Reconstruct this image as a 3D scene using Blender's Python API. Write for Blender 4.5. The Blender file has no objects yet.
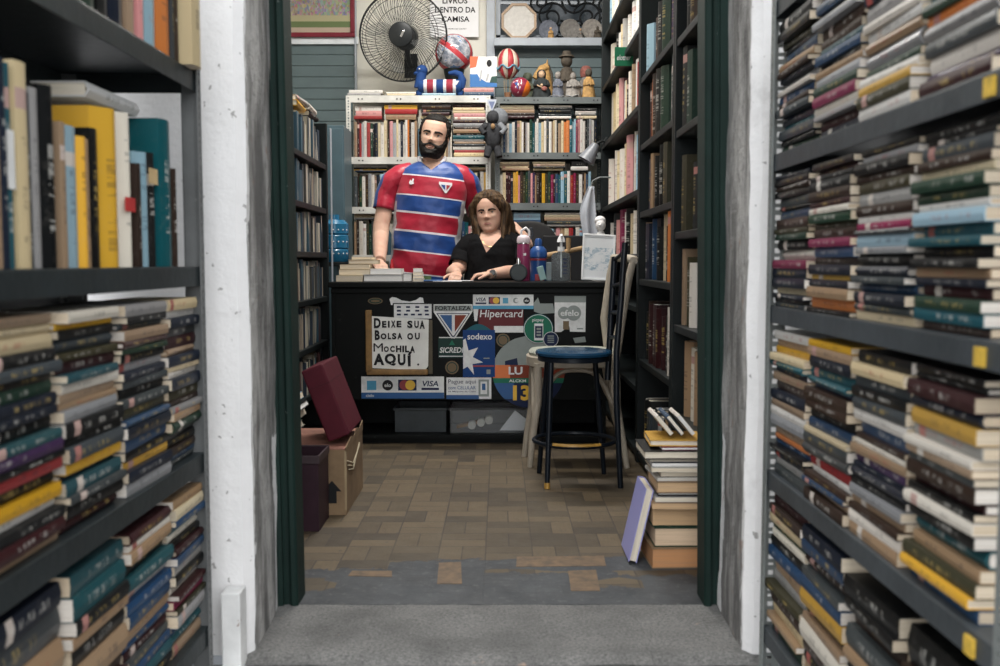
import bpy, bmesh, math, random
from mathutils import Vector, Matrix, Euler, noise
R = random.Random(7)
SC = bpy.context.scene
COL = SC.collection
PI = math.pi
# ------------------------------------------------------------------ camera, world, lights, exposure
EYE = .94
TILT = math.radians(4.18)
FPX = 972.2
cam_data = bpy.data.cameras.new('camera')
cam_data.lens = 35.0; cam_data.sensor_width = 36.0; cam_data.clip_start = .05; cam_data.clip_end = 100
cam = bpy.data.objects.new('camera', cam_data); COL.objects.link(cam)
cam.location = (0, 0, EYE); cam.rotation_euler = (PI/2 - TILT, 0, 0)
cam_data.dof.use_dof = True; cam_data.dof.focus_distance = 5.55; cam_data.dof.aperture_fstop = 4.6
SC.camera = cam
SC.view_settings.view_transform = 'Standard'; SC.view_settings.look = 'None'
SC.view_settings.gamma = 1.0; SC.view_settings.use_curve_mapping = False
SC.view_settings.exposure = .68
wd = bpy.data.worlds.new('sky'); SC.world = wd; wd.use_nodes = True
wn, wl = wd.node_tree.nodes, wd.node_tree.links
bg = wn['Background']; bg.inputs['Strength'].default_value = 2.6
# an overcast street: the sky is brightest over the far side of the street, behind the camera
tc = wn.new('ShaderNodeTexCoord'); dt = wn.new('ShaderNodeVectorMath'); dt.operation = 'DOT_PRODUCT'; dt.inputs[1].default_value = (0, -.80, .60)
rp = wn.new('ShaderNodeValToRGB'); mr = wn.new('ShaderNodeMapRange'); mr.inputs[1].default_value = -1; mr.inputs[2].default_value = 1
wl.new(tc.outputs['Generated'], dt.inputs[0]); wl.new(dt.outputs['Value'], mr.inputs[0]); wl.new(mr.outputs[0], rp.inputs[0]); wl.new(rp.outputs[0], bg.inputs['Color'])
rp.color_ramp.elements[0].position = .35; rp.color_ramp.elements[0].color = (.045, .048, .052, 1)
rp.color_ramp.elements[1].position = .98; rp.color_ramp.elements[1].color = (.96, .98, 1.0, 1)
e = rp.color_ramp.elements.new(.72); e.color = (.16, .17, .18, 1)
def area_light(name, loc, size, size_y, power, col, rot=(0, 0, 0), parent=None):
    d = bpy.data.lights.new(name, 'AREA'); d.shape = 'RECTANGLE'; d.size = size; d.size_y = size_y; d.energy = power; d.color = col
    o = bpy.data.objects.new(name, d); COL.objects.link(o); o.location = loc; o.rotation_euler = rot
    return o
LAMP_POWER = 43
# ------------------------------------------------------------------ pixel -> place in the room
CT, ST = math.cos(TILT), math.sin(TILT)
def at(u, v, Y):
    """the point at depth Y that the photograph shows at pixel (u, v)"""
    dx, dy = (u-500)/FPX, (333-v)/FPX
    t = Y/(CT + dy*ST)
    return Vector((dx*t, Y, EYE + (dy*CT-ST)*t))
def on_floor(u, v, z=0.):
    dy = (333-v)/FPX
    t = (z-EYE)/(dy*CT-ST)
    return Vector(((u-500)/FPX*t, t*(CT+dy*ST), z))
# ------------------------------------------------------------------ helpers
def lin(c):
    f = lambda x: (x/12.92 if x <= .04045 else ((x+.055)/1.055)**2.4)
    return tuple(f(x/255.) for x in c)
def hexc(h): return lin((int(h[0:2], 16), int(h[2:4], 16), int(h[4:6], 16)))
class MB:
    """collects shapes that become ONE mesh"""
    def __init__(s): s.v = []; s.f = []; s.m = []; s.uv = {}
    def add(s, vs, fs, mi=0, M=None):
        b = len(s.v)
        s.v += [tuple(M @ Vector(p)) for p in vs] if M is not None else [tuple(p) for p in vs]
        for f in fs: s.f.append(tuple(i+b for i in f)); s.m.append(mi)
        return s
    def bb(s, x0, x1, y0, y1, z0, z1, mi=0, M=None):
        v = [(x0,y0,z0),(x1,y0,z0),(x1,y1,z0),(x0,y1,z0),(x0,y0,z1),(x1,y0,z1),(x1,y1,z1),(x0,y1,z1)]
        return s.add(v, [(3,2,1,0),(4,5,6,7),(0,1,5,4),(1,2,6,5),(2,3,7,6),(3,0,4,7)], mi, M)
    def box(s, c, d, mi=0, M=None):
        return s.bb(c[0]-d[0]/2, c[0]+d[0]/2, c[1]-d[1]/2, c[1]+d[1]/2, c[2]-d[2]/2, c[2]+d[2]/2, mi, M)
    def loft(s, rings, mi=0, caps=(True, True), closed=False, M=None):
        n = len(rings[0]); vs = [p for r in rings for p in r]; fs = []
        k = len(rings)
        for i in range(k if closed else k-1):
            a, b = i*n, ((i+1) % k)*n
            for j in range(n):
                j2 = (j+1) % n
                fs.append((a+j, a+j2, b+j2, b+j))
        if not closed:
            if caps[0]: fs.append(tuple(reversed(range(n))))
            if caps[1]: fs.append(tuple((k-1)*n+j for j in range(n)))
        return s.add(vs, fs, mi, M)
    def tube(s, pts, r, n=10, mi=0, closed=False, M=None, flat=1.0):
        pts = [Vector(p) for p in pts]; k = len(pts)
        rr = r if isinstance(r, (list, tuple)) else [r]*k
        rings = []; prev = None
        for i, p in enumerate(pts):
            if closed: t = pts[(i+1) % k]-pts[i-1]
            else: t = pts[min(i+1, k-1)]-pts[max(i-1, 0)]
            t.normalize()
            if prev is None:
                up = Vector((0, 0, 1)) if abs(t.z) < .9 else Vector((1, 0, 0))
                a = t.cross(up).normalized()
            else:
                a = (prev - t*prev.dot(t)).normalized()
            prev = a; b = t.cross(a)
            rings.append([p + (a*math.cos(q*2*PI/n)*flat + b*math.sin(q*2*PI/n))*rr[i] for q in range(n)])
        return s.loft(rings, mi, closed=closed, M=M)
    def lathe(s, prof, n=24, mi=0, M=None):
        rings = [[(r*math.cos(q*2*PI/n), r*math.sin(q*2*PI/n), z) for q in range(n)] for r, z in prof]
        return s.loft(rings, mi, M=M)
    def prism(s, poly, d0, d1, mi=0, M=None):
        """polygon in x,z pushed along y from d0 to d1"""
        return s.loft([[(x, d0, z) for x, z in poly], [(x, d1, z) for x, z in poly]], mi, M=M)
    def ball(s, c, r, n=16, k=10, mi=0, M=None):
        r = r if isinstance(r, (list, tuple, Vector)) else (r, r, r)
        rings = []
        for i in range(k+1):
            a = -PI/2 + PI*max(.02, min(.98, i/k)) if i in (0, k) else -PI/2+PI*i/k
            rings.append([(c[0]+r[0]*math.cos(a)*math.cos(q*2*PI/n), c[1]+r[1]*math.cos(a)*math.sin(q*2*PI/n), c[2]+r[2]*math.sin(a)) for q in range(n)])
        return s.loft(rings, mi, M=M)
    def mesh(s, name, mats, smooth=None):
        me = bpy.data.meshes.new(name)
        me.from_pydata(s.v, [], s.f)
        for m in mats: me.materials.append(m)
        if len(mats) > 1: me.polygons.foreach_set('material_index', s.m)
        if s.uv:
            l = me.uv_layers.new(name='UVMap')
            for p in me.polygons:
                uvs = s.uv.get(p.index)
                for q, li in enumerate(p.loop_indices): l.data[li].uv = uvs[q] if uvs else (-1, -1)
        if smooth is not None:
            me.polygons.foreach_set('use_smooth', [True]*len(me.polygons))
            me.set_sharp_from_angle(angle=math.radians(smooth))
        me.update()
        return me
def basis(o):
    m = o.matrix_basis.copy()
    p = o
    while p.parent is not None:
        m = p.parent.matrix_basis @ p.matrix_parent_inverse @ m if False else p.parent.matrix_basis @ p.matrix_parent_inverse @ m
        p = p.parent
    return m
def obj(name, mb, mats, parent=None, smooth=None, bevel=0, world=False, color=None, label=None, solid=0, sub=0):
    me = mb.mesh(name, mats if isinstance(mats, (list, tuple)) else [mats], smooth) if isinstance(mb, MB) else mb
    o = bpy.data.objects.new(name, me); COL.objects.link(o)
    if parent is not None:
        o.parent = parent
        if world: o.matrix_parent_inverse = basis(parent).inverted()
    if solid:
        m = o.modifiers.new('solid', 'SOLIDIFY'); m.thickness = solid; m.offset = 0
    if bevel:
        m = o.modifiers.new('bevel', 'BEVEL'); m.width = bevel; m.segments = 2; m.limit_method = 'ANGLE'; m.angle_limit = math.radians(40)
    if sub:
        m = o.modifiers.new('sub', 'SUBSURF'); m.levels = sub; m.render_levels = sub
    if color: o.color = (*color, 1)
    if label: o['label'] = label
    return o
def tag(o, label, cat, group=None):
    o['label'] = label; o['category'] = cat
    if group: o['group'] = group
    return o
def thing(name, label, cat, loc=(0, 0, 0), rz=0, group=None, rot=None):
    o = bpy.data.objects.new(name, None); COL.objects.link(o); o.empty_display_size = .05
    o.location = loc; o.rotation_euler = rot if rot else (0, 0, rz)
    return tag(o, label, cat, group)
def struct(name, mb, mats, smooth=None, bevel=0, parent=None, world=False):
    o = obj(name, mb, mats, parent, smooth, bevel, world)
    if parent is None: o['kind'] = 'structure'
    return o
def lettering(name, text, size, mats, parent, M, bold=0.0, depth=.0006, align='CENTER', sx=1.0, spacing=1.0, world=True, shear=0.0):
    """writing as a mesh; text lies in x,z of M, facing -y"""
    cu = bpy.data.curves.new(name, 'FONT'); cu.body = text; cu.size = size; cu.align_x = align; cu.align_y = 'CENTER'
    cu.offset = bold*size; cu.extrude = depth; cu.space_character = spacing; cu.shear = shear; cu.resolution_u = 3
    t = bpy.data.objects.new('tmp', cu); COL.objects.link(t)
    bpy.context.view_layer.update()
    me = bpy.data.meshes.new_from_object(t.evaluated_get(bpy.context.evaluated_depsgraph_get()))
    bpy.data.objects.remove(t); bpy.data.curves.remove(cu)
    me.name = name
    T = M @ Matrix.Rotation(PI/2, 4, 'X') @ Matrix.Scale(sx, 4, (1, 0, 0))
    me.transform(T); me.materials.clear(); me.materials.append(mats)
    return obj(name, me, mats, parent, world=world)
def fit_text(name, text, mat, parent, u0, u1, v0, v1, Y, bold=0., shear=0., depth=.0006, rot=0.):
    """writing scaled to fill a pixel rectangle at depth Y"""
    o = lettering(name, text, 1., mat, parent, Matrix.Identity(4), bold, 0., world=True, shear=shear)
    a, b = at(u0, v1, Y), at(u1, v0, Y); vs = [v.co.copy() for v in o.data.vertices]
    x0, x1 = min(v.x for v in vs), max(v.x for v in vs); z0, z1 = min(v.z for v in vs), max(v.z for v in vs)
    c = (a+b)/2; cr, sr = math.cos(rot), math.sin(rot)
    for v, p in zip(o.data.vertices, vs):
        x = a.x+(p.x-x0)/(x1-x0)*(b.x-a.x)-c.x; z = a.z+(p.z-z0)/(z1-z0)*(b.z-a.z)-c.z
        v.co = (c.x+x*cr-z*sr, Y, c.z+x*sr+z*cr)
    return o
ORD = 'zeroth first second third fourth fifth sixth seventh eighth ninth tenth eleventh twelfth thirteenth fourteenth fifteenth sixteenth seventeenth eighteenth nineteenth twentieth'.split()
ORD += ['twenty-'+x for x in ORD[1:10]] + ['thirtieth'] + ['thirty-'+x for x in ORD[1:10]] + ['fortieth'] + ['forty-'+x for x in ORD[1:10]]
# ------------------------------------------------------------------ materials
class NT:
    def __init__(s, name):
        s.mat = bpy.data.materials.new(name); s.mat.use_nodes = True
        s.t = s.mat.node_tree; s.b = s.t.nodes['Principled BSDF']
    def n(s, typ, props=None, **ins):
        x = s.t.nodes.new('ShaderNode'+typ)
        for k, v in (props or {}).items(): setattr(x, k, v)
        for k, v in ins.items():
            key = int(k[1:]) if k[0] == '_' and k[1:].isdigit() else k.replace('_', ' ')
            s.set(x.inputs[key], v)
        return x
    def set(s, inp, v):
        if isinstance(v, bpy.types.NodeSocket): s.t.links.new(v, inp)
        elif isinstance(v, bpy.types.Node): s.t.links.new(v.outputs[0], inp)
        else:
            if isinstance(v, (tuple, list)) and len(v) == 3 and inp.type == 'RGBA': v = (*v, 1)
            inp.default_value = v
    def bsdf(s, **k):
        for a, v in k.items(): s.set(s.b.inputs[a.replace('_', ' ')], v)
        return s
    def math(s, op, a, b=0., c=0.):
        x = s.t.nodes.new('ShaderNodeMath'); x.operation = op
        s.set(x.inputs[0], a); s.set(x.inputs[1], b); s.set(x.inputs[2], c); return x.outputs[0]
    def mix(s, f, a, b, blend='MIX'):
        x = s.t.nodes.new('ShaderNodeMix'); x.data_type = 'RGBA'; x.blend_type = blend
        s.set(x.inputs[0], f); s.set(x.inputs[6], a); s.set(x.inputs[7], b); return x.outputs[2]
    def noise(s, scale, detail=4, rough=.6, vec=None, dist=0.):
        x = s.n('TexNoise', Scale=scale, Detail=detail, Roughness=rough, Distortion=dist)
        if vec is not None: s.set(x.inputs['Vector'], vec)
        return x.outputs['Fac']
    def ramp(s, f, a, b):
        x = s.n('MapRange', _0=f, _1=a, _2=b); return x.outputs[0]
    def coord(s, k='Object'): return s.n('TexCoord').outputs[k]
    def pos(s): return s.n('NewGeometry').outputs['Position']
    def mapped(s, vec, scale=(1,1,1), rot=(0,0,0), loc=(0,0,0)):
        return s.n('Mapping', Vector=vec, Scale=scale, Rotation=rot, Location=loc).outputs[0]
    def bump(s, h, strength=.4, dist=.01):
        s.set(s.b.inputs['Normal'], s.n('Bump', Strength=strength, Distance=dist, Height=h).outputs[0]); return s
def plain(name, col, rough=.55, metal=0., var=.12, scale=14, bump=0., bscale=80, **k):
    m = NT(name)
    if sum(col) < .25: k.setdefault('Specular_IOR_Level', .22)
    if var:
        nz = m.noise(scale, 4, .6, m.coord())
        c = m.mix(m.ramp(nz, .3, .7), tuple(x*(1-var) for x in col), tuple(min(1, x*(1+var)) for x in col))
    else: c = col
    m.bsdf(Base_Color=c, Roughness=rough, Metallic=metal, **k)
    if bump: m.bump(m.noise(bscale, 3, .6, m.coord()), bump, .004)
    return m.mat
# ---- setting materials
def mat_plaster(name, worn):
    m = NT(name); p = m.pos()
    big = m.noise(3.5, 5, .62, p); fine = m.noise(26, 6, .7, p)
    streak = m.noise(9, 5, .65, m.mapped(p, (1, 1, .22)))
    white = (.79, .78, .775)
    if not worn:
        dirt = m.math('MULTIPLY', m.ramp(big, .50, .72), m.ramp(fine, .42, .62))
        c = m.mix(m.math('MULTIPLY', dirt, .55), white, (.46, .45, .44))
        spots = m.ramp(m.noise(46, 2, .5, p), .705, .73)
        c = m.mix(m.math('MULTIPLY', spots, .7), c, (.2, .19, .18))
        h = m.math('ADD', m.math('MULTIPLY', big, .6), m.math('MULTIPLY', fine, .35))
        m.bsdf(Base_Color=c, Roughness=.82).bump(h, .5, .02)
    else:
        c = m.mix(m.ramp(streak, .40, .60), (.12,.117,.113), (.46,.45,.435))
        c = m.mix(m.math('MULTIPLY', m.ramp(fine, .5, .68), .6), c, (.13, .125, .12))
        sp = m.n('SeparateXYZ', _0=p)
        # the strip of white paint left beside the door frame, low down
        edge = m.math('ADD', sp.outputs['Y'], m.math('MULTIPLY', m.noise(30, 4, .7, p), .05))
        low = m.math('ADD', sp.outputs['Z'], m.math('MULTIPLY', m.noise(7, 4, .7, p), .25))
        paint = m.math('MULTIPLY', m.math('GREATER_THAN', edge, 2.578), m.math('LESS_THAN', low, .62))
        pale = m.math('LESS_THAN', m.math('ADD', sp.outputs['Y'], m.math('MULTIPLY', m.noise(12, 4, .7, m.mapped(p, (1,1,.25))), .16)), 2.385)
        c = m.mix(m.math('MAXIMUM', paint, pale), c, (.77, .765, .76))
        brick = m.ramp(m.noise(11, 3, .6, p), .66, .72)
        c = m.mix(m.math('MULTIPLY', brick, .6), c, (.30, .20, .16))
        h = m.math('ADD', m.math('MULTIPLY', streak, .9), m.math('MULTIPLY', fine, .6))
        m.bsdf(Base_Color=c, Roughness=.88).bump(h, .9, .03)
    return m.mat
def mat_parquet():
    m = NT('parquet'); p = m.pos()
    B = .152
    v = m.mapped(p, (1/B, 1/B, 1/B), loc=(.31, .2, 0))
    chk = m.n('TexChecker', Vector=v, Scale=1.0, Color1=(0,0,0), Color2=(1,1,1)).outputs['Fac']
    def br(rot):
        w = m.mapped(p, (1, 1, 1), rot=(0, 0, rot), loc=(.31*B if not rot else -.2*B, .2*B if not rot else .31*B, 0))
        x = m.n('TexBrick', {'offset': 0.0, 'squash': 1.0}, Vector=w, Scale=1.0, Color1=(.122,.087,.047), Color2=(.027,.020,.012), Mortar=(.035,.026,.02))
        x.inputs['Brick Width'].default_value = B; x.inputs['Row Height'].default_value = B/2
        x.inputs['Mortar Size'].default_value = .0022; x.inputs['Bias'].default_value = -.1
        g = m.noise(8, 5, .7, m.mapped(w, (1.5, 26, 1)))
        return m.mix(m.math('MULTIPLY', m.ramp(g, .35, .75), .5), x.outputs['Color'], (.040,.029,.020)), x.outputs['Fac']
    a, fa = br(0.); b, fb = br(PI/2)
    wood = m.mix(chk, a, b)
    wood = m.mix(m.math('MULTIPLY', m.ramp(m.noise(2.2, 4, .6, p), .40, .70), .35), wood, (.118,.091,.054))
    wood = m.mix(m.math('MULTIPLY', m.ramp(m.noise(30, 3, .6, p), .66, .74), .8), wood, (.04,.035,.03))
    # cement screed where the blocks are gone, near the threshold
    sp = m.n('SeparateXYZ', _0=p)
    blocky = m.n('TexVoronoi', {'distance': 'CHEBYCHEV'}, Vector=m.mapped(p, (3.0, 6.5, 1)), Scale=1.0).outputs['Color']
    bl = m.n('SeparateColor', _0=blocky).outputs[0]
    edge = m.math('ADD', sp.outputs['Y'], m.math('MULTIPLY', m.math('SUBTRACT', bl, .5), .34))
    edge = m.math('ADD', edge, m.math('MULTIPLY', m.math('SUBTRACT', m.noise(14, 4, .6, p), .5), .14))
    cem = m.math('LESS_THAN', edge, 2.90)
    cn = m.noise(5, 6, .7, p); cf = m.noise(38, 5, .7, p)
    cc = m.mix(m.ramp(cn, .3, .7), (.020,.023,.027), (.062,.068,.075))
    cc = m.mix(m.math('MULTIPLY', m.ramp(cf, .55, .72), .5), cc, (.15,.15,.15))
    c = m.mix(cem, wood, cc)
    rough = m.math('ADD', .5, m.math('MULTIPLY', m.noise(9, 3, .6, p), .3))
    m.bsdf(Base_Color=c, Roughness=rough)
    h = m.math('ADD', m.math('MULTIPLY', m.math('MULTIPLY', cem, -1.), .6), m.math('MULTIPLY', cf, .3))
    m.bump(m.math('SUBTRACT', h, m.math('MULTIPLY', m.mix(chk, fa, fb), .6)), .6, .006)
    return m.mat
def mat_granite(name, a, b, warm=True):
    m = NT(name); p = m.pos()
    f = m.noise(130, 4, .8, p); g = m.noise(4, 5, .6, p)
    c = m.mix(m.ramp(f, .30, .70), a, b)
    c = m.mix(m.math('MULTIPLY', m.ramp(g, .42, .68), .55), c, tuple(x*.62 for x in a))
    if warm: c = m.mix(m.math('MULTIPLY', m.ramp(m.noise(7, 4, .7, p), .66, .72), .7), c, (.42,.30,.22))
    m.bsdf(Base_Color=c, Roughness=.8).bump(m.math('ADD', f, m.math('MULTIPLY', g, 2.)), .5, .004)
    return m.mat
def mat_chipped(name, col, chip, thr=.67, rough=.38, scale=34):
    m = NT(name); p = m.pos()
    k = m.math('MULTIPLY', m.ramp(m.noise(scale, 5, .7, p), thr, thr+.03), m.ramp(m.noise(3, 3, .5, p), .42, .6))
    c = m.mix(m.ramp(m.noise(6, 4, .6, p), .3, .7), tuple(x*.75 for x in col), tuple(x*1.2 for x in col))
    m.bsdf(Base_Color=m.mix(k, c, chip), Roughness=rough, Specular_IOR_Level=.25 if sum(col) < .25 else .5).bump(m.noise(40, 4, .6, p), .25, .004)
    return m.mat
PLASTER = mat_plaster('white_plaster', False); WORN = mat_plaster('worn_plaster', True)
PARQUET = mat_parquet()
GRANITE = mat_granite('granite', (.055,.055,.055), (.25,.245,.235))
PAVE = mat_granite('pavement_stone', (.16,.155,.15), (.36,.35,.34), False)
GREEN = mat_chipped('green_paint', (.006,.020,.016), (.30,.33,.32), .69, .62)
INWALL = plain('cream_wall_paint', (.66,.64,.57), .8, var=.08, scale=3, bump=.1)
CEIL = plain('ceiling_paint', (.62,.62,.60), .85, var=.05)
SLATE_PANEL = plain('grey_green_panel', (.082,.118,.125), .45, var=.12, scale=4)
GREY_TRIM = plain('grey_trim_paint', (.33,.36,.40), .5, var=.1)
WHITE_TRIM = plain('white_trim_paint', (.62,.65,.68), .5, var=.1)
# ---- setting
def wall_loop(path, z0, z1, mis, dz=.05, amp=.006, seed=0):
    """a wall whose plan is the closed path; long faces get a fine grid so that the old plaster is uneven"""
    mb = MB(); n = len(path)
    for i in range(n):
        a, b = Vector((*path[i], 0)), Vector((*path[(i+1) % n], 0))
        rough = mis[i] is not None
        L = (b-a).length
        k = max(1, int(L/.045)) if rough and L < 1.2 else (max(1, int(L/.15)) if rough else 1)
        nz = max(1, int((z1-z0)/dz)) if rough else 1
        nrm = Vector((b.y-a.y, -(b.x-a.x), 0)).normalized()
        rows = []
        for j in range(nz+1):
            row = []
            for q in range(k+1):
                p = a.lerp(b, q/k) + Vector((0, 0, z0+(z1-z0)*j/nz))
                if rough:
                    d = noise.fractal(Vector((p.x*6+seed, p.y*6, p.z*3)), .8, 2, 4)*amp
                    p += Vector((nrm.x, nrm.y, 0))*d if 0 < q < k else Vector((noise.noise(p*9)*amp, noise.noise(p*9+Vector((5,0,0)))*amp, 0))
                row.append(p)
            rows.append(row)
        w = k+1
        mb.add([p for r in rows for p in r], [(j*w+q, j*w+q+1, (j+1)*w+q+1, (j+1)*w+q) for j in range(nz) for q in range(k)], mis[i] or 0)
    mb.add([(*p, z1) for p in path], [tuple(range(n))], 0)
    return mb
DOORTOP = 2.45
struct('wall_left', wall_loop([(-3.2, 2.27), (-.612, 2.27), (-.592, 2.295), (-.607, 2.60), (-.607, 2.72), (-3.2, 2.72)], 0, 3.3, [0, 0, 1, 1, None, None]), [PLASTER, WORN], smooth=60)
struct('wall_right', wall_loop([(3.2, 2.72), (.60, 2.72), (.60, 2.60), (.585, 2.295), (.605, 2.27), (3.2, 2.27)], 0, 3.3, [None, 1, 1, 0, 0, None], seed=9), [PLASTER, WORN], smooth=60)
struct('wall_front', MB().bb(-.66, .66, 2.285, 2.71, DOORTOP, 3.3), PLASTER)
mb = MB().bb(-1.75, 1.25, 2.615, 7.0, -.08, 0)
fl_ = struct('floor', mb, PARQUET)
BLOCKS = NT('loose_parquet_blocks'); p_ = BLOCKS.pos()
BLOCKS.bsdf(Base_Color=BLOCKS.mix(BLOCKS.ramp(BLOCKS.noise(30, 4, .6, p_), .35, .65), (.085,.058,.034), (.17,.105,.055)), Roughness=.6)
mb = MB()
for q in (((439, 563), (461, 562), (462, 584), (437, 584)), ((517, 557), (604, 556), (606, 566), (516, 567)), ((568, 571), (596, 570), (600, 591), (571, 591)), ((392, 571), (352, 571), (348, 576), (392, 577))):
    g = [on_floor(*p) for p in q]; mb.add([(p.x, p.y, z) for z in (-.01, .0012) for p in g], [(4, 5, 6, 7), (0, 4, 7, 3), (0, 1, 5, 4), (1, 2, 6, 5), (2, 3, 7, 6)])
obj('loose_blocks', mb, BLOCKS.mat, fl_)
mb = MB()
nx, ny = 40, 12
vs = []; fs = []
for j in range(ny+1):
    for i in range(nx+1):
        x = -.64+1.28*i/nx; y = 2.235+.385*j/ny
        z = .0 + noise.fractal(Vector((x*5, y*9, 0)), .8, 2, 4)*.004 - (.012 if j == 0 else 0)
        if y > 2.6: z = min(z, -.001)
        vs.append((x, y, z))
fs = [(j*(nx+1)+i, j*(nx+1)+i+1, (j+1)*(nx+1)+i+1, (j+1)*(nx+1)+i) for j in range(ny) for i in range(nx)]
mb.add(vs, fs); mb.bb(-.66, .66, 2.25, 2.615, -.08, -.012)
struct('trim_1', mb, GRANITE, smooth=50)
struct('ground', MB().bb(-14, 14, -14, 2.27, -.2, -.025), PAVE)
# door frame
def jamb(sgn):
    pr = [(.610, 2.600), (.588, 2.600), (.588, 2.612), (.583, 2.616), (.570, 2.616), (.570, 2.606), (.564, 2.600), (.553, 2.600), (.548, 2.606), (.548, 2.70), (.560, 2.71), (.610, 2.71)]
    m = MB(); m.loft([[(sgn*x+(-.005-.010*z if sgn < 0 else .012-.014*z), y, z) for x, y in pr] for z in (-.01, DOORTOP)]); return m
d1 = bpy.data.objects.new('door_1', None); COL.objects.link(d1); d1['kind'] = 'structure'
obj('jamb', jamb(-1), GREEN, d1); obj('jamb', jamb(1), GREEN, d1)
obj('head_board', MB().bb(-.61, .61, 2.6, 2.71, DOORTOP-.06, DOORTOP), GREEN, d1)
# room
BACK = 6.78
struct('wall_east', MB().bb(1.0, 1.1, 2.72, 7.0, 0, 3.3), INWALL)
struct('wall_west', MB().bb(-1.72, -1.62, 2.72, 7.0, 0, 3.3), INWALL)
struct('wall_back', MB().bb(-1.72, 1.1, BACK, BACK+.1, 0, 3.3), INWALL)
struct('ceiling', MB().bb(-1.72, 1.1, 2.27, 6.9, 3.3, 3.4), CEIL)
# ================================================================== books
def mat_cover():
    m = NT('book_cover')
    oi = m.n('ObjectInfo'); col = oi.outputs['Color']; rnd = oi.outputs['Random']
    uv = m.n('UVMap', {'uv_map': 'UVMap'}).outputs[0]; s = m.n('SeparateXYZ', _0=uv); u, v = s.outputs[0], s.outputs[1]
    on = m.math('GREATER_THAN', u, -.5)
    p = m.coord('Object')
    off = m.math('MULTIPLY', rnd, 37.)
    q = m.n('CombineXYZ', _0=m.math('MULTIPLY', m.math('ADD', u, off), 42.), _1=m.math('MULTIPLY', v, 1.2), _2=off).outputs[0]
    letters = m.ramp(m.noise(1.0, 2, .55, q), .50, .54)
    words = m.ramp(m.noise(1.0, 1, .5, m.n('CombineXYZ', _0=m.math('MULTIPLY', m.math('ADD', u, off), 9.), _1=off, _2=0.).outputs[0]), .45, .5)
    band = m.math('LESS_THAN', m.math('ABSOLUTE', m.math('SUBTRACT', v, .5)), .2)
    a0 = m.math('MULTIPLY', rnd, .25); inside = m.math('MULTIPLY', m.math('GREATER_THAN', u, m.math('ADD', a0, .08)), m.math('LESS_THAN', u, m.math('ADD', a0, .66)))
    txt = m.math('MULTIPLY', m.math('MULTIPLY', letters, words), m.math('MULTIPLY', m.math('MULTIPLY', band, inside), on))
    r2 = m.math('FRACT', m.math('MULTIPLY', rnd, 7.31)); r3 = m.math('FRACT', m.math('MULTIPLY', rnd, 13.7))
    hsv = m.n('SeparateColor', {'mode': 'HSV'}, _0=col)
    dark = m.math('GREATER_THAN', hsv.outputs[2], .22)
    tcol = m.mix(dark, m.mix(m.math('GREATER_THAN', r2, .6), (.62,.60,.55), (.55,.40,.13)), m.mix(m.math('GREATER_THAN', r2, .7), (.02,.02,.03), (.30,.03,.03)))
    lab = m.math('MULTIPLY', m.math('MULTIPLY', m.math('GREATER_THAN', u, m.math('ADD', .70, m.math('MULTIPLY', r2, .15))), m.math('LESS_THAN', u, m.math('ADD', .80, m.math('MULTIPLY', r2, .15)))), m.math('GREATER_THAN', r3, .82))
    lcol = m.mix(r2, (.55,.52,.46), (.30,.05,.04))
    wear = m.ramp(m.noise(55, 4, .7, p), .56, .74)
    c = m.mix(m.math('MULTIPLY', wear, .16), col, m.mix(.5, col, (.34,.31,.27)))
    c = m.mix(m.math('MULTIPLY', lab, on), c, lcol)
    c = m.mix(m.math('MULTIPLY', txt, .38), c, tcol)
    m.bsdf(Base_Color=c, Roughness=m.math('ADD', .28, m.math('MULTIPLY', r3, .35)), Specular_IOR_Level=.3)
    return m.mat
def mat_pages():
    m = NT('book_pages'); p = m.coord('Object')
    rnd = m.n('ObjectInfo').outputs['Random']
    base = m.mix(rnd, (.78,.72,.60), (.64,.53,.39))
    base = m.mix(m.math('GREATER_THAN', rnd, .72), base, (.82,.81,.79))
    base = m.mix(1., base, m.n('ObjectInfo').outputs['Color'], 'MULTIPLY')
    ln = m.noise(1, 2, .6, m.mapped(p, (6, 6, 900)))
    m.bsdf(Base_Color=m.mix(m.math('MULTIPLY', m.ramp(ln, .45, .62), .34), base, (.26,.20,.14)), Roughness=.85)
    return m.mat
COVER = mat_cover(); PAGES = mat_pages()
INK = {  # colour code -> (word for the label, colour)
 'k': ('black', '1a1d1f'), 'n': ('navy', '1b2a42'), 'b': ('blue', '23527f'), 't': ('teal', '176572'), 'g': ('green', '24503c'), 'o': ('olive', '4d4a30'),
 'w': ('white', 'cfcbc4'), 'c': ('cream', 'cdbc97'), 'e': ('tan', 'a4886a'), 'r': ('maroon', '4c1b22'), 'R': ('red', 'b02a2c'), 'y': ('yellow', 'd0a024'),
 'O': ('orange', 'd07a34'), 'm': ('magenta', '9a2458'), 'p': ('purple', '4f3264'), 's': ('slate', '4d565c'), 'S': ('silver', '98999b'), 'd': ('brown', '4a3428'),
 'l': ('sky-blue', '8fb4c9'), 'P': ('pink', 'c98a8c'), 'Y': ('mustard', 'e0ac30')}
def ink(ch, amt=.16):
    c = hexc(INK[ch][1]); k = 1+R.uniform(-amt, amt); g = .28 if ch in 'knbtgsrd' else .2
    l = sum(c)/3
    q = .34+.55*min(1, (l/.38))**.8
    r = g*R.random(); w = R.uniform(.86, 1.02)
    return tuple(max(.002, min(.95, (x*(1-r)+l*r)*k*q*f)) for x, f in zip(c, (1, .5+.5*w if w > .9 else .96, w)))
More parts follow.
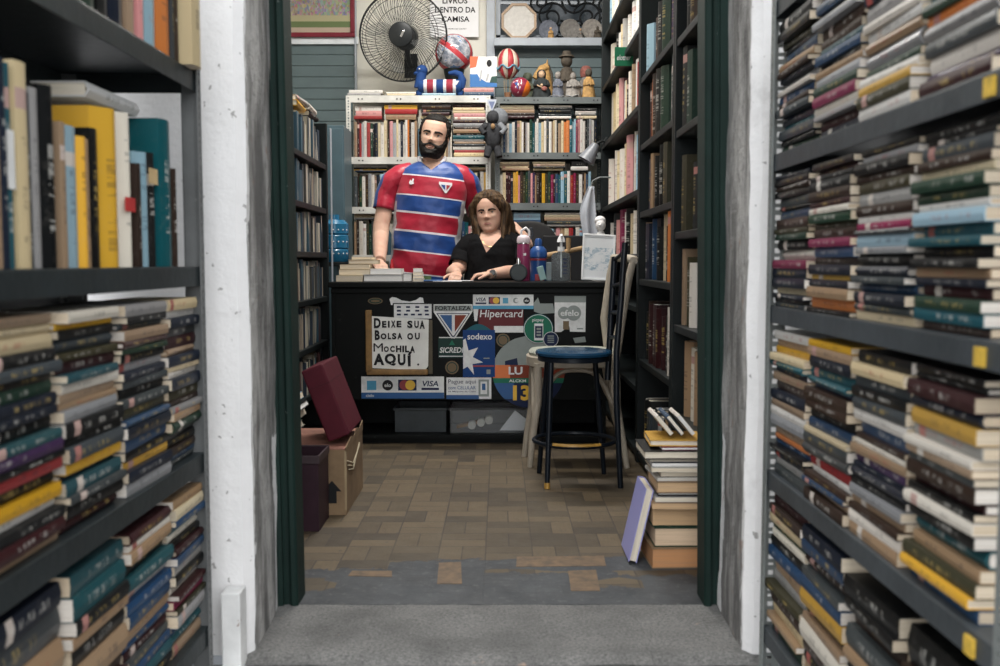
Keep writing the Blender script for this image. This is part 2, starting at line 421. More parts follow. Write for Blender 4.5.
def cover_mesh(W, L, T, hard):
    """book lying flat: spine along y at x = 0, boards towards +x"""
    c = .0028 if hard else .0014
    r = T*.30 if hard else T*.10
    out = [(W, 0), (W*.5, 0), (r, 0)]; inn = [(W, c), (W*.5, c), (max(c, r), c)]
    for a in ([-.75, -.35, 0, .35, .75] if hard else [-.7, 0, .7]):
        x = r*(1-math.cos(a*1.2))*1.1 ; out.append((x, T*(.5+a/1.55*.5))); inn.append((x+c*1.3, max(c, min(T-c, T*(.5+a/1.6*.5)))))
    out += [(r, T), (W*.5, T), (W, T)]; inn += [(max(c, r), T-c), (W*.5, T-c), (W, T-c)]
    n = len(out); mb = MB(); y0, y1 = -L/2, L/2
    vs = [(x, y, z) for y in (y0, y1) for pl in (out, inn) for x, z in pl]
    fs = []; O0, I0, O1, I1 = 0, n, 2*n, 3*n
    for i in range(n-1):
        fi = len(fs)
        fs.append((O0+i, O1+i, O1+i+1, O0+i+1))
        if 2 <= i < n-3:
            za, zb = out[i][1]/T, out[i+1][1]/T
            mb.uv[fi] = [(0, za), (1, za), (1, zb), (0, zb)]
        fs.append((I0+i, I0+i+1, I1+i+1, I1+i))
        fs.append((O0+i, O0+i+1, I0+i+1, I0+i)); fs.append((O1+i, I1+i, I1+i+1, O1+i+1))
    for e in (0, n-1): fs.append((O0+e, I0+e, I1+e, O1+e) if e == 0 else (O0+e, O1+e, I1+e, I0+e))
    mb.add(vs, fs)
    if not mb.uv: mb.uv[0] = None
    return mb
def pages_mesh(W, L, T, hard):
    c = .0030 if hard else .0015; i = .003 if hard else .0006
    return MB().bb(max(c*1.3, T*(.30 if hard else .1))+.0006, W-i, -L/2+i, L/2-i, c, T-c)
def make_book(name, ch, W, L, T, hard=False, label='', group=None, M=None, col=None, pcol=None):
    o = obj(name, cover_mesh(W, L, T, hard), COVER, smooth=50 if hard else None, color=col or ink(ch))
    tag(o, label, 'book', group)
    obj('pages', pages_mesh(W, L, T, hard), PAGES, o, color=pcol or (1, 1, 1))
    if M is not None: o.matrix_world = M
    return o
def thin(s, n):
    s = s.replace(' ', '')
    if len(s) <= n: return s
    return ''.join(s[int(i*len(s)/n)] for i in range(n))
def stack(seq, X, sgn, y0, y1, z, clear, where, group, fill=.95):
    """a stack of books lying on a rack shelf; seq lists the colours from the top down; spines at X facing -sgn"""
    ws = [R.uniform(.6, 1.5) for _ in seq]; tot = sum(ws); zz = z; yc = (y0+y1)/2; span = y1-y0
    for i, ch in enumerate(reversed(seq)):
        T = ws[i]/tot*clear*fill
        L = span*R.uniform(.925, .985); W = R.uniform(.125, .15)
        M = Matrix.Translation((X+sgn*R.uniform(.004, .026), yc+R.uniform(-.3, .3)*(span-L), zz)) @ Matrix.Rotation((0 if sgn > 0 else PI)+R.uniform(-.028, .028), 4, 'Z')
        make_book('paperback_book', ch, W, L, T-.0004, R.random() < .12, f"{INK[ch][0]} book, {ORD[i+1]} from bottom in {where}", group, M, None, (lambda k: (k, .94*k, .87*k))(R.uniform(.6, .95)))
        zz += T
# ================================================================== the two steel racks on the pavement
STEEL = mat_chipped('rack_grey_steel', (.050,.058,.064), (.22,.23,.24), .70, .42, 60)
RAIL = mat_chipped('rack_upright_grey', (.17,.185,.18), (.33,.34,.33), .70, .45, 60)
RAIL2 = mat_chipped('rack_upright_dull', (.12,.125,.125), (.30,.30,.29), .69, .5, 60)
STEEL_DARK = mat_chipped('rack_dark_steel', (.018,.024,.026), (.20,.21,.22), .71, .4, 60)
YELLOW_TAG = plain('yellow_paper', (.62,.40,.05), .7, var=.25, scale=90)
def perforated(w, h, pitch=.036):
    """slotted strip in x,z from 0: quads left out where the holes are"""
    mb = MB(); xs = [0, w*.36, w*.64, w]; zs = [0]; z = .012; kind = []
    while z+pitch < h:
        for a, b in ((z, z+.011), (z+.022, z+.028)): zs += [a, b]
        z += pitch
    zs.append(h); n = len(zs)
    mb.add([(x, 0, zz) for zz in zs for x in xs], [(j*4+i, j*4+i+1, j*4+5+i, j*4+4+i) for j in range(n-1) for i in range(3) if not (i == 1 and j % 2 == 1)])
    return mb
def rack(label, X, sgn, y0, y1, tops, lip, mat, H):
    r = thing('steel_shelving_rack', label, 'shelving rack', (X, y0, -.025))
    D = .30; L = y1-y0
    for (px, py, fx, fy) in ((0, 0, 1, 1), (0, L, 1, -1), (D, 0, -1, 1), (D, L, -1, -1)):
        m = perforated(.042, H)
        a = MB(); a.v = [(sgn*(px+fx*x), py, z) for x, _, z in m.v]; a.f = list(m.f); a.m = list(m.m)
        b = [(sgn*px, py+fy*x, z) for x, _, z in m.v]
        if not (px == 0): a.add(b, m.f)
        else: a.add([(sgn*px, py+fy*x*.6, z) for x, _, z in m.v], m.f)
        a.bb(*sorted((sgn*(px+fx*.004), sgn*(px+fx*.036))), py+fy*.010-.001, py+fy*.010+.001, 0, H) if sgn < 0 else None  # added backing strip, left rack only, so the slots look dark
        obj('upright', a, RAIL if sgn > 0 else RAIL2, r, solid=.0025)
    for z in tops:
        s = MB(); zt = z+.025; g = .004
        x0, x1 = sorted((sgn*g, sgn*(D-g)))
        s.bb(x0, x1, g, L-g, zt-.002, zt)
        for (a0, a1, b0, b1) in ((sgn*g, sgn*(g+.002), g, L-g), (sgn*(D-g-.002), sgn*(D-g), g, L-g), (sgn*g, sgn*(D-g), g, g+.002), (sgn*g, sgn*(D-g), L-g-.002, L-g)):
            a0, a1 = sorted((a0, a1)); s.bb(a0, a1, b0, b1, zt-lip, zt-.002)
        obj('shelf', s, mat, r, bevel=.0012)
    bk = MB(); x0, x1 = sorted((sgn*(D+.003), sgn*(D+.006))); bk.bb(x0, x1, .0, L, .05, H)
    obj('back_panel', bk, mat, r)  # added sheet that stops light leaking in behind the books
    return r
RX, LX = .587, -.65
RT = [.126, .48, .844, 1.170, 1.497]; LT = [.126, .520, .930, 1.346]
rr = rack('grey slotted steel rack of stacked paperbacks, right of the doorway', RX, 1, 1.10, 2.14, RT, .036, STEEL, 2.0)
lr = rack('dark steel rack with one row of upright books, left of the doorway', LX, -1, 1.14, 2.14, LT, .042, STEEL_DARK, 1.95)
for zt in (1.170, .844, .48):
    obj('price_sticker', MB().bb(-.0012, .0035, .075, .098, zt+.025-.032, zt+.025-.008), YELLOW_TAG, rr, label='yellow price sticker')
RC = [(1.895, 2.125), (1.655, 1.885), (1.425, 1.645), (1.20, 1.415)]
LC = [(1.935, 2.125), (1.695, 1.925), (1.465, 1.685), (1.235, 1.455)]
A = ['kkokbednScwbdsntskgb', 'ynbnSddtbkeSgmwSrn', 'kbbnSwweSgwyow', 'enwwwsebtgOSswpr']
B = ['nkdkskbdogkwmnncnks', 'krkkdrwgodmbdnyneOkb', 'kSkdoSdcwmslSkensbnscm', 'kksdcggwwlttkkgenrgtdw']
Cc = ['weyctnednecwSeObknSso', 'yenttbdedkbcsswRwdbedr', 'kcskswbedwepnnkkSedwey', 'kkrnySwesdtrkwkteoYbk']
D = ['rdcgwkbeSodceg', 'nbdsbykewdke', 'kkdsekdne', 'kdnkes']
SH = {0: 'first', 1: 'second', 2: 'third', 3: 'fourth'}
for rows, z, clear, sh, n in ((A, 1.170, .285, 'upper', 18), (B, .844, .288, 'middle', 19), (Cc, .48, .322, 'lower', 19), (D, .126, .31, 'bottom', 14)):
    for i, (y0, y1) in enumerate(RC):
        stack(thin(rows[i], n), RX, 1, y0, y1, z+.0005, clear, f"{ORD[i+1]} stack from doorway, {sh} shelf of right rack", f'paperbacks lying on the {sh} shelf of the right rack', .97 if sh != 'bottom' or i < 2 else .9)
E = ['cwnksrenwcwnkodSeegkkydbse', 'SksertgkSnsnksobnwbkynSk', 'wykswortnweeeSkksnyntkskrk', 'ecckkskgennkstpkRSkywykrec']
F = ['ecbtwkkrbSekwrmotSbteo', 'rwektSbbebrsbtkk', 'ttkekedrtsk', 'nsecbkdes']
for rows, z, clear, sh, n in ((E, .520, .362, 'third', 20), (F, .126, .345, 'bottom', 18)):
    for i, (y0, y1) in enumerate(LC):
        stack(thin(rows[i], n), LX, -1, y0, y1, z+.0005, clear, f"{ORD[i+1]} stack from doorway, {sh} shelf of left rack", f'paperbacks lying on the {sh} shelf of the left rack')
# upright books on the left rack
def upright(name, ch, X, sgn, y, z, W, H, T, tilt=0., hard=False, label='', group=None, col=None, rz=0.):
    """a standing book whose spine faces -sgn in x; T along y"""
    M = Matrix.Translation((X, y, z)) @ Matrix.Rotation(tilt, 4, 'X') @ Matrix.Rotation((0 if sgn > 0 else PI)+rz, 4, 'Z') @ Matrix.Rotation(PI/2, 4, 'X') @ Matrix.Translation((0, H/2, -T/2))
    return make_book(name, ch, W, H, T, hard, label, group, M, col)
def ly(u): return .65*FPX/(500-u)   # depth of a point on the left rack's front plane
# (u of the far side, u of the near side, height, colour, label)
ROW = [(188, 184, .20, 'd', 'thin brown book, closest to the doorway'), (183.5, 173, .265, 't', 'tall teal book near the doorway end'), (172.5, 164, .22, 'k', 'black book with a tan label beside the tall teal one'),
 (163.5, 153, .215, 'l', 'pale blue-grey book leaning beside the white one'), (152, 148, .19, 'd', 'short brown spine between grey and white books'), (146.5, 137, .275, 'w', 'white book with a red band'),
 (136, 117, .295, 'y', 'big bright yellow book standing tallest'), (116, 109, .23, 'k', 'black spine beside the big yellow book'), (108, 103, .235, 'e', 'narrow tan book beside the black spine'),
 (102, 94, .235, 'Y', 'slim golden yellow book'), (93, 82, .245, 'l', 'grey-blue book left of the golden one'), (81, 76, .25, 'e', 'beige book beside the grey-blue one'),
 (74, 62, .27, 'k', 'black mottled book in the middle of the row'), (60, 52, .26, 'S', 'glossy silver-grey book'), (51, 46, .25, 's', 'slate book beside the glossy silver one'),
 (45, 34, .315, 'c', 'tall cream book with reddish blotches'), (33, 25, .30, 't', 'teal book with a white label'), (24, 18, .32, 'n', 'tall navy book'), (17, 11, .24, 'e', 'tan book beside the tall navy one'), (10, 4, .25, 'k', 'black book near the end of the row'),
 (3, -8, .30, 'w', 'pale pinkish book at the frame edge'), (-9, -22, .29, 'n', 'dark blue book just past the frame edge')]
TOPZ = .930+.0005
ROWGRP = 'upright books on the second shelf of the left rack'
for u0, u1, H, ch, lb in ROW:
    ya, yb = ly(u0), ly(u1)
    T = ya-yb-.001; H *= {'y': .92, 't': 1.1 if u0 > 100 else .93, 'Y': .89, 'l': .9 if u0 < 100 else 1, 'e': .89, 'c': .91, 'n': .88, 'w': 1.0 if u0 > 100 else .93}.get(ch, 1.0)
    o = upright('upright_book', ch, LX-.012-R.uniform(0, .012), -1, (ya+yb)/2, TOPZ, R.uniform(.14, .19), H, T, 0, R.random() < .4, lb+', second shelf of left rack', ROWGRP)
    if ch == 'w' and 'red band' in lb: obj('band', MB().bb(-.0009, .001, -H/2+.10, -H/2+.125, .0005, T-.0005), plain('red_band', (.42,.02,.02), .5), o, label='red band')
    if 'white label' in lb: obj('label', MB().bb(-.0009, .001, H/2-.17, H/2-.09, .002, T-.002), plain('white_label', (.68,.68,.66), .6), o, label='white label')
    if 'tan label' in lb: obj('label', MB().bb(-.0009, .001, H/2-.06, H/2-.03, .002, T-.002), plain('tan_label', (.5,.36,.18), .6), o, label='tan label')
# a book lying across the tall ones
ya, yb = ly(150), ly(95)
make_book('lying_book', 'w', .10, .235, .026, True, 'white book lying flat across the top of the yellow upright book', None, Matrix.Translation((LX-.05, 1.80, .930+.2915)) @ Matrix.Rotation(PI, 4, 'Z'), col=hexc('c9c9c7'))
TOP = [(199, 190, .24, 'c', 'cream book overhanging the rack edge', .03, 0), (189.5, 185.5, .24, 'd', 'brown spotted book beside the cream one', 0, 0), (185, 183.3, .23, 's', 'thin slate book beside the brown one', 0, 0), (183, 170, .22, 'O', 'orange book beside the slate one', .0, 0),
 (168, 158, .2, 'l', 'sky-blue magazine beside the orange book', 0, -.025), (156, 151, .22, 'P', 'pink thin book beside the sky-blue magazine', 0, -.025), (147, 141, .21, 'e', 'beige book beside the pink one', 0, -.025), (138, 124, .25, 'n', 'navy book beside the beige one', 0, -.02), (122, 113, .26, 'k', 'black book between navy and green books', 0, 0), (111, 96, .23, 'g', 'green book with a yellow foot', 0, 0), (94, 84, .22, 'P', 'reddish pink book past the green one', 0, 0), (82, 70, .24, 'k', 'black book at the top edge of the photo', 0, 0)]
for u0, u1, H, ch, lb, pr, ti in TOP:
    ya, yb = ly(u0), ly(u1)
    if ti:
        dz = (ya-yb)/2*abs(math.sin(ti))
    else: dz = 0
    o = upright('upright_book', ch, LX+pr-.008, -1, (ya+yb)/2, 1.346+.0008+dz, R.uniform(.13, .17), H, (ya-yb)*.97, ti, False, lb+', top shelf of left rack', 'upright books on the top shelf of the left rack')
# ================================================================== far end of the shop
# ceiling tubes that light the shop (they hang above the picture)
LAMPW = plain('lamp_white_enamel', (.8,.8,.8), .4, var=0)
TUBE = NT('lamp_tube'); TUBE.bsdf(Base_Color=(.9,.9,.9), Emission_Color=(1,.98,.94), Emission_Strength=2.0); TUBE = TUBE.mat
for i, (x, y, lb, pw) in enumerate(((-.15, 5.25, 'over the counter', 1.0), (-.1, 4.1, 'over the front of the shop', .46))):
    t = thing('ceiling_lamp', f'white twin tube ceiling lamp {lb}', 'lamp', (x, y, 3.3), group=None)
    obj('housing', MB().bb(-.62, .62, -.08, .08, -.07, 0), LAMPW, t, bevel=.008)
    for s in (-1, 1): obj('tube', MB().tube([(-.59, s*.045, -.09), (.59, s*.045, -.09)], .013, 10), TUBE, t, smooth=60)
    area_light('ceiling_lamp_light', (x, y, 3.17), 1.2, .16, LAMP_POWER*pw, (1, .97, .92))
# wall fittings behind the shelves
PY = BACK-.02
def rect(u0, v0, u1, v1, Y, d, mb=None, mi=0, front=True):
    """an upright box whose front face fills a pixel rectangle at depth Y"""
    a, b = at(u0, v1, Y), at(u1, v0, Y)
    return (mb or MB()).bb(a.x, b.x, Y, Y+d, a.z, b.z, mi)
mb = MB(); a, b = at(262, 128, PY), at(355, 40, PY)
struct('trim_2', rect(262, 270, 356, 40, PY, .018), SLATE_PANEL)
m = MB()
for i in range(9):
    z = b.z-.03-i*.075; m.bb(a.x, b.x, PY-.006, PY+.002, z-.067, z)
obj('louvre_slats', m, SLATE_PANEL, bpy.data.objects['trim_2'], bevel=.002)
struct('trim_3', rect(262, 44, 358, 36.5, PY-.03, .03), WHITE_TRIM, bevel=.003)
struct('trim_4', rect(353.5, 300, 359, -30, PY-.035, .035), GREY_TRIM, bevel=.003)
struct('trim_5', rect(486.5, 110, 495, -30, PY-.04, .04), GREY_TRIM, bevel=.003)
mb = rect(495, 130, 640, 46, PY, .02)
struct('trim_6', mb, SLATE_PANEL)
m = MB(); a, b = at(495, 130, PY), at(640, 46, PY); 
for i in range(9):
    z = b.z-.02-i*.066; m.bb(a.x, b.x, PY-.006, PY+.002, z-.059, z)
obj('louvre_slats', m, SLATE_PANEL, bpy.data.objects['trim_6'], bevel=.002)
struct('trim_7', rect(494, 45.5, 640, 37.5, PY-.11, .12), GREY_TRIM, bevel=.003)
# frosted window with wrought iron scrolls, let into the back wall
WA, WB = at(496, 38, BACK), at(640, -34, BACK)
bw = bpy.data.objects['wall_back']
m = MB(); m.bb(-1.72, 1.1, BACK, BACK+.1, 0, WA.z); m.bb(-1.72, WA.x, BACK, BACK+.1, WA.z, 3.3); m.bb(WB.x, 1.1, BACK, BACK+.1, WA.z, 3.3); m.bb(WA.x, WB.x, BACK, BACK+.1, WB.z, 3.3)
bw.data = m.mesh('wall_back', [INWALL])
w1 = bpy.data.objects.new('window_1', None); COL.objects.link(w1); w1['kind'] = 'structure'; w1.location = (WA.x, BACK, WA.z)
fm = NT('frosted_glass'); p_ = fm.pos()
fm.bsdf(Base_Color=fm.mix(fm.ramp(fm.noise(9, 4, .6, p_), .4, .65), (.16,.18,.19), (.62,.63,.62)), Roughness=.45, Transmission_Weight=1.0, IOR=1.3).bump(fm.noise(60, 3, .6, p_), .9, .02)
obj('glass', MB().bb(WA.x, WB.x, BACK+.05, BACK+.056, WA.z, WB.z), fm.mat, w1, world=True)
IRON = plain('wrought_iron', (.020,.022,.024), .5, .3, var=.2)
m = MB(); q = WB.z-WA.z
m.bb(WA.x, WB.x, BACK+.0, BACK+.03, WA.z, WA.z+.02); m.bb(WA.x, WB.x, BACK, BACK+.03, WB.z-.03, WB.z); m.bb(WA.x, WA.x+.03, BACK, BACK+.03, WA.z, WB.z)
zb = at(560, 4, BACK).z; m.bb(WA.x, WB.x, BACK+.005, BACK+.025, zb, zb+.02)
obj('window_frame', m, GREY_TRIM, w1, world=True)
m = MB()
def spiral(c, r0, a0, turns, sg, shrink=.80):
    n = 40; pts = []
    for i in range(n+1):
        t = i/n; a = a0+sg*turns*2*PI*t; r = r0*(1-shrink*t)
        pts.append((c.x+r*math.cos(a), BACK-.012, c.z+r*math.sin(a)))
    m.tube(pts, .0075, 6)
for u, v, r, a0, sg in ((551, 17, 15, .2, 1), (588, 17, 15, PI-.2, -1), (520, 20, 15, .4, 1), (560, 30, 9, PI/2, -1), (580, 30, 9, PI/2, 1), (603, 22, 12, 0, 1), (605, 4, 12, PI, -1), (540, 2, 12, 0, -1), (575, 1, 13, PI, 1)):
    spiral(at(u, v, BACK-.01), r*BACK/FPX, a0, 1.6, sg)
obj('iron_scrolls', m, IRON, w1, world=True, smooth=60)
# framed team photograph
BURG = plain('burgundy_frame', (.16,.018,.030), .4, var=.15)
pm = NT('team_photo'); pc = pm.coord('Object'); sp = pm.n('SeparateXYZ', _0=pc)
heads = pm.n('TexVoronoi', Vector=pm.mapped(pc, (90, 1, 52)), Scale=1.0)
crowd = pm.mix(.75, pm.mix(pm.n('SeparateColor', _0=heads.outputs['Color']).outputs[0], (.14,.12,.11), (.50,.40,.30)), heads.outputs['Color'])
crowd = pm.mix(.72, crowd, (.20,.165,.135))
g1 = pm.math('LESS_THAN', sp.outputs['Z'], .075); g2 = pm.math('LESS_THAN', sp.outputs['Z'], .035); g3 = pm.math('LESS_THAN', sp.outputs['Z'], .115)
c_ = pm.mix(g3, crowd, (.36,.33,.20)); c_ = pm.mix(g1, c_, (.11,.15,.06)); c_ = pm.mix(g2, c_, (.40,.31,.24))
pm.bsdf(Base_Color=c_, Roughness=.3)
a, b = at(276, 37, PY-.05), at(354, -44, PY-.05)
t = thing('framed_photograph', 'burgundy framed team photograph standing on the white ledge at the back', 'picture', (a.x, PY-.045, a.z))
W, H = b.x-a.x, b.z-a.z; fw = .03
m = MB()
for q in ((0, W, 0, fw), (0, W, H-fw, H), (0, fw, fw, H-fw), (W-fw, W, fw, H-fw)): m.bb(q[0], q[1], -.012, .014, q[2], q[3])
obj('frame', m, BURG, t, bevel=.004)
o = obj('print', MB().bb(0, W-2*fw, 0, .004, 0, H-2*fw), pm.mat, t); o.location = (fw, .002, fw)
# poster
PAPER = plain('white_paper', (.74,.74,.75), .7, var=.03)
BLACK = plain('black_ink', (.012,.012,.013), .6, var=0)
a, b = at(430, 37, PY-.01), at(478.5, -32, PY-.01)
t = thing('poster', 'white poster with black display lettering taped to the wall beside the fan', 'poster', (a.x, PY-.012, a.z))
obj('sheet', MB().bb(0, b.x-a.x, 0, .0015, 0, b.z-a.z), PAPER, t)
for s, u0, u1, v0, v1, bo in (('LIVROS', 442.5, 467.5, -2.2, 3.6, .02), ('DENTRO DA', 435, 475.5, 6.8, 12.7, .02), ('CAMISA', 441.5, 469.5, 16.3, 21.8, .02), ('LIVRARIA DO CENTRO', 447, 466.5, 28.2, 29.5, 0)):
    fit_text('lettering', s, BLACK, t, u0, u1, v0, v1, PY-.0135, bo)
# wall fan
FANB = plain('fan_black', (.016,.018,.019), .4, var=.1); CHROME = plain('chrome', (.7,.7,.7), .18, 1., var=0)
fc = at(403, 36, 6.42)
t = thing('wall_fan', 'black wall fan with a round wire guard above the white shelves', 'fan', fc, rot=(math.radians(6), 0, math.radians(-4)))
BLADE = NT('clear_blade_plastic'); BLADE.bsdf(Base_Color=(.80,.81,.80), Roughness=.15, Transmission_Weight=.9, IOR=1.08); BLADE = BLADE.mat
RF = .283
def guard(yoff, bulge, rads, nw, rw, name):
    m = MB()
    for rr_ in rads:
        y = yoff-bulge*(1-(rr_/RF)**2)
        m.tube([(rr_*math.cos(i*2*PI/48), y, rr_*math.sin(i*2*PI/48)) for i in range(48)], rw*1.35, 6, closed=True)
    for i in range(nw):
        a_ = i*2*PI/nw; pts = []
        for k in range(8):
            rr_ = .06+(RF-.06)*k/7; tw = a_+.35*(1-k/7)
            pts.append((rr_*math.cos(tw), yoff-bulge*(1-(rr_/RF)**2), rr_*math.sin(tw)))
        m.tube(pts, rw, 4)
    obj(name, m, FANB, t, smooth=60)
guard(-.02, .075, (RF, .235, .062), 84, .0016, 'front_guard')
guard(.06, -.06, (RF*.99, .2, .08), 60, .0014, 'rear_guard')
obj('rim', MB().tube([(RF*1.005*math.cos(i*2*PI/64), .015, RF*1.005*math.sin(i*2*PI/64)) for i in range(64)], .0048, 8, closed=True), FANB, t, smooth=60)
Rx = Matrix.Rotation(PI/2, 4, 'X')
obj('cap', MB().lathe([(.001, .108), (.055, .106), (.076, .098), (.08, .085), (.001, .085)], 28, M=Rx), FANB, t, smooth=40)
obj('badge', MB().box((.012, -.109, .008), (.016, .004, .045), M=Matrix.Rotation(.5, 4, 'Y')), CHROME, t, bevel=.002)
obj('hub', MB().lathe([(.001, .045), (.05, .045), (.055, .02), (.055, -.02), (.001, -.02)], 24, M=Rx), FANB, t, smooth=40)
for k in range(4):
    m = MB(); rings = []
    for i in range(9):
        f = i/8; r_ = .045+.19*f; wd_ = .5*(.35+.75*math.sin(PI*min(1, f*.85+.12))); ro = []
        for s in (-1, 1):
            for q_ in range(6):
                g_ = (q_/5-.5)*(1 if s < 0 else -1); a_ = g_*wd_+.5*f
                ro.append((r_*math.cos(a_), (.03*g_)*1.2+s*.0015, r_*math.sin(a_)))
        rings.append(ro)
    m.loft(rings)
    obj('blade', m, BLADE, t, smooth=40).matrix_local = Matrix.Rotation(k*PI/2-.95, 4, 'Y')
obj('motor', MB().lathe([(.001, -.06), (.05, -.062), (.075, -.08), (.078, -.15), (.06, -.19), (.001, -.195)], 24, M=Rx), FANB, t, smooth=40)
obj('wall_bracket', MB().tube([(0, .13, -.05), (0, .2, -.13), (0, .27, -.16), (0, BACK-.04-fc.y, -.16)], .018, 10).box((0, BACK-.05-fc.y, -.16), (.09, .02, .16)), FANB, t, smooth=40, bevel=.002)
# ---- back shelf units
WSTEEL = mat_chipped('white_shelf_steel', (.56,.55,.51), (.16,.15,.14), .72, .45, 70)
GSTEEL = mat_chipped('grey_shelf_steel', (.115,.130,.130), (.34,.34,.33), .70, .45, 70)
BY = 6.28
def back_unit(label, u0, u1, lips, mat, hole=True):
    xs = (at(u0, 200, BY).x, at(u1, 200, BY).x); ztop = at(u0, lips[0][0], BY).z
    t = thing('bookshelf_unit', label, 'bookshelf', (xs[0], BY, 0))
    W = xs[1]-xs[0]; D = .30
    pf = perforated(.03, ztop)
    for x, s in ((0, 1), (W, -1)):
        for y in (0, D):
            m = MB().add([(x+s*p[0], y, p[2]) for p in pf.v], pf.f); obj('upright', m, mat, t, solid=.0025)
    for v0, v1 in lips:
        z0, z1 = at(u0, v1, BY).z, at(u0, v0, BY).z
        m = MB().bb(.002, W-.002, .004, D-.004, z1-.003, z1); m.bb(.03, W-.03, -.0015, .0025, z0, z1)
        for s_ in (0, D-.008): m.bb(.003, .006, s_+.004, s_+.008, z0, z1)
        m.bb(.03, W-.03, D-.008, D-.005, z0, z1)
        o = obj('shelf', m, mat, t)
        hm = MB()
        for i in range(4):
            for s_ in (-.012, .012):
                x = W*(.1+.8*i/3); hm.box((x+s_, -.002, (z0+z1)/2), (.008, .002, .008))
        obj('bolt_holes', hm, BLACK, o)
    return t, xs, W
LIP1 = [(95.5, 102.5), (157, 164), (207, 213.5), (255, 261), (303, 309), (355, 361), (400, 406)]
LIP2 = [(97, 103.5), (152.5, 159), (203, 210), (250, 256), (300, 306), (350, 356), (398, 404)]
back_unit('white perforated steel bookshelf behind the man in the striped jersey', 347, 490.5, LIP1, WSTEEL)
back_unit('grey steel bookshelf behind the seated woman under the figurines', 495, 606, LIP2, GSTEEL)
# one unit book shared by all the small books standing or lying at the far end
ub = cover_mesh(.14, .2, .025, False); ub.f.append(tuple()); ub.f.pop()
def unit_mesh():
    mb = cover_mesh(.14, .2, .025, False); n0 = len(mb.f)
    pg = pages_mesh(.14, .2, .025, False); mb.add(pg.v, pg.f, 1)
    return mb.mesh('small_book', [COVER, PAGES])
UNIT = unit_mesh()
def small_book(name, ch, M, W, L, T, label, group):
    o = bpy.data.objects.new(name, UNIT); COL.objects.link(o)
    o.matrix_world = M @ Matrix.Diagonal((W/.14, L/.2, T/.025, 1)); o.color = (*ink(ch), 1)
    return tag(o, label, 'book', group)
STAND = Matrix.Rotation(PI/2, 4, 'Z') @ Matrix.Rotation(PI/2, 4, 'X')      # spine towards -y, height along z
def row_books(seq, u0, u1, vb, vt, Y, where, group, side='left'):
    """standing books on a shelf of the back units between two pixel columns"""
    x0, x1 = at(u0, vb, Y).x, at(u1, vb, Y).x; z = at(u0, vb, Y).z+.001; H = at(u0, vt, Y).z-z
    ws = [R.uniform(.6, 1.5) for _ in seq]; k = (x1-x0)/sum(ws); x = x0
    for i, ch in enumerate(seq):
        T = ws[i]*k; h = H*R.uniform(.86, 1.02)
        M = Matrix.Translation((x+T/2, Y+R.uniform(.0, .02), z+h/2)) @ Matrix.Rotation(PI/2, 4, 'Z') @ Matrix.Rotation(PI/2, 4, 'X') @ Matrix.Translation((0, 0, -T*.48))
        small_book('upright_book', ch, M, R.uniform(.12, .15), h, T*.96, f"{INK[ch][0]} book standing {ORD[i+1]} from {side} in {where}", group)
        x += T
def pile_books(seq, u0, u1, vb, vt, Y, where, group):
    """books lying flat, listed from the top down"""
    x0, x1 = at(u0, vb, Y).x, at(u1, vb, Y).x; z = at(u0, vb, Y).z+.001; H = at(u0, vt, Y).z-z
    ws = [R.uniform(.7, 1.4) for _ in seq]; k = H/sum(ws)
    for i, ch in enumerate(reversed(seq)):
        T = ws[i]*k; L = (x1-x0)*R.uniform(.88, .97)
        M = Matrix.Translation(((x0+x1)/2+R.uniform(-.4, .4)*(x1-x0-L), Y+R.uniform(.0, .015), z)) @ Matrix.Rotation(-PI/2 if False else PI/2, 4, 'Z')
        small_book('lying_book', ch, M, .135, L, T*.97, f"{INK[ch][0]} book lying {ORD[i+1]} from bottom of {where}", group)
        z += T
B1, B2 = BY+.012, BY+.012
g = 'books standing on the white bookshelf'
row_books('erRSwRgkncwcdPScwnwwOdwe', 354, 417, 157, 120, B1, 'the upper row of white bookshelf', g)
row_books('sdgwdSwenlwsc', 354, 391, 207, 172, B1, 'the second row of white bookshelf', g)
row_books('edwwogs', 354, 374, 255, 220, B1, 'the third row of white bookshelf', g)
row_books('cwSwckwy', 462, 488, 207, 171, B1, 'the second row of white bookshelf beyond his shoulder', g)
row_books('wceSw', 440, 452, 157, 125, B1, 'the upper row beside his head', g)
row_books('nbtPwltrS', 458, 486, 255, 222, B1, 'the third row between the man and woman', g)
g = 'books lying on the white bookshelf'
pile_books('wPRyb'[:3], 353, 382, 120-1, 106, B1, 'the short pile at the upper row end', g)
pile_books('yReS'[:3], 384, 418, 119.5, 104.5, B1, 'the pile with the bright red book', g)
pile_books('dkrcgs', 420, 451, 124.5, 104.5, B1, "the pile above the man's head", g)
pile_books('rccPwrSdektSeswRc', 452.5, 487, 156.5, 104.5, B1, 'the tall pile right of his head', g)
pile_books('wkyb', 353, 388, 171.5, 165.5, B1, 'the thin pile over the second row', g)
pile_books('kgcce', 455, 488, 170.5, 165, B1, 'the thin pile beyond his shoulder', g)
pile_books('ecS', 353, 392, 219.5, 214, B1, 'the thin pile over the third row', g)
g = 'books standing on the grey bookshelf'
row_books('wbSwlwnecwdSwgtwwlcwswecwkecOOtllmPwwksSwn', 501, 597, 152.5, 119, B2, 'the upper row of grey bookshelf', g)
row_books('wcrrnyYPdogsPpedkyogmrbtltwRmdwdebl', 500, 591, 203, 171, B2, 'the lower row of grey bookshelf', g)
row_books('dcelsPecRnwlecwS', 540, 597, 250, 227, B2, 'the third row of grey bookshelf', g)
g = 'books lying on the grey bookshelf'
pile_books('cedr', 498, 535, 118.3, 105, B2, 'the brown pile at the upper row end', g)
pile_books('wkksw', 538, 573, 118.3, 105, B2, 'the dark middle pile of the upper row', g)
pile_books('kwSc', 575, 597, 118.3, 108, B2, 'the pale pile at the upper row end', g)
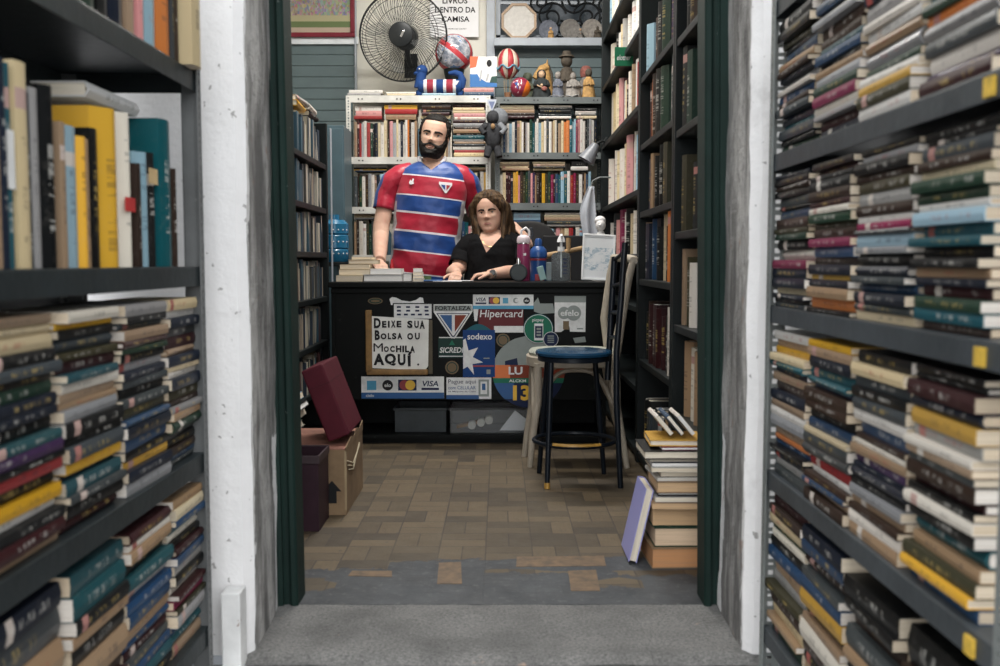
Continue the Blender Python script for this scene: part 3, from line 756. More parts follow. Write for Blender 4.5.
pile_books('cece', 499, 530, 170.4, 161.5, B2, 'the tan pile over the lower row', g)
pile_books('cekc', 532, 566, 170.4, 161.5, B2, 'the cream pile over the lower row', g)
pile_books('kw', 570, 588, 170.4, 161, B2, 'the white pile over the lower row', g)
pile_books('lbtwcr', 511, 541, 249.8, 212.5, B2, 'the blue topped pile behind the woman', g)
pile_books('wcesS', 544, 585, 226.6, 212.5, B2, 'the pale pile over the third row', g)
# books lying on top of the units
g = 'books lying on top of the back bookshelves'
pile_books('wS', 346, 383, 95.5, 89.5, B1+.02, 'the long white pile on top', g)
pile_books('wc', 385, 417, 95.5, 91.5, B1+.02, 'the cream pile on top', g)
pile_books('l', 420.5, 456, 95.5, 92.8, B1, 'the pale blue pile under the striped toy', g)
pile_books('Pb', 463, 494, 95.5, 87.5, B1, 'the pink and blue pile on top', g)
# ================================================================== counter
CY = 4.95
CBLACK = NT('counter_black_paint'); p_ = CBLACK.pos()
scr = CBLACK.ramp(CBLACK.noise(18, 5, .75, p_), .60, .70)
CBLACK.bsdf(Base_Color=CBLACK.mix(CBLACK.math('MULTIPLY', scr, .35), (.0022,.003,.003), (.035,.04,.038)), Roughness=.5, Specular_IOR_Level=.15)
CBLACK = CBLACK.mat
x0, x1 = at(331, 287, CY).x, at(607, 287, CY).x; zt = at(400, 282, CY).z; zl = at(400, 400, CY).z
ctr = thing('shop_counter', 'black painted shop counter with stickers over its front', 'counter', (x0, CY, 0))
CW = x1-x0
obj('worktop', MB().bb(-.012, CW+.012, -.02, .50, zt-.028, zt), CBLACK, ctr, bevel=.004)
obj('front_panel', MB().bb(.02, CW-.02, 0, .018, zl, zt-.028), CBLACK, ctr, bevel=.002)
obj('moulding', MB().bb(.0, CW, -.01, .006, zt-.058, zt-.034), CBLACK, ctr, bevel=.004)
for x in (.0, CW-.02): obj('side_panel', MB().bb(x, x+.02, .0, .48, 0, zt-.028), CBLACK, ctr, bevel=.002)
obj('bottom_shelf', MB().bb(.02, CW-.02, .02, .48, .03, .05), CBLACK, ctr)
obj('plinth', MB().bb(.02, CW-.02, .06, .08, 0, .03), CBLACK, ctr)
obj('back_board', MB().bb(.02, CW-.02, .40, .415, .05, zl+.1), CBLACK, ctr)
def cm(name, c, rough=.45): return plain(name, c, rough, var=.05, scale=30)
S_WHITE = plain('sticker_white', (.66,.67,.67), .5, var=.14, scale=30); S_BLUE = cm('sticker_blue', (.008,.075,.23)); S_NAVY = cm('sticker_navy', (.006,.014,.055)); S_CYAN = cm('sticker_cyan', (.06,.29,.46)); S_RED = cm('sticker_red', (.26,.03,.035)); S_YEL = cm('sticker_yellow', (.70,.42,.03))
S_DKRED = cm('sticker_dark_red', (.115,.018,.022)); S_GREEN = cm('sticker_green', (.012,.14,.085)); S_DKG = cm('sticker_dark_green', (.008,.035,.028)); S_ORANGE = cm('sticker_orange', (.62,.15,.03)); S_BLACK = cm('sticker_black', (.010,.010,.012)); S_BROWN = cm('sticker_brown', (.13,.085,.035)); S_GREY = cm('sticker_grey', (.22,.25,.24)); S_TEAL = cm('sticker_teal', (.012,.10,.13)); S_RUST = cm('sticker_rust', (.19,.035,.016)); S_ROYAL = cm('sticker_royal_blue', (.003,.040,.17))
FY = CY
def quad(u0, v0, u1, v1, lay, m=None):
    a, b = at(u0, v1, FY), at(u1, v0, FY)
    return (m or MB()).bb(a.x, b.x, FY-.0008*(lay+1), FY-.0008*lay, a.z, b.z)
def disc(u, v, r, lay, n=36, m=None, rv=None):
    c = at(u, v, FY); k = FY/FPX
    return (m or MB()).prism([(c.x+r*k*math.cos(i*2*PI/n), c.z+(rv or r)*k*math.sin(i*2*PI/n)) for i in range(n)], FY-.0008*(lay+1), FY-.0008*lay)
def poly(pts, lay, m=None):
    q = [at(u, v, FY) for u, v in pts]
    return (m or MB()).prism([(c.x, c.z) for c in q], FY-.0008*(lay+1), FY-.0008*lay)
def st(name, mb, mat, parent, label=None): return obj(name, mb, mat, parent, world=True, label=label)
def fx(s, u0, u1, v0, v1, mat, parent, lay, bold=0., shear=0.):
    return fit_text('lettering', s, mat, parent, u0, u1, v0, v1, FY-.0008*lay-.0006, bold, shear)
def cards(parent, items, lay):
    for kind, u0, v0, u1, v1 in items:
        if kind == 'amex': o = st('logo', quad(u0, v0, u1, v1, lay), S_CYAN, parent)
        if kind == 'mc':
            w = (u1-u0); st('logo', quad(u0, v0, u1, v1, lay), S_NAVY, parent)
            r = (v1-v0)*.46; st('logo', disc(u0+w*.34, (v0+v1)/2, r, lay+1), S_RED, parent); st('logo', disc(u0+w*.66, (v0+v1)/2, r, lay+2), S_YEL, parent)
        if kind == 'visa':
            fx('VISA', u0+(u1-u0)*.06, u1-(u1-u0)*.04, v0+(v1-v0)*.08, v0+(v1-v0)*.64, S_NAVY, parent, lay, .02, .2); st('logo', quad(u0, v0+(v1-v0)*.78, u1, v1, lay), S_NAVY, parent)
        if kind == 'elo':
            st('logo', disc((u0+u1)/2, (v0+v1)/2, (u1-u0)/2, lay), S_BLACK, parent); fx('elo', u0+(u1-u0)*.2, u1-(u1-u0)*.2, v0+(v1-v0)*.33, v1-(v1-v0)*.33, S_WHITE, parent, lay+1, .02)
        if kind == 'ring':
            st('logo', disc((u0+u1)/2, (v0+v1)/2, (u1-u0)/2, lay), S_GREY, parent); st('logo', disc((u0+u1)/2+1, (v0+v1)/2, (u1-u0)/3, lay+1), S_WHITE, parent)
# yellow oval, white scrap and the little sheet of card logos
s = st('sticker', disc(375.3, 301, 7.3, 0, rv=3.2), S_BROWN, ctr, 'small yellow oval sticker'); st('border', disc(375.3, 301, 6.2, 1, rv=2.4), S_DKG, s); st('centre', disc(375.3, 301, 4.6, 2, rv=1.3), S_BROWN, s)
st('sticker_scrap', poly([(389.5, 299), (392, 297), (396, 297.6), (402, 300.5), (410, 301.6), (416, 300), (420, 297.2), (423, 298), (424, 303), (391, 305)], 0), S_WHITE, ctr, 'torn white sticker scrap')
s = st('sticker', quad(393.5, 303.5, 432.5, 319, 4), S_WHITE, ctr, 'white sticker with rows of tiny card logos')
m = MB()
for j, v in enumerate((307, 310.7, 314.5)):
    for i in range(5 if j == 2 else 4):
        u = 399+i*(7 if j == 2 else 9.2); quad(u-2, v-.9, u+2, v+.9, 5, m)
st('logo_rows', m, S_NAVY, s); m = MB()
for q in ((393, 303, 433, 304), (393, 318.5, 433, 319.5), (393, 303, 394, 319.5), (431.7, 303, 432.8, 319.5)): quad(*q, 5, m)
st('border', m, S_BLACK, s)
# club pennant
s = st('sticker', poly([(433.6, 304.3), (472.5, 304.3), (472.5, 311.5), (455, 338.5), (451.5, 338.5), (433.6, 312)], 0), S_WHITE, ctr, 'shield shaped club sticker in blue, red and white')
st('header', quad(434.4, 305.4, 471.7, 311, 1), S_GREY, s); fx('FORTALEZA', 435.3, 470.8, 306.1, 310.3, S_BLACK, s, 2, .02)
st('outline', poly([(436.3, 313.2), (470, 313.2), (454.4, 336.8), (452, 336.8)], 1), S_NAVY, s)
st('white_ground', poly([(437.8, 314), (468.6, 314), (454, 335.6), (452.6, 335.6)], 2), S_WHITE, s)
st('blue_field', poly([(440, 315), (451.9, 315), (451.9, 332)], 3), S_BLUE, s); st('red_field', poly([(454.8, 315), (466.6, 315), (454.8, 332)], 3), S_RUST, s)
# dark green bank sticker, two gold discs, blue star sticker
s = st('sticker', quad(438.5, 337.8, 463.5, 358, 0), S_DKG, ctr, 'dark green bank sticker'); st('line', quad(439, 337, 463, 338, 1), S_WHITE, s); st('line', quad(439, 355.8, 463.5, 356.6, 1), S_WHITE, s)
fx('SICREDI', 439.6, 463.5, 347.3, 352.8, S_WHITE, s, 1, .02, .2); st('emblem', poly([(449, 345), (452, 340), (455, 345)], 1), S_GREEN, s)
for u, v, r in ((452, 367.5, 6.8), (503, 340.2, 6.8)):
    s = st('sticker', disc(u, v, r, 0), S_BROWN, ctr, 'round dull gold sticker'); st('ring', disc(u, v, r*.8, 1), S_DKG, s); st('centre', disc(u, v, r*.66, 2), S_BROWN, s)
s = st('sticker', quad(463, 330, 495, 377, 2), S_ROYAL, ctr, 'tall blue sticker with a white star')
st('arc', poly([(466+25*i/12, 330-6*math.sin(PI*i/12)) for i in range(13)], 1), S_TEAL, s)
fx('sodexo', 467.4, 492, 333.2, 339.6, S_WHITE, s, 3, .015)
st('star', poly([(463.2, 340), (465.5, 338.5), (468.5, 350.5), (478, 347.5), (472.8, 357), (483, 362.3), (472.5, 364), (474, 374.5), (467.5, 366.5), (463.2, 369)], 3), S_WHITE, s)
st('stripe', quad(473, 365.2, 494, 366.8, 3), S_RED, s); st('emblem', quad(486.5, 369.5, 490.5, 374, 3), S_GREY, s)
st('dots', quad(483.5, 357.7, 489.5, 358.7, 3).box((0,0,-5),(.001,.001,.001)) if False else quad(483.5, 357.7, 489.5, 358.7, 3), S_GREY, s)
# card strip and the dark red card sticker
s = st('sticker', quad(478.5, 308, 523.5, 332.2, 0), S_DKRED, ctr, 'dark red payment card sticker'); fx('Hipercard', 479.8, 523, 309.8, 319.6, S_WHITE, s, 1, .006, .12)
st('white_foot', quad(494, 326, 523.5, 332.5, 1), S_WHITE, s); st('white_tab', poly([(473.2, 308.5), (478.5, 308.5), (477, 321), (474.5, 321)], 0), S_WHITE, s)
s = st('sticker', quad(473, 294.5, 533.5, 309, 2), S_WHITE, ctr, 'white strip with card logos above the dark red sticker'); st('blue_band', quad(473, 305.6, 533.5, 309, 3), S_CYAN, s)
cards(s, (('visa', 475.5, 297, 486.3, 304), ('mc', 488.6, 297, 500, 304), ('amex', 502.8, 297.8, 508.2, 303.4), ('ring', 513, 298, 518.5, 303), ('elo', 523.3, 297.2, 530, 304)), 3)
# round green phone sticker with its small blue companion
s = st('sticker', disc(538.3, 328.8, 15, 1), S_TEAL, ctr, 'round green sticker with a phone'); st('rim', disc(538.3, 328.8, 14.4, 2), S_WHITE, s); st('green_ground', disc(538.3, 328.8, 13.9, 3), S_GREEN, s)
st('phone', quad(534.2, 323.5, 543.2, 340.3, 4), S_WHITE, s); st('phone_screen', quad(535, 326, 542.6, 337.8, 5), S_NAVY, s); fx('picpay', 532.3, 543.8, 318.4, 322.4, S_WHITE, s, 4, .01)
m = MB()
for i in range(3): quad(536.5, 327.8+i*3.1, 541, 329.8+i*3.1, 6, m)
st('phone_lettering', m, S_GREY, s)
s = st('sticker', disc(550.8, 339.2, 7.6, 5), S_WHITE, ctr, 'small round blue sticker'); st('blue_ground', disc(550.8, 339.2, 7.1, 6), S_NAVY, s)
m = MB()
for i in range(4): quad(547.5, 335.4+i*2.1, 554, 336.5+i*2.1, 7, m)
st('lettering', m, S_GREY, s)
# white square sticker with two grey overlapping discs, peeled scraps around it
st('sticker_scrap', quad(554.5, 296, 586, 303, 0), S_GREY, ctr, 'grey sticker remains') ; st('sticker_scrap', poly([(533.5, 303), (538, 297.5), (540, 303.5), (553, 303.5), (554.5, 313), (541, 314), (534, 311.5)], 0), S_GREY, ctr, 'peeled grey scrap')
s = st('sticker', poly([(554.5, 302.4), (585.8, 302.4), (585.3, 332), (570, 331.6), (569.3, 326), (561, 332), (554.8, 332)], 1), S_WHITE, ctr, 'white square sticker with grey discs')
st('disc', disc(564, 313, 6.2, 2), S_GREY, s); st('disc', disc(573.5, 313, 7.6, 3), S_GREY, s); fx('efelo', 560.5, 579, 309.8, 316, S_WHITE, s, 4, .02); st('patch', quad(563, 321, 569, 329.5, 2), S_BROWN, s); st('small_print', quad(577, 328, 583, 329.3, 2), S_GREY, s)
st('sticker_scrap', poly([(573, 338), (585, 336.5), (586, 342), (575, 343)], 0), S_GREY, ctr, 'scraped grey smear')
# big round election sticker half hidden by the chair
s = st('sticker', disc(528.5, 372, 36, 0, 48), S_NAVY, ctr, 'big round colourful election sticker')
def half(v0, v1, c0, lay, mat, nm, u0=-99, u1=999):
    r = 36; pts = []
    for sg in (-1, 1):
        n = 12
        for i in range(n+1):
            v = (v0+(v1-v0)*i/n) if sg < 0 else (v1-(v1-v0)*i/n)
            w = math.sqrt(max(.01, r*r-(v-372)**2)); pts.append((max(u0, min(u1, 528.5+sg*w)), v))
    st(nm, poly(pts, lay), mat, s)
half(336.2, 365, 0, 1, S_GREY, 'pale_top'); half(365, 378, 0, 1, S_ORANGE, 'orange_band', u1=510); half(365, 378, 0, 1, S_RUST, 'red_band', u0=510); half(378, 383, 0, 1, S_GREEN, 'green_band'); half(383, 399, 0, 1, S_BLUE, 'blue_band', u1=514)
st('dark_corner', poly([(505, 361), (517, 358), (518, 365), (505, 365)], 2), S_NAVY, s)
fx('LU', 508.6, 522.5, 366.8, 374.6, S_WHITE, s, 3, .03); fx('ALCKM', 509, 526, 379.4, 382.2, S_WHITE, s, 3, .02); fx('13', 513, 530, 385.2, 400.5, S_YEL, s, 3, .04)
# the two white payment strips at the bottom
s = st('sticker', quad(361.5, 376.5, 444, 398.5, 0), S_WHITE, ctr, 'long white sticker with four card logos'); st('blue_band', quad(361.5, 392.5, 444, 398.5, 1), S_BLUE, s); fx('cielo', 366, 374, 394, 397, S_WHITE, s, 2, .01)
cards(s, (('amex', 367, 380.7, 376.3, 390), ('elo', 382.3, 379.8, 393, 390.6), ('mc', 398.2, 379.6, 416.5, 390.5), ('visa', 421.5, 380, 439, 390)), 1)
s = st('sticker', quad(446.5, 377.5, 491.3, 399, 0), S_WHITE, ctr, 'white mobile payment sticker'); st('blue_band', quad(446.5, 395, 479, 399, 1), S_BLUE, s)
fx('Pague aqui', 448.3, 475.8, 379.5, 384.8, S_NAVY, s, 1, 0); fx('com CELULAR', 448.3, 475.8, 385.9, 389.4, S_BLUE, s, 1, .005); fx('na Maquina da Cielo', 448.3, 475.8, 390.7, 392.6, S_NAVY, s, 1, .005)
st('phone', quad(478.5, 379.5, 489, 396.5, 1), S_GREY, s); st('phone_screen', quad(480.5, 381.5, 487, 394, 2), S_WHITE, s); st('emblem', quad(482, 383.5, 485.5, 390, 3), S_BLUE, s)
# hand painted sign hung on the counter
WOODF = plain('old_varnished_wood', (.22,.12,.035), .5, var=.35, scale=20)
a = at(367, 375, FY)
sg_ = thing('hand_lettered_sign', 'white hand-lettered bag notice in a worn wooden frame hung on the counter', 'sign', (a.x, FY-.004, a.z))
FY = CY-.004
def fr(u0, v0, u1, v1, d0, d1):
    p, q = at(u0, v1, FY), at(u1, v0, FY); return MB().bb(p.x, q.x, FY-d1, FY-d0, p.z, q.z)
for q in ((366.3, 310, 372, 372), (367, 369, 428, 374.5)): obj('frame_rail', fr(*q, 0, .022), WOODF, sg_, world=True, bevel=.005)
obj('frame_rail', fr(428.5, 320, 432.5, 374, 0, .006), plain('bare_wood', (.10,.085,.06), .7, var=.3), sg_, world=True, bevel=.002)
SIGNW = plain('sign_board_white', (.72,.72,.69), .6, var=.12, scale=9)
obj('board', poly([(371.5, 316), (428.8, 319.5), (428.3, 366), (425, 370), (412, 369.4), (371.8, 368)], 8), SIGNW, sg_, world=True)
def hand(row):
    for ch, u0, u1, v0, v1 in row: fit_text('letter', ch, S_BLACK, sg_, u0, u1, v0, v1, CY-.0135, .0 if ch == 'M' else .05)
hand((('D', 373.9, 380.7, 318, 328.2), ('E', 382, 386.5, 321, 327.6), ('I', 387.9, 389.7, 320.8, 327.6), ('X', 391, 395.5, 320.6, 327.6), ('E', 396.6, 401.4, 320.8, 327.4), ('S', 407.2, 412.6, 320.6, 328), ('U', 414.3, 418.8, 320.8, 328), ('A', 419.6, 424.8, 320.5, 328.8)))
hand((('B', 374.8, 379.8, 330.2, 340), ('O', 380.7, 386.5, 333.3, 339.3), ('L', 387.9, 391, 333, 339.2), ('S', 392, 396.4, 333, 339.4), ('A', 397.3, 402.3, 332.8, 339.4), ('O', 407.2, 413.1, 333, 339.7), ('U', 414.9, 419.8, 332.8, 339.6)))
hand((('M', 373.5, 382.9, 343.2, 351.7), ('O', 383.8, 388.8, 346.3, 352), ('C', 390.1, 394.6, 346, 352), ('H', 396, 401.4, 345.6, 352.2), ('I', 402.3, 404.1, 345.6, 352.2), ('L', 405, 409.3, 345.6, 352.4), ('A', 410, 414.9, 346, 352.6)))
hand((('A', 373.5, 384.3, 353.5, 365.2), ('Q', 384.7, 396, 353.5, 365.8), ('U', 397.8, 405.5, 354, 365.4), ('Í', 407.6, 412.2, 351.9, 366.5), ('.', 417.2, 419.2, 363.4, 365.6)))
FY = CY
# things stored under the counter
CLEAR = NT('clear_plastic'); CLEAR.bsdf(Base_Color=(.9,.92,.93), Roughness=.12, Transmission_Weight=.92, IOR=1.15); CLEAR = CLEAR.mat
def tub(name, label, u0, u1, vt, Y, d, mat):
    x0, x1 = at(u0, 430, Y).x, at(u1, 430, Y).x; z0 = .051; z1 = at(u0, vt, Y).z
    t = thing(name, label, 'box', ((x0+x1)/2, Y+d/2, z0)); w = (x1-x0)/2; h = z1-z0; e = .003
    m = MB(); m.bb(-w, w, -d/2, d/2, 0, e)
    for q in ((-w, -w+e, -d/2, d/2), (w-e, w, -d/2, d/2), (-w+e, w-e, -d/2, -d/2+e), (-w+e, w-e, d/2-e, d/2)): m.bb(*q, e, h)
    obj('tub', m, mat, t)
    m = MB(); 
    for q in ((-w-.008, -w, -d/2-.008, d/2+.008), (w, w+.008, -d/2-.008, d/2+.008), (-w, w, -d/2-.008, -d/2), (-w, w, d/2, d/2+.008)): m.bb(*q, h-.012, h)
    obj('rim', m, mat, t, bevel=.002)
    return t, w, h
tub('plastic_storage_box', 'clear plastic storage box of papers under the counter', 450, 530, 408, CY+.06, .26, CLEAR)
tub('plastic_storage_box', 'grey plastic box pushed under the counter beside the clear one', 395, 446, 408, CY+.10, .24, plain('grey_plastic', (.05,.058,.062), .4))
ROLL = plain('receipt_roll_paper', (.55,.53,.48), .7)
def world_piece(name, label, cat, mb, mat, loc):
    t = obj(name, mb, mat, smooth=40); t.location = loc; return tag(t, label, cat)
for u, v, r in ((472, 424.5, .021), (481, 422, .020), (489, 419.5, .021)):
    c = at(u, v, CY+.115); z_ = c.z
    mb = MB().lathe([(.009, -.03), (r, -.03), (r, .03), (.009, .03)], 20, M=Matrix.Rotation(PI/2, 4, 'X')); mb.lathe([(.0095, -.031), (.0095, .031)], 16, 0, M=Matrix.Rotation(PI/2, 4, 'X'))
    world_piece('paper_roll', f"white paper roll in the clear box, {['lowest', 'middle', 'highest'][(472, 481, 489).index(u)]} of three", 'paper roll', mb, ROLL, (c.x, CY+.115, c.z))
a = at(468, 437, CY+.14)
world_piece('cardboard_support', 'brown cardboard piece under the rolls in the clear box', 'cardboard', MB().bb(-.06, .12, -.02, .04, 0, .012, M=Matrix.Rotation(-.22, 4, 'Y')), plain('brown_card', (.30,.16,.06), .8), (a.x, CY+.16, .075))
world_piece('paper_sheet', 'pale folded paper sheet propped in the clear box', 'paper', MB().prism([(-.075, 0), (.050, .0), (.068, .055), (.005, .105)], -.004, .004), PAPER, (at(514, 430, CY+.1).x, CY+.085, .062))
# white chipped board at the foot of the front wall
struct('trim_8', MB().bb(-.648, -.604, 2.205, 2.262, -.025, at(228, 590, 2.23).z), [mat_chipped('white_board_paint', (.72,.72,.71), (.20,.09,.05), .66, .6, 16)], bevel=.003)
# ================================================================== bookcases along the two sides of the shop
CASE = mat_chipped('bookcase_dark_paint', (.0045,.0075,.008), (.06,.07,.07), .69, .5, 50)
def side_case(label, X, sgn, y0, y1, zs, H, D=.28):
    t = thing('bookcase', label, 'bookcase', (X, y0, 0)); L = y1-y0
    def sx(a, b): return sorted((sgn*a, sgn*b))
    for y in (0, L-.03): obj('side_panel', MB().bb(*sx(0, D), y, y+.03, 0, H), CASE, t, bevel=.003)
    for z in zs: obj('shelf', MB().bb(*sx(.004, D-.01), .03, L-.03, z-.028, z), CASE, t, bevel=.003)
    obj('back_panel', MB().bb(*sx(D-.01, D), .03, L-.03, 0, H), CASE, t)
    return t
SX = .64
def zlev(vs, u, X=SX): return [at(u, v, X*FPX/abs(u-500)).z for v in vs]
Z1 = [.05]+sorted(zlev((22, 121, 230, 329, 425), 686)); Z2 = [.05]+sorted(zlev((55, 131, 206, 281, 370), 655)); Z3 = [.05, .35]+sorted(zlev((300, 255, 200, 128, 62, 5), 615))
side_case('dark bookcase closest to the doorway on the right side', SX, 1, 2.80, 3.63, Z1, 2.6)
side_case('dark bookcase next to the stool on the right side', SX, 1, 3.635, 4.535, Z2, 2.6)
side_case('dark bookcase of pale books near the back corner', SX, 1, 4.54, 6.24, Z3, 2.6)
def side_row(seq, y0, y1, z, hmin, hmax, where, group, X=SX, rz=0.):
    ws = [R.uniform(.7, 1.4) for _ in seq]; k = (y1-y0)/sum(ws); y = y1
    for i, ch in enumerate(seq):                      # from the far end towards the doorway
        T = ws[i]*k; y -= T
        tt = min(T*(.96 if not rz else .74), .085); W = R.uniform(.15, .19); H = R.uniform(hmin, hmax)
        o = upright('upright_book', ch, X+.012+R.uniform(0, .03)+(.02 if rz else 0), 1, y+T/2, z+.001, W, H, tt, 0, R.random() < .6, f"{INK[ch][0]} book, {ORD[i+1]} from far end, {where}", group, rz=rz)
lv = ['bottom', 'second lowest', 'third lowest', 'fourth lowest', 'fifth lowest', 'top']
seqs1 = {5: 'kdeskwk', 4: 'kgsnkdkk', 3: 'okgwkdsk', 2: 'eowkgkskk', 1: 'eweskdkw'}
seqs2 = {5: 'ldokgpk', 4: 'rOdkgwsk', 3: 'sneknkogk', 2: 'enbkkckyOd', 1: 'kdrrrrkwk', 0: 'wksksSkek'}
for i, z in enumerate(Z1):
    if i in seqs1: side_row(seqs1[i], 2.84, 3.59, z, .22, .29, f'{lv[i]} shelf of the bookcase by the doorway', 'books in the bookcase closest to the doorway')
for i, z in enumerate(Z2):
    if i in seqs2: side_row(seqs2[i], 3.675, 4.495, z, .215, .275, f'{lv[i]} shelf of the bookcase by the stool', 'books in the bookcase next to the stool')
lv3 = ['lowest', 'second', 'third', 'fourth', 'fifth', 'sixth', 'seventh', 'eighth']
for i, s_ in ((3, 'wsPmwkcwc'), (4, 'wPmwcwwcyPwwlbdw'), (5, 'wcwccPwcrwwewRsd'), (6, 'wsdkwcSwbwkweS'), (7, 'lbwwswRwbwkwSS')): side_row(s_, 4.66, 6.10, Z3[i], (Z3[i+1]-Z3[i] if i < 7 else .33)*.66, (Z3[i+1]-Z3[i] if i < 7 else .33)*.84, f'{lv3[i]} shelf of the pale bookcase', 'pale books near the back corner', rz=.42)
# the left bookcase, mostly in the dark behind the door frame
LXX = -.93
ZL = [.05+.235*i for i in range(7)]
side_case('dark bookcase along the left wall behind the boxes', LXX, -1, 2.95, 5.30, ZL, 1.68)
def mass(name, pos):
    mb = MB()
    for M, W, H, T in pos:
        mb.bb(0, W, -H/2, H/2, 0, T, 0, M); 
    return mb
pos = []
for z in ZL[1:7]:
    y = 3.05
    while y < 5.2:
        T = R.uniform(.03, .06); H = R.uniform(.15, .2)
        pos.append((Matrix.Translation((LXX-.015-R.uniform(0, .02), y+T/2, z+.001)) @ Matrix.Rotation(PI, 4, 'Z') @ Matrix.Rotation(PI/2, 4, 'X') @ Matrix.Translation((0, H/2, -T/2)), .14, H, T)); y += T+.002
npos = len(pos)
# books on the low shelves behind the counter and behind the two people
def fill(u0, u1, vb, vt):
    x0, x1 = at(u0, vb, B1).x, at(u1, vb, B1).x; z = at(u0, vb, B1).z+.001; H = at(u0, vt, B1).z-z; x = x0
    while x < x1-.02:
        T = R.uniform(.015, .035); h = H*R.uniform(.8, 1)
        pos.append((Matrix.Translation((x+T/2, B1+.01, z+h/2)) @ Matrix.Rotation(PI/2, 4, 'Z') @ Matrix.Rotation(PI/2, 4, 'X') @ Matrix.Translation((0, 0, -T/2)), .13, h, T)); x += T+.001
for q in ((418, 439, 157, 126), (393, 460, 207, 174), (376, 457, 255, 222), (353, 488, 303, 268), (353, 488, 355, 318), (353, 488, 400, 368), (500, 509, 250, 226), (499, 600, 300, 266), (499, 600, 350, 316), (499, 600, 398, 362)): fill(*q)
m_ = NT('dim_book_spines'); p_ = m_.pos()
w_ = m_.n('TexVoronoi', Vector=m_.mapped(p_, (30, 30, 1.2)), Scale=1.0).outputs['Color']; wv = m_.n('SeparateColor', _0=w_)
rp_ = m_.n('ValToRGB', _0=wv.outputs[0]); cr = rp_.color_ramp; cr.interpolation = 'CONSTANT'
cr.elements[0].color = (*hexc('3a3a36'), 1); cr.elements[1].position = .85; cr.elements[1].color = (*hexc('9a9484'), 1)
for ps, c in ((.15, '23303c'), (.3, '8a7f70'), (.45, '4a2420'), (.55, '2c4a58'), (.68, 'a8a296')): e = cr.elements.new(ps); e.color = (*hexc(c), 1)
m_.bsdf(Base_Color=rp_.outputs[0], Roughness=.6)
o = obj('shelved_books', mass('', pos[:npos]), m_.mat); o['kind'] = 'stuff'; tag(o, 'dim rows of books on the left bookcase behind the boxes', 'books')
o = obj('shelved_books', mass('', pos[npos:]), m_.mat); o['kind'] = 'stuff'; tag(o, 'rows of books low on the back shelves behind the counter', 'books')
for i, (y, ch, tl) in enumerate(((4.42, 'w', .0), (4.46, 'k', .0), (4.80, 'y', .0), (4.83, 'S', .0), (5.12, 'k', 0), (5.10, 'w', 0))):
    zz_ = 1.6805 if i % 2 == 0 else 1.711
    make_book('lying_book', ch, .15, .24, .029, True, f"{INK[ch][0]} book lying on top of the left bookcase, {['under', 'over'][i % 2]} in the {['nearest', 'middle', 'farthest'][i//2]} pair", 'books on top of the left bookcase', Matrix.Translation((LXX-.02, y, zz_)) @ Matrix.Rotation(PI+.05*(i % 3-1), 4, 'Z') @ Matrix.Translation((.012, 0, 0)))
c = at(300, 92, 4.10); DW = plain('dark_carved_wood', (.045,.022,.012), .5, var=.3)
t = thing('wooden_carving', 'dark brown wooden carving standing on the left bookcase beside the door frame', 'carving', (LXX-.06, 4.12, 1.6805))
obj('body', MB().lathe([(.001, 0), (.05, 0), (.055, .03), (.045, .09), (.03, .15), (.02, .19), (.001, .2)], 20), DW, t, smooth=50)
obj('neck', MB().tube([(0, 0, .18), (.02, 0, .24), (.045, 0, .29)], [.02, .014, .006], 10), DW, t, smooth=50)
# things at the left: light post, blue locker, blue water bottle
struct('trim_9', rect(329.5, 400, 334, 128, 5.34, .03), GREY_TRIM, bevel=.002)
a, b = at(322, 300, 5.72), at(343.5, 125, 5.72)
t = thing('metal_locker', 'narrow blue-grey metal locker behind the left bookcase', 'locker', (b.x-.19, 5.72, 0)); w = .2
LOCK = plain('locker_blue_grey', (.055,.095,.115), .4, var=.1)
obj('body', MB().bb(-w, w-.01, .012, .30, 0, b.z), LOCK, t, bevel=.004); obj('door', MB().bb(-w+.006, w-.016, 0, .011, .03, b.z-.02), LOCK, t, bevel=.003); obj('handle', MB().bb(w-.05, w-.04, -.012, 0, .9, 1.0), CHROME, t, bevel=.003)
# water bottle on a stand
c = at(334, 262, 5.42)
t = thing('water_stand', 'dark stand carrying the blue water bottle by the counter', 'stand', (c.x-.02, 5.56, 0))
obj('top', MB().bb(-.11, .09, -.09, .09, c.z-.025, c.z), CASE, t, bevel=.003)
for sx_ in (-.10, .07):
    for sy_ in (-.08, .065): obj('leg', MB().bb(sx_, sx_+.02, sy_, sy_+.02, 0, c.z-.025), CASE, t)
BLUEW = NT('blue_bottle_plastic'); BLUEW.bsdf(Base_Color=(.02,.16,.30), Roughness=.2, Transmission_Weight=.25); BLUEW = BLUEW.mat
t = thing('water_bottle', 'big blue ribbed water bottle at the counter end', 'water bottle', (c.x-.02, 5.56, c.z))
hh = at(334, 219, 5.42).z-c.z
obj('bottle', MB().lathe([(.001, 0), (.075, 0), (.082, .01), (.082, hh*.28), (.076, hh*.31), (.082, hh*.34), (.082, hh*.62), (.076, hh*.65), (.082, hh*.68), (.082, hh*.9), (.06, hh), (.001, hh)], 28), BLUEW, t, smooth=35)
obj('cap', MB().lathe([(.001, hh), (.03, hh), (.03, hh+.03), (.001, hh+.03)], 20), BLUEW, t, smooth=35)
for i in range(4):
    for j in range(3): a_ = -PI/2+.1+i*.35; obj('stud', MB().ball((.0822*math.cos(a_), .0822*math.sin(a_), hh*(.2+.28*j)), .004, 8, 5), PAPER, t)
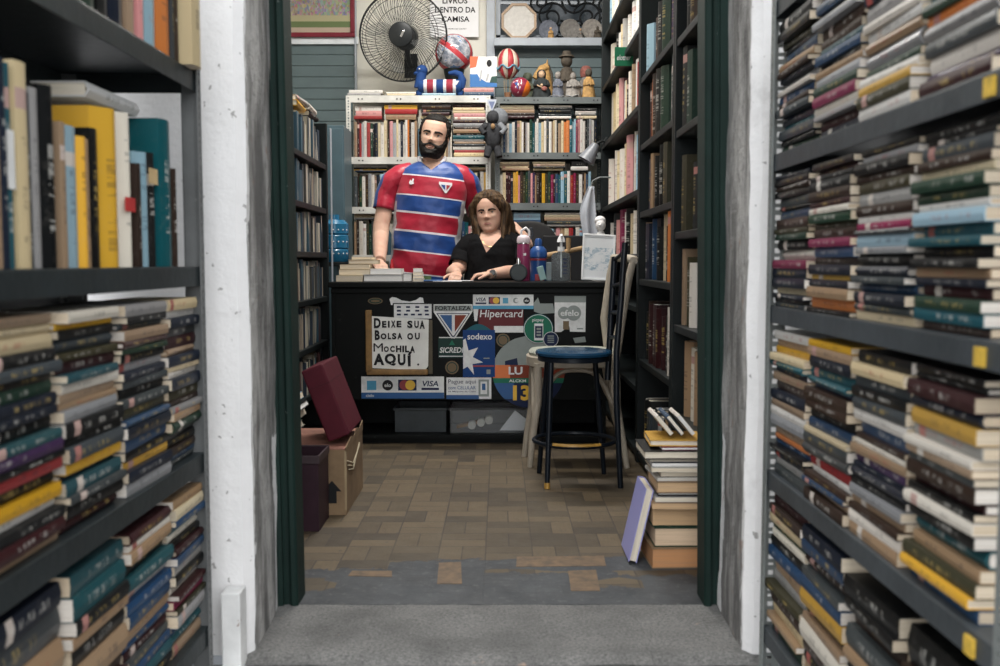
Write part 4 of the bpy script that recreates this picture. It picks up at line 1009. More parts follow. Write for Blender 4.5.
# ---- boxes on the floor at the left
CARD = NT('cardboard'); p_ = CARD.pos()
CARD.bsdf(Base_Color=CARD.mix(CARD.ramp(CARD.noise(6, 5, .7, p_), .35, .7), (.25,.165,.09), (.15,.095,.052)), Roughness=.8); CARD = CARD.mat
def carton(label, x0, x1, y0, y1, h, mat, flaps, name='cardboard_box'):
    t = thing(name, label, 'box', ((x0+x1)/2, (y0+y1)/2, 0)); w, d = (x1-x0)/2, (y1-y0)/2; e = .005
    obj('body', MB().bb(-w, w, -d, d, 0, e).bb(-w, -w+e, -d, d, e, h).bb(w-e, w, -d, d, e, h).bb(-w+e, w-e, -d, -d+e, e, h).bb(-w+e, w-e, d-e, d, e, h), mat, t)
    return t, w, d
t, w, d = carton('worn brown cardboard box with a black arrow, under the maroon case', -.90, -.572, 3.56, 4.00, .245, CARD, True)
obj('lid', MB().bb(-w, w, -d, d, .245, .251), plain('cardboard_red_brown', (.27,.12,.085), .75, var=.25), t)
obj('torn_edge', MB().prism([(-d+.0, 0), (-d*.4, .018), (-d*.1, .006), (d*.3, .026), (d*.6, .012), (d, .03), (d, -.01), (-d, -.01)], -.002, .002, M=Matrix.Translation((w, 0, .255)) @ Matrix.Rotation(PI/2, 4, 'Z')), CARD, t)
obj('arrow', MB().prism([(-.035, .045), (-.017, .045), (-.017, 0), (.017, 0), (.017, .045), (.035, .045), (0, .085)], -.001, 0, M=Matrix.Translation((w-.052, -d-.0005, .045))), BLACK, t, label='black printed arrow')
obj('tape', MB().prism([(-.004, 0), (.004, 0), (.004, .22), (-.004, .22)], -.001, .001, M=Matrix.Translation((w-.001, -d, .02))), plain('shiny_tape', (.33,.25,.15), .25), t)
m = MB()
for i in range(3): m.tube([(w+.003, -d+.02+.02*i, .20-.02*i), (w+.004, -d*.3, .165-.012*i), (w+.003, d*.5, .20+.006*i)], .0025, 6)
obj('twine', m, plain('pale_twine', (.42,.36,.25), .8), t, smooth=60)
t, w, d = carton('dark purple open box on the floor beside the door frame', -.922, -.632, 3.34, 3.535, .265, plain('purple_card', (.028,.012,.019), .55, var=.2), False)
obj('rim', MB().bb(-w-.004, w+.004, -d-.004, -d, .24, .268).bb(w, w+.004, -d, d, .24, .268).bb(-w-.004, w+.004, d, d+.004, .24, .268), plain('purple_rim', (.05,.035,.040), .5), t, bevel=.001)
# books dumped in and behind the boxes
for i, (x, y, z, rx, ry, ch) in enumerate(((-.80, 3.44, .30, .0, .5, 'w'), (-.80, 3.46, .345, .0, .42, 's'), (-.79, 3.45, .385, .0, .36, 'k'), (-.81, 3.44, .42, .0, .30, 'l'))):
    make_book('lying_book', ch, .20, .15, .022, i % 2 == 0, f"{INK[ch][0]} book lying tilted, {ORD[i+1]} from bottom over the purple box", 'books heaped over the purple box', Matrix.Translation((x, y, z)) @ Matrix.Rotation(ry*-1, 4, 'Y') @ Matrix.Translation((-.1, 0, 0)))
# maroon case leaning on the bookcase
MAROON = plain('maroon_cloth', (.072,.007,.015), .6, var=.15)
foot = Vector((-.566, 3.62, .293)); 
t = thing('maroon_case', 'tall maroon slip case leaning left on top of the cardboard box', 'case', foot, rot=(0, -.36, 0))
obj('shell', MB().bb(-.085, 0, 0, .33, .0, .285), MAROON, t, bevel=.006)
obj('lid_seam', MB().bb(-.086, .001, -.001, .331, .21, .213), plain('maroon_dark', (.05,.006,.012), .6), t)
# ---- stack of hardbacks beside the door frame on the right
def fb(ch, X0, L, W, T, z, yf, rz, label, hard=True, col=None, pcol=None):
    """lying with its fore edge towards the doorway"""
    M = Matrix.Translation((X0+L/2, yf+W, z)) @ Matrix.Rotation(rz, 4, 'Z') @ Matrix.Rotation(-PI/2, 4, 'Z')
    return make_book('hardback_book', ch, W, L, T, hard, label, 'hardbacks stacked beside the door frame', M, col, pcol)
z = .0005
for i, (ch, X0, T, hard, W) in enumerate((('e', .455, .082, True, .25), ('g', .472, .078, True, .25), ('g', .468, .076, True, .24), ('e', .475, .026, False, .22), ('S', .478, .022, False, .22), ('d', .485, .018, True, .2), ('e', .482, .046, True, .2), ('w', .474, .012, True, .2), ('k', .492, .026, False, .2), ('w', .47, .017, False, .2), ('n', .464, .018, False, .21), ('w', .458, .016, False, .21), ('k', .44, .034, True, .21), ('m', .49, .012, False, .17), ('y', .468, .026, True, .17))):
    T *= .775; L = .635-X0
    fb(ch, X0, L, W, T-.0005, z, 2.93+.012*(i % 3), R.uniform(-.04, .05), f"{INK[ch][0]} hardback with page edges outward, {ORD[i+1]} from the bottom of the floor stack", hard, pcol=(.62, .30, .13) if i == 0 else (.80, .60, .42) if i in (1, 2, 3, 6) else None)
    z += T
for i, ch in enumerate('wbw'):
    M = Matrix.Translation((.478+.034*i, 3.05, z+.068)) @ Matrix.Rotation(.88, 4, 'Y')
    make_book('slim_book', ch, .075, .16, .012, False, f"{['white', 'blue', 'pale'][i]} slim book leaning on top of the floor stack, {ORD[i+1]} from the aisle", None, M)
LEAN = Matrix(((0, 0, -1, 0), (-1, 0, 0, 0), (0, 1, 0, 0), (0, 0, 0, 1)))
def lean(ch, X, Y, W, H, T, tilt, label, col=None):
    M = Matrix.Translation((X, Y, .004)) @ Matrix.Rotation(tilt, 4, 'Y') @ LEAN @ Matrix.Translation((0, H/2, 0))
    make_book('leaning_book', ch, W, H, T, True, label, None, M, col)
lean('p', .426, 3.16, .19, .235, .026, .22, 'lilac hardback leaning against the floor stack', hexc('9a9ad0'))
# ---- blue topped stool with a tall back
SMET = mat_chipped('stool_black_enamel', (.006,.009,.014), (.30,.17,.04), .69, .3, 60)
SEATB = mat_chipped('stool_seat_blue', (.010,.045,.095), (.06,.09,.12), .72, .22, 40)
sc = at(573.5, 353, 4.12)
t = thing('bar_stool', 'black metal stool with a round blue seat and ladder back', 'stool', (sc.x, 4.12, 0))
sz = sc.z
obj('seat', MB().lathe([(.001, sz-.012), (.148, sz-.012), (.160, sz-.006), (.163, sz+.004), (.158, sz+.012), (.12, sz+.017), (.001, sz+.019)], 40), SEATB, t, smooth=40)
obj('seat_ring', MB().lathe([(.10, sz-.03), (.152, sz-.03), (.152, sz-.012), (.10, sz-.012)], 40), SMET, t, smooth=40)
def rel(p): return Vector((p[0]-sc.x, p[1]-4.12, p[2]))
ft = [on_floor(547, 489), on_floor(539, 473), on_floor(604, 474)]
tops = [(-.10, -.09, sz-.02), (-.105, .09, sz-.02), (.10, .10, sz-.02)]
WORNG = plain('worn_gold_foot', (.40,.22,.04), .4, var=.3, scale=40)
for i in range(3):
    f = rel(ft[i]); tp = Vector(tops[i]); k = tp.lerp(f, .7)
    obj('leg', MB().tube([tp, tp.lerp(f, .5)+Vector((0, 0, 0)), k, f+Vector((0, 0, .0))], [.0125, .0125, .012, .011], 10), SMET, t, smooth=50)
    if i == 0: obj('foot', MB().tube([f+(k-f)*.16, f+Vector((0, 0, .001))], .0125, 10), WORNG, t, smooth=50, label='worn gold foot')
# right hand legs run on upwards as the back
n1 = [rel(at(625, 243, 4.10)), rel(at(621, 300, 4.06)), rel(at(616.5, 352, 4.03)), rel(at(616.5, 400, 4.02)), rel(on_floor(620.5, 488))]
n2 = [rel(at(614.5, 257, 4.30)), rel(at(612, 300, 4.28)), rel(at(609, 352, 4.26)), rel(at(607.5, 380, 4.25))]
obj('leg', MB().tube(n1, [.013, .013, .013, .013, .012], 10), SMET, t, smooth=50)
obj('back_post', MB().tube(n2, .014, 10), SMET, t, smooth=50)
for f_ in (.04, .34, .62, .86):
    def on(pl):
        q = f_*(2 if len(pl) > 4 else 2); i = int(q); return pl[i].lerp(pl[i+1], q-i)
    obj('back_rung', MB().tube([on(n1), on(n1).lerp(on(n2), .5)+Vector((.01, 0, 0)), on(n2)], .009, 8), SMET, t, smooth=50)
rz_ = at(578, 440, 4.12).z
obj('foot_ring', MB().tube([(.005+.172*math.cos(i*2*PI/48), .165*math.sin(i*2*PI/48), rz_) for i in range(48)], .010, 8, closed=True), SMET, t, smooth=50)
obj('ring_wear', MB().tube([(.005+.172*math.cos(a_), .165*math.sin(a_), rz_+.003) for a_ in [-PI/2-.6+1.2*i/12 for i in range(13)]], .0095, 8), WORNG, t, smooth=50, label='worn gold stretch of the ring')
# ---- cream bentwood chair behind the stool
CREAM = mat_chipped('cream_chair_paint', (.40,.35,.28), (.20,.16,.11), .66, .45, 26)
cx, cy = at(572, 400, 4.52).x, 4.52
t = thing('bentwood_chair', 'cream painted bentwood chair standing sideways behind the stool', 'chair', (cx, cy, 0))
def rc(p): return Vector((p[0]-cx, p[1]-cy, p[2]))
cz = at(560, 356, 4.42).z
ring = [(.215*math.copysign(abs(math.cos(a_))**.75, math.cos(a_)), .185*math.copysign(abs(math.sin(a_))**.75, math.sin(a_))) for a_ in [i*2*PI/40 for i in range(40)]]
m = MB(); m.loft([[(x*s_, y*s_, z_) for x, y in ring] for s_, z_ in ((.95, cz-.05), (1, cz-.045), (1, cz-.006), (.97, cz), (.8, cz-.004))])
obj('seat', m, CREAM, t, smooth=40)
PAT = plain('seat_floral_cloth', (.30,.31,.26), .8, var=.5, scale=60)
obj('seat_pad', MB().loft([[(x*s_, y*s_, z_) for x, y in ring] for s_, z_ in ((.93, cz-.004), (.95, cz+.012), (.9, cz+.024), (.4, cz+.03))]), PAT, t, smooth=50, label='faded floral seat pad')
fl = [on_floor(530, 467), on_floor(524.5, 456.5), on_floor(627, 468), on_floor(622, 452)]
tpp = [(-.165, -.13, cz-.03), (-.165, .13, cz-.03), (.165, -.13, cz-.03), (.165, .13, cz-.03)]
legs = []
for i in range(4):
    f = rc(fl[i]); tp = Vector(tpp[i]); legs.append((tp, f))
    b_ = .012 if i < 2 else -.005
    obj('leg', MB().tube([tp, tp.lerp(f, .35)+Vector((b_, 0, 0)), tp.lerp(f, .75), f], [.020, .019, .016, .0135], 12), CREAM, t, smooth=50)
def brace(i, j):
    a, b = legs[i], legs[j]; p0, p1 = a[0].lerp(a[1], .50), b[0].lerp(b[1], .50); pts = []
    for q in range(17):
        s_ = q/16; h = 1-abs(2*s_-1)**3.2; p = p0.lerp(p1, .04+.92*s_ if 0 < q < 16 else s_); p.z = p0.z+(cz-.062-p0.z)*h; pts.append(p)
    obj('arch_brace', MB().tube(pts, .0105, 8), CREAM, t, smooth=50)
brace(0, 2); brace(1, 3); brace(0, 1); brace(2, 3)
u1_ = [Vector((.185, -.13, cz-.03)), rc(at(622, 320, 4.38)), rc(at(628.5, 280, 4.37)), rc(at(633, 261, 4.37))]
u2_ = [Vector((.185, .13, cz-.03)), rc(at(604, 318, 4.66)), rc(at(610, 275, 4.67)), rc(at(613.5, 258, 4.67))]
for u_ in (u1_, u2_): obj('back_post', MB().tube(u_, [.019, .018, .017, .016], 12), CREAM, t, smooth=50)
mid = (u1_[3]+u2_[3])/2+Vector((.035, 0, .004))
obj('top_rail', MB().tube([u1_[3]+Vector((0, -.012, .0)), u1_[3].lerp(mid, .5)+Vector((.012, 0, 0)), mid, u2_[3].lerp(mid, .5)+Vector((.012, 0, 0)), u2_[3]+Vector((0, .012, 0))], .0185, 12), CREAM, t, smooth=50)
for f_ in (.33, .66):
    a, b = u1_[0].lerp(u2_[0], f_), u1_[3].lerp(u2_[3], f_)+Vector((.027, 0, 0)); obj('back_spindle', MB().tube([a, a.lerp(b, .5)+Vector((.012, 0, 0)), b], .010, 8), CREAM, t, smooth=50)
# ================================================================== the two people
def interp(tab, z):
    if z <= tab[0][0]: return tab[0][1:]
    for a, b in zip(tab, tab[1:]):
        if z <= b[0]:
            f = (z-a[0])/(b[0]-a[0]); f = f*f*(3-2*f)*.5+f*.5
            return tuple(p+(q-p)*f for p, q in zip(a[1:], b[1:]))
    return tab[-1][1:]
HEADTAB = [(-.03, .09, .20, .02), (.0, .15, .325, .06), (.04, .185, .365, .11), (.09, .215, .375, .17), (.16, .25, .375, .24), (.25, .275, .37, .30), (.36, .295, .365, .35), (.46, .305, .365, .375), (.54, .312, .372, .395), (.64, .315, .380, .41), (.75, .308, .362, .405), (.85, .272, .312, .365), (.92, .215, .24, .295), (.97, .14, .155, .20), (1.0, .03, .03, .05)]
def headpt(t, zh, H, fem=0., off=0.):
    w, f, b = interp(HEADTAB, zh)
    if fem: w *= 1.03+fem*.085*math.exp(-((zh-.24)/.16)**2); f *= 1-fem*.01
    c, s = math.cos(t), math.sin(t)
    e = .86
    x = w*math.copysign(abs(c)**e, c); y = -(f if s > 0 else b)*math.copysign(abs(s)**e, s)
    if s > 0:
        g = lambda cx, cz, sx, sz, a: a*math.exp(-((x-cx)/sx)**2-((zh-cz)/sz)**2)
        d = g(0, .375, .050, .045, .085)+g(0, .45, .032, .075, .052)+g(0, .52, .045, .05, .012)
        for m_ in (-1, 1):
            d += g(m_*.052, .358, .030, .024, .030)+g(m_*.125, .495, .070, .034, -.046)+g(m_*.12, .57, .10, .024, .018*(1-.6*fem))+g(m_*.17, .40, .08, .06, .016+.010*fem)
            d += g(m_*.085, .27, .022, .06, -.010)
        d += g(0, .252, .080, .016, .022)+g(0, .198, .066, .018, .022)+g(0, .225, .10, .008, -.016)+g(0, .07, .09, .05, .034*(1-.3*fem))+g(0, .14, .09, .02, -.012)
        y -= d*min(1, s*2.2)
    n = Vector((x/max(.05, w)*.9, y/max(.05, f), (zh-.52)*1.6 if zh > .6 else (zh-.35)*.9 if zh < .2 else 0)).normalized()
    return Vector((x, y, zh-.5))*H + n*off
def head_shell(H, fem, mask, thick, nt=112, nz=96, z0=-.03, z1=1.0, rough=0.):
    """the part of the head's surface where mask(t, zh, x/H) > 0, lifted by thick"""
    mb = MB(); idx = {}
    def vid(i, j, layer):
        k = (i % nt, j, layer)
        if k not in idx:
            t = (i % nt)*2*PI/nt; zh = z0+(z1-z0)*j/nz
            mk = mask(t, zh); o = max(0, min(1, mk))*thick if layer else -.002
            if layer and rough: o *= 1+rough*noise.noise(Vector((math.cos(t)*14, math.sin(t)*14, zh*22)))
            idx[k] = len(mb.v); mb.v.append(tuple(headpt(t, zh, H, fem, o)))
        return idx[k]
    cell = set()
    for j in range(nz):
        for i in range(nt):
            t = (i+.5)*2*PI/nt; zh = z0+(z1-z0)*(j+.5)/nz
            if mask(t, zh) > 0: cell.add((i, j))
    for i, j in cell:
        mb.f.append((vid(i, j, 1), vid(i+1, j, 1), vid(i+1, j+1, 1), vid(i, j+1, 1))); mb.m.append(0)
        for (a, b, ni, nj) in (((i, j), (i+1, j), i, j-1), ((i, j+1), (i, j), i-1, j), ((i+1, j), (i+1, j+1), i+1, j), ((i+1, j+1), (i, j+1), i, j+1)):
            if ((ni % nt), nj) not in cell: mb.f.append((vid(*a, 1), vid(*a, 0), vid(*b, 0), vid(*b, 1))); mb.m.append(0)
    return mb
def skin_mat(name, col, red):
    m = NT(name); p = m.pos()
    c = m.mix(m.ramp(m.noise(14, 4, .6, p), .35, .7), col, red)
    m.bsdf(Base_Color=c, Roughness=.6, Specular_IOR_Level=.3, Subsurface_Weight=.08, Subsurface_Radius=(.02, .008, .004)).bump(m.noise(120, 2, .5, p), .08, .002)
    return m.mat
SKIN_M = skin_mat('skin_light_olive', (.56,.365,.27), (.50,.29,.215)); SKIN_W = skin_mat('skin_light_warm', (.56,.36,.265), (.52,.285,.21))
def hair_mat(name, a, b, sc=60):
    m = NT(name); p = m.coord('Object')
    n = m.noise(1, 4, .6, m.mapped(p, (sc, sc, sc*.12)))
    m.bsdf(Base_Color=m.mix(m.ramp(n, .35, .65), a, b), Roughness=.65, Specular_IOR_Level=.18).bump(n, .6, .006); return m.mat
HAIR_M = hair_mat('hair_black', (.004,.0035,.003), (.012,.0095,.008), 150); HAIR_W = hair_mat('hair_brown_blonde', (.018,.011,.007), (.115,.068,.034), 70)
BROW = plain('eyebrow_dark', (.016,.011,.009), .7, var=.2)
LIP_M = plain('lip_muted', (.25,.12,.10), .45, var=.05); LIP_W = plain('lip_rose', (.34,.13,.115), .45, var=.05)
EYEW = plain('eye_white', (.60,.57,.54), .25, var=0); IRIS = plain('iris_dark', (.012,.008,.006), .15, var=0)
def voxel(mb, name, mat, size, smooth_it=6):
    me = mb.mesh(name+'_src', [mat]); o = bpy.data.objects.new('tmp', me); COL.objects.link(o)
    r = o.modifiers.new('r', 'REMESH'); r.mode = 'VOXEL'; r.voxel_size = size
    s = o.modifiers.new('s', 'SMOOTH'); s.factor = .5; s.iterations = smooth_it
    bpy.context.view_layer.update()
    me2 = bpy.data.meshes.new_from_object(o.evaluated_get(bpy.context.evaluated_depsgraph_get()))
    bpy.data.objects.remove(o); bpy.data.meshes.remove(me)
    me2.name = name; me2.materials.clear(); me2.materials.append(mat)
    me2.polygons.foreach_set('use_smooth', [True]*len(me2.polygons))
    return me2
def frame(o, x, z):
    """matrix from an origin, the direction of local x and a rough local z"""
    x = Vector(x).normalized(); z = Vector(z); y = z.cross(x).normalized(); z = x.cross(y)
    return Matrix(((x.x, y.x, z.x, o[0]), (x.y, y.y, z.y, o[1]), (x.z, y.z, z.z, o[2]), (0, 0, 0, 1)))
def hand_mb(mb, M, mir=1, curl=.5, sc=1.0, spread=.08):
    """wrist at the origin, fingers along x, thumb on the +y side (times mir), back of the hand along z"""
    S = M @ Matrix.Scale(sc, 4)
    def ring(x, w, h, y=0): return [(x, y+mir*0+w*math.cos(q*2*PI/14), h*math.sin(q*2*PI/14)) for q in range(14)]
    mb.loft([ring(-.03, .026, .020), ring(0, .027, .019), ring(.03, .036, .018), ring(.065, .041, .016), ring(.088, .040, .013), ring(.096, .034, .010)], M=S)
    for k, (y, L, r) in enumerate(((.029, .070, .0085), (.010, .078, .0088), (-.010, .073, .0085), (-.028, .056, .0075))):
        p = Vector((.085, mir*y, 0)); pts = [p-Vector((.02, 0, 0)), p]; a = .12; yaw = mir*(spread*(1.4-k)) 
        for f_ in (.45, .32, .23):
            a += curl*(.7+.1*k); p = p+Vector((math.cos(a)*math.cos(yaw), math.sin(yaw), -math.sin(a)))*L*f_; pts.append(p)
        mb.tube(pts, [r*1.05, r*1.05, r*1.04, r*.95, r*.72], 9, M=S)
        mb.ball(pts[-1], r*.72, 8, 6, M=S)
    p = Vector((.018, mir*.024, -.004)); pts = [p]
    for d, L in (((.62, .70, -.2), .040), ((.85, .42, -.28), .032), ((.95, .12, -.3), .022)):
        p = p+Vector((d[0], mir*d[1], d[2]))*L; pts.append(p)
    mb.tube(pts, [.014, .012, .0105, .008], 9, M=S); mb.ball(pts[-1], .008, 8, 6, M=S)
def head_mb(mb, H, fem, M):
    nt, nz = 112, 100
    mb.loft([[headpt(i*2*PI/nt, -.03+1.03*j/nz, H, fem) for i in range(nt)] for j in range(nz+1)], M=M)
    for s in (-1, 1):       # ears
        for a in (0, 1):
            mb.ball((s*(.312+.010*a)*H, (.03+.02*a)*H, (-.03-.03*0)*H), (.022*H*(1+.3*a), .055*H, (.105-.02*a)*H), 14, 10, M=M)
def face(root, H, fem, M, lip, skin, brow_w=1.0, lid=.4):
    for s in (-1, 1):
        y = headpt(PI/2-s*.38, .495, H, fem).y
        c = Vector((s*.128*H, y+.030*H, -.004*H)); r = .050*H
        o = obj('eye', MB().ball((0, 0, 0), r, 20, 14), EYEW, root, smooth=60, world=True); o.matrix_world = M @ Matrix.Translation(c)
        pr = o
        i_ = MB().lathe([(.001, 0), (.021*H, 0), (.0235*H, -.004*H)], 16, M=Matrix.Rotation(PI/2, 4, 'X'))
        i_ = MB().loft([[(q_*math.cos(k*2*PI/16), -math.sqrt(r*r-q_*q_)-.0004, q_*math.sin(k*2*PI/16)) for k in range(16)] for q_ in (.0225*H, .012*H, .002*H)])
        o2 = obj('iris', i_, IRIS, pr)
        # lids: the eyeball's upper and lower caps, a little larger
        for nm, a0, a1 in (('upper_eyelid', lid, 1.5), ('lower_eyelid', -1.5, -.42)):
            mb = MB(); rows = []
            for j in range(7):
                e_ = a0+(a1-a0)*j/6
                rows.append([(r*1.10*math.cos(e_)*math.sin(g), -r*1.10*math.cos(e_)*math.cos(g), r*1.10*math.sin(e_)*(1 if e_ > 0 else 1)) for g in [-1.5+3.0*q/12 for q in range(13)]])
            mb.add([p for r_ in rows for p in r_], [(j*13+q, j*13+q+1, (j+1)*13+q+1, (j+1)*13+q) for j in range(6) for q in range(12)])
            obj(nm, mb, skin, pr, smooth=60, solid=.0008)
            if nm == 'upper_eyelid': obj('lash_line', MB().tube(rows[0][1:-1], .0019, 6), BROW, pr)
    def brows(t, zh):
        x = headpt(t, zh, 1, fem).x
        if math.sin(t) < .2: return 0
        a = abs(x)
        if not .045 < a < .225: return 0
        mid = .548+.024*math.sin(min(1, (a-.045)/.15)*PI*.6)-.022*max(0, a-.16)/.06
        return 1-abs(zh-mid)/(.022*brow_w*(1-.45*(a-.045)/.18))
    o = obj('eyebrows', head_shell(H, fem, brows, .0032, 220, 200, .5, .66), BROW, root, smooth=60, world=True); o.matrix_world = M
    wl_ = .098+.012*fem
    def lips(t, zh):
        x = headpt(t, zh, 1, fem).x
        if math.sin(t) < .3 or abs(x) > wl_: return 0
        k = 1-(abs(x)/wl_)**2; mid_ = .226-.012*fem*(1-k)
        up = mid_+(.026-.006*fem)*k-.006*math.exp(-(x/.02)**2); lo = mid_-(.032-.002*fem)*k
        return min(1, .35+min(up-zh, zh-lo)*60) if lo < zh < up else 0
    o = obj('lips', head_shell(H, fem, lips, .0036, 220, 160, .15, .3), lip, root, smooth=60, world=True); o.matrix_world = M
# ---------------------------------------------------------------- torso lofts
def torso(rows, n=72, grow=0., exp=2.3, folds=0., hole=None, mb=None, cap=True, K=46):
    """rows: (z, cx, cy, half width, half depth) from the bottom up"""
    mb = mb or MB(); b0 = len(mb.v); zs = []
    z0, z1 = rows[0][0], rows[-1][0]
    for j in range(K+1):
        z = z0+(z1-z0)*j/K; cx, cy, w, d = interp(rows, z); zs.append((z, cx, cy, w, d))
        for i in range(n):
            t = i*2*PI/n; c, s = math.cos(t), math.sin(t); e = 2/exp
            x = cx+(w+grow)*math.copysign(abs(c)**e, c); y = cy+(d+grow)*math.copysign(abs(s)**e, s)
            if folds:
                f_ = noise.fractal(Vector((x*7, y*4, z*9)), .9, 2, 3)*folds+math.sin(z*38+x*22+noise.noise(Vector((x*5, 0, z*5)))*3)*folds*.35*(1 if abs(x-cx) > w*.35 else .25)
                x += f_*c; y += f_*s
            mb.v.append((x, y, z))
    for j in range(K):
        for i in range(n):
            i2 = (i+1) % n; q = (b0+j*n+i, b0+j*n+i2, b0+(j+1)*n+i2, b0+(j+1)*n+i)
            if hole:
                c = sum((Vector(mb.v[k]) for k in q), Vector())/4
                if hole(c): continue
            mb.f.append(q); mb.m.append(0)
    if cap:
        mb.f.append(tuple(b0+i for i in reversed(range(n)))); mb.m.append(0)
        mb.f.append(tuple(b0+K*n+i for i in range(n))); mb.m.append(0)
    return mb
def cut_out(mb, planes, test, name, mat):
    """a cloth mesh with a clean edged opening: cut along the planes, drop the faces that TEST picks"""
    me = mb.mesh(name, [mat]); b = bmesh.new(); b.from_mesh(me)
    for co, no in planes: bmesh.ops.bisect_plane(b, geom=b.verts[:]+b.edges[:]+b.faces[:], plane_co=co, plane_no=no, dist=1e-5)
    bmesh.ops.delete(b, geom=[f for f in b.faces if test(f.calc_center_median())], context='FACES')
    for f in b.faces: f.smooth = True
    b.to_mesh(me); b.free(); return me
def surf(rows, x, z, exp=2.3, grow=0.):
    """y of the front of a torso at x, z"""
    cx, cy, w, d = interp(rows, z); k = min(.999, abs(x-cx)/(w+grow))
    return cy-(d+grow)*(1-k**exp)**(1/exp)
# ================================================================== the man
MY = 5.78
man = thing('person', 'bearded man in a striped red and blue football jersey standing behind the counter', 'person', (at(431, 300, MY).x, MY, 0))
def trow(v, ul, ur, d, Y=MY):
    a, b = at(ul, v, Y), at(ur, v, Y); return (a.z, (a.x+b.x)/2, Y, (b.x-a.x)/2, d)
TM = [trow(330, 386, 456, .125), trow(285, 388, 456, .135), trow(265, 389.5, 457, .138), trow(250, 391.5, 459.5, .138), trow(232, 392.5, 461.5, .135), trow(214, 394.5, 464, .135), trow(198, 396, 466, .135), trow(186, 398, 467, .128), trow(176, 399, 466, .115), trow(170, 402, 462.5, .098), trow(165.5, 409, 456, .080), trow(162.5, 415, 450, .068)]
body = MB()
torso(TM, grow=-.012, mb=body)
hip = at(421, 330, MY)
body.ball((hip.x, MY, hip.z-.02), (.185, .13, .14), 24, 14)
for s in (-1, 1): body.tube([(hip.x+s*.09, MY, hip.z-.02), (hip.x+s*.095, MY-.01, .50), (hip.x+s*.10, MY+.01, .12), (hip.x+s*.10, MY, .07)], [.088, .064, .045, .045], 18); body.ball((hip.x+s*.105, MY-.06, .04), (.045, .125, .045), 16, 10)
HM = .252
hc = at(434.3, 137.2, MY-.01)
MH = Matrix.Translation(hc) @ Matrix.Rotation(math.radians(10.5), 4, 'Y') @ Matrix.Rotation(math.radians(-4), 4, 'Z') @ Matrix.Rotation(math.radians(-2), 4, 'X')
head_mb(body, HM, 0., MH)
nb = at(432, 167, MY)
body.tube([(nb.x, MY+.02, nb.z-.04), (nb.x+.003, MY+.018, nb.z+.02), (hc.x, MY+.015, hc.z-.06)], [.074, .064, .062], 24)
# right arm (left in the photograph): straight down to the counter
ra = [at(404, 175, MY), at(393, 182.5, MY), at(385.5, 203, MY-.006), at(381.3, 226, MY-.04), at(380.6, 236, MY-.07), at(380, 250, MY-.18), at(379.8, 261, MY-.30)]
body.tube(ra, [.050, .053, .050, .049, .047, .042, .033], 18)
hand_mb(body, frame(ra[-1]+Vector((0, -.02, -.012)), (.25, -1, -.25), (0, -.25, 1)), -1, .30)
# left arm: behind the woman, hand on her chair
la = [at(460, 175.5, MY), at(468.5, 184, MY+.02), at(475.5, 206, MY+.08), at(483, 226, MY+.14), at(487, 233, MY+.16), at(503, 230, MY+.12), at(516, 227, MY+.07)]
body.tube(la, [.048, .050, .048, .047, .045, .040, .031], 18)
hand_mb(body, frame(la[-1], at(529, 240, MY+.01)-la[-1], (.55, -.4, .75)), 1, .28, 1.0)
o = obj('body', voxel(body, 'person_body', SKIN_M, .0048, 4), None, man, world=True) if False else None
bm_ = voxel(body, 'person_body', SKIN_M, .0046, 4)
obj('body', bm_, None, man, world=True)
face(man, HM, 0., MH, LIP_M, SKIN_M, 1.25, .38)
def hairm(t, zh):
    s = math.sin(t); x = math.cos(t)
    px = abs(headpt(t, zh, 1, 0.).x)
    line = .825-2.6*max(0, px-.235)**1.0 if s > 0 else .60+s*.5
    if s > 0 and px > .285: line = min(line, .45)
    if s > 0 and abs(x) > .93 and zh < .60: return (s-.16)*8 if zh > .47 else -1
    return (zh-line)*9
o = obj('hair', head_shell(HM, 0., hairm, .0125, rough=.35), HAIR_M, man, smooth=60, world=True); o.matrix_world = MH
def beard(t, zh):
    P_ = headpt(t, zh, 1, 0.); x, s = abs(P_.x), math.sin(t)
    if s < -.10: return 0
    if (x/.105)**2+((zh-.215)/.050)**2 < 1: return -1
    up = .205+max(0, x-.10)*.95
    if x > .25: up = .347+(x-.25)*3.4
    m = (min(up, .53)-zh)*18
    if x < .175: m = max(m, min(1, (.322-.25*x-zh)*26, (zh-.19)*40))
    if zh < .02: m = min(m, (zh+.022)*30)
    return m
o = obj('beard', head_shell(HM, 0., beard, .0085, rough=.5), HAIR_M, man, smooth=60, world=True); o.matrix_world = MH
# jersey
JF = MY-.135
slope = -.115
cuts = [at(430, v, JF).z for v in (276, 253.5, 233.5, 214.5, 197, 176.5)]
jm = NT('jersey_stripes'); sp = jm.n('SeparateXYZ', _0=jm.pos()); nm = jm.n('SeparateXYZ', _0=jm.n('NewGeometry').outputs['Normal'])
xm = at(430, 200, JF).x
h_ = jm.math('ADD', sp.outputs['Z'], jm.math('MULTIPLY', jm.math('SUBTRACT', sp.outputs['X'], xm), -slope))
ZB, ZT = .6, 1.6
f_ = jm.ramp(h_, ZB, ZT); rp_ = jm.n('ValToRGB', _0=f_); cr = rp_.color_ramp; cr.interpolation = 'CONSTANT'
BLU, RED_, WHT = (.006,.050,.225,1), (.36,.006,.028,1), (.66,.62,.66,1)
cr.elements[0].color = BLU; cr.elements[1].position = .9999; cr.elements[1].color = BLU
for i, z in enumerate(cuts):
    p0 = (z-ZB)/(ZT-ZB)
    e = cr.elements.new(p0-.0042); e.color = WHT
    e = cr.elements.new(p0+.0042); e.color = RED_ if i % 2 == 0 else BLU
side = jm.math('MULTIPLY', jm.math('GREATER_THAN', jm.math('ABSOLUTE', nm.outputs['X']), .80), jm.math('LESS_THAN', sp.outputs['Z'], at(430, 200, JF).z))
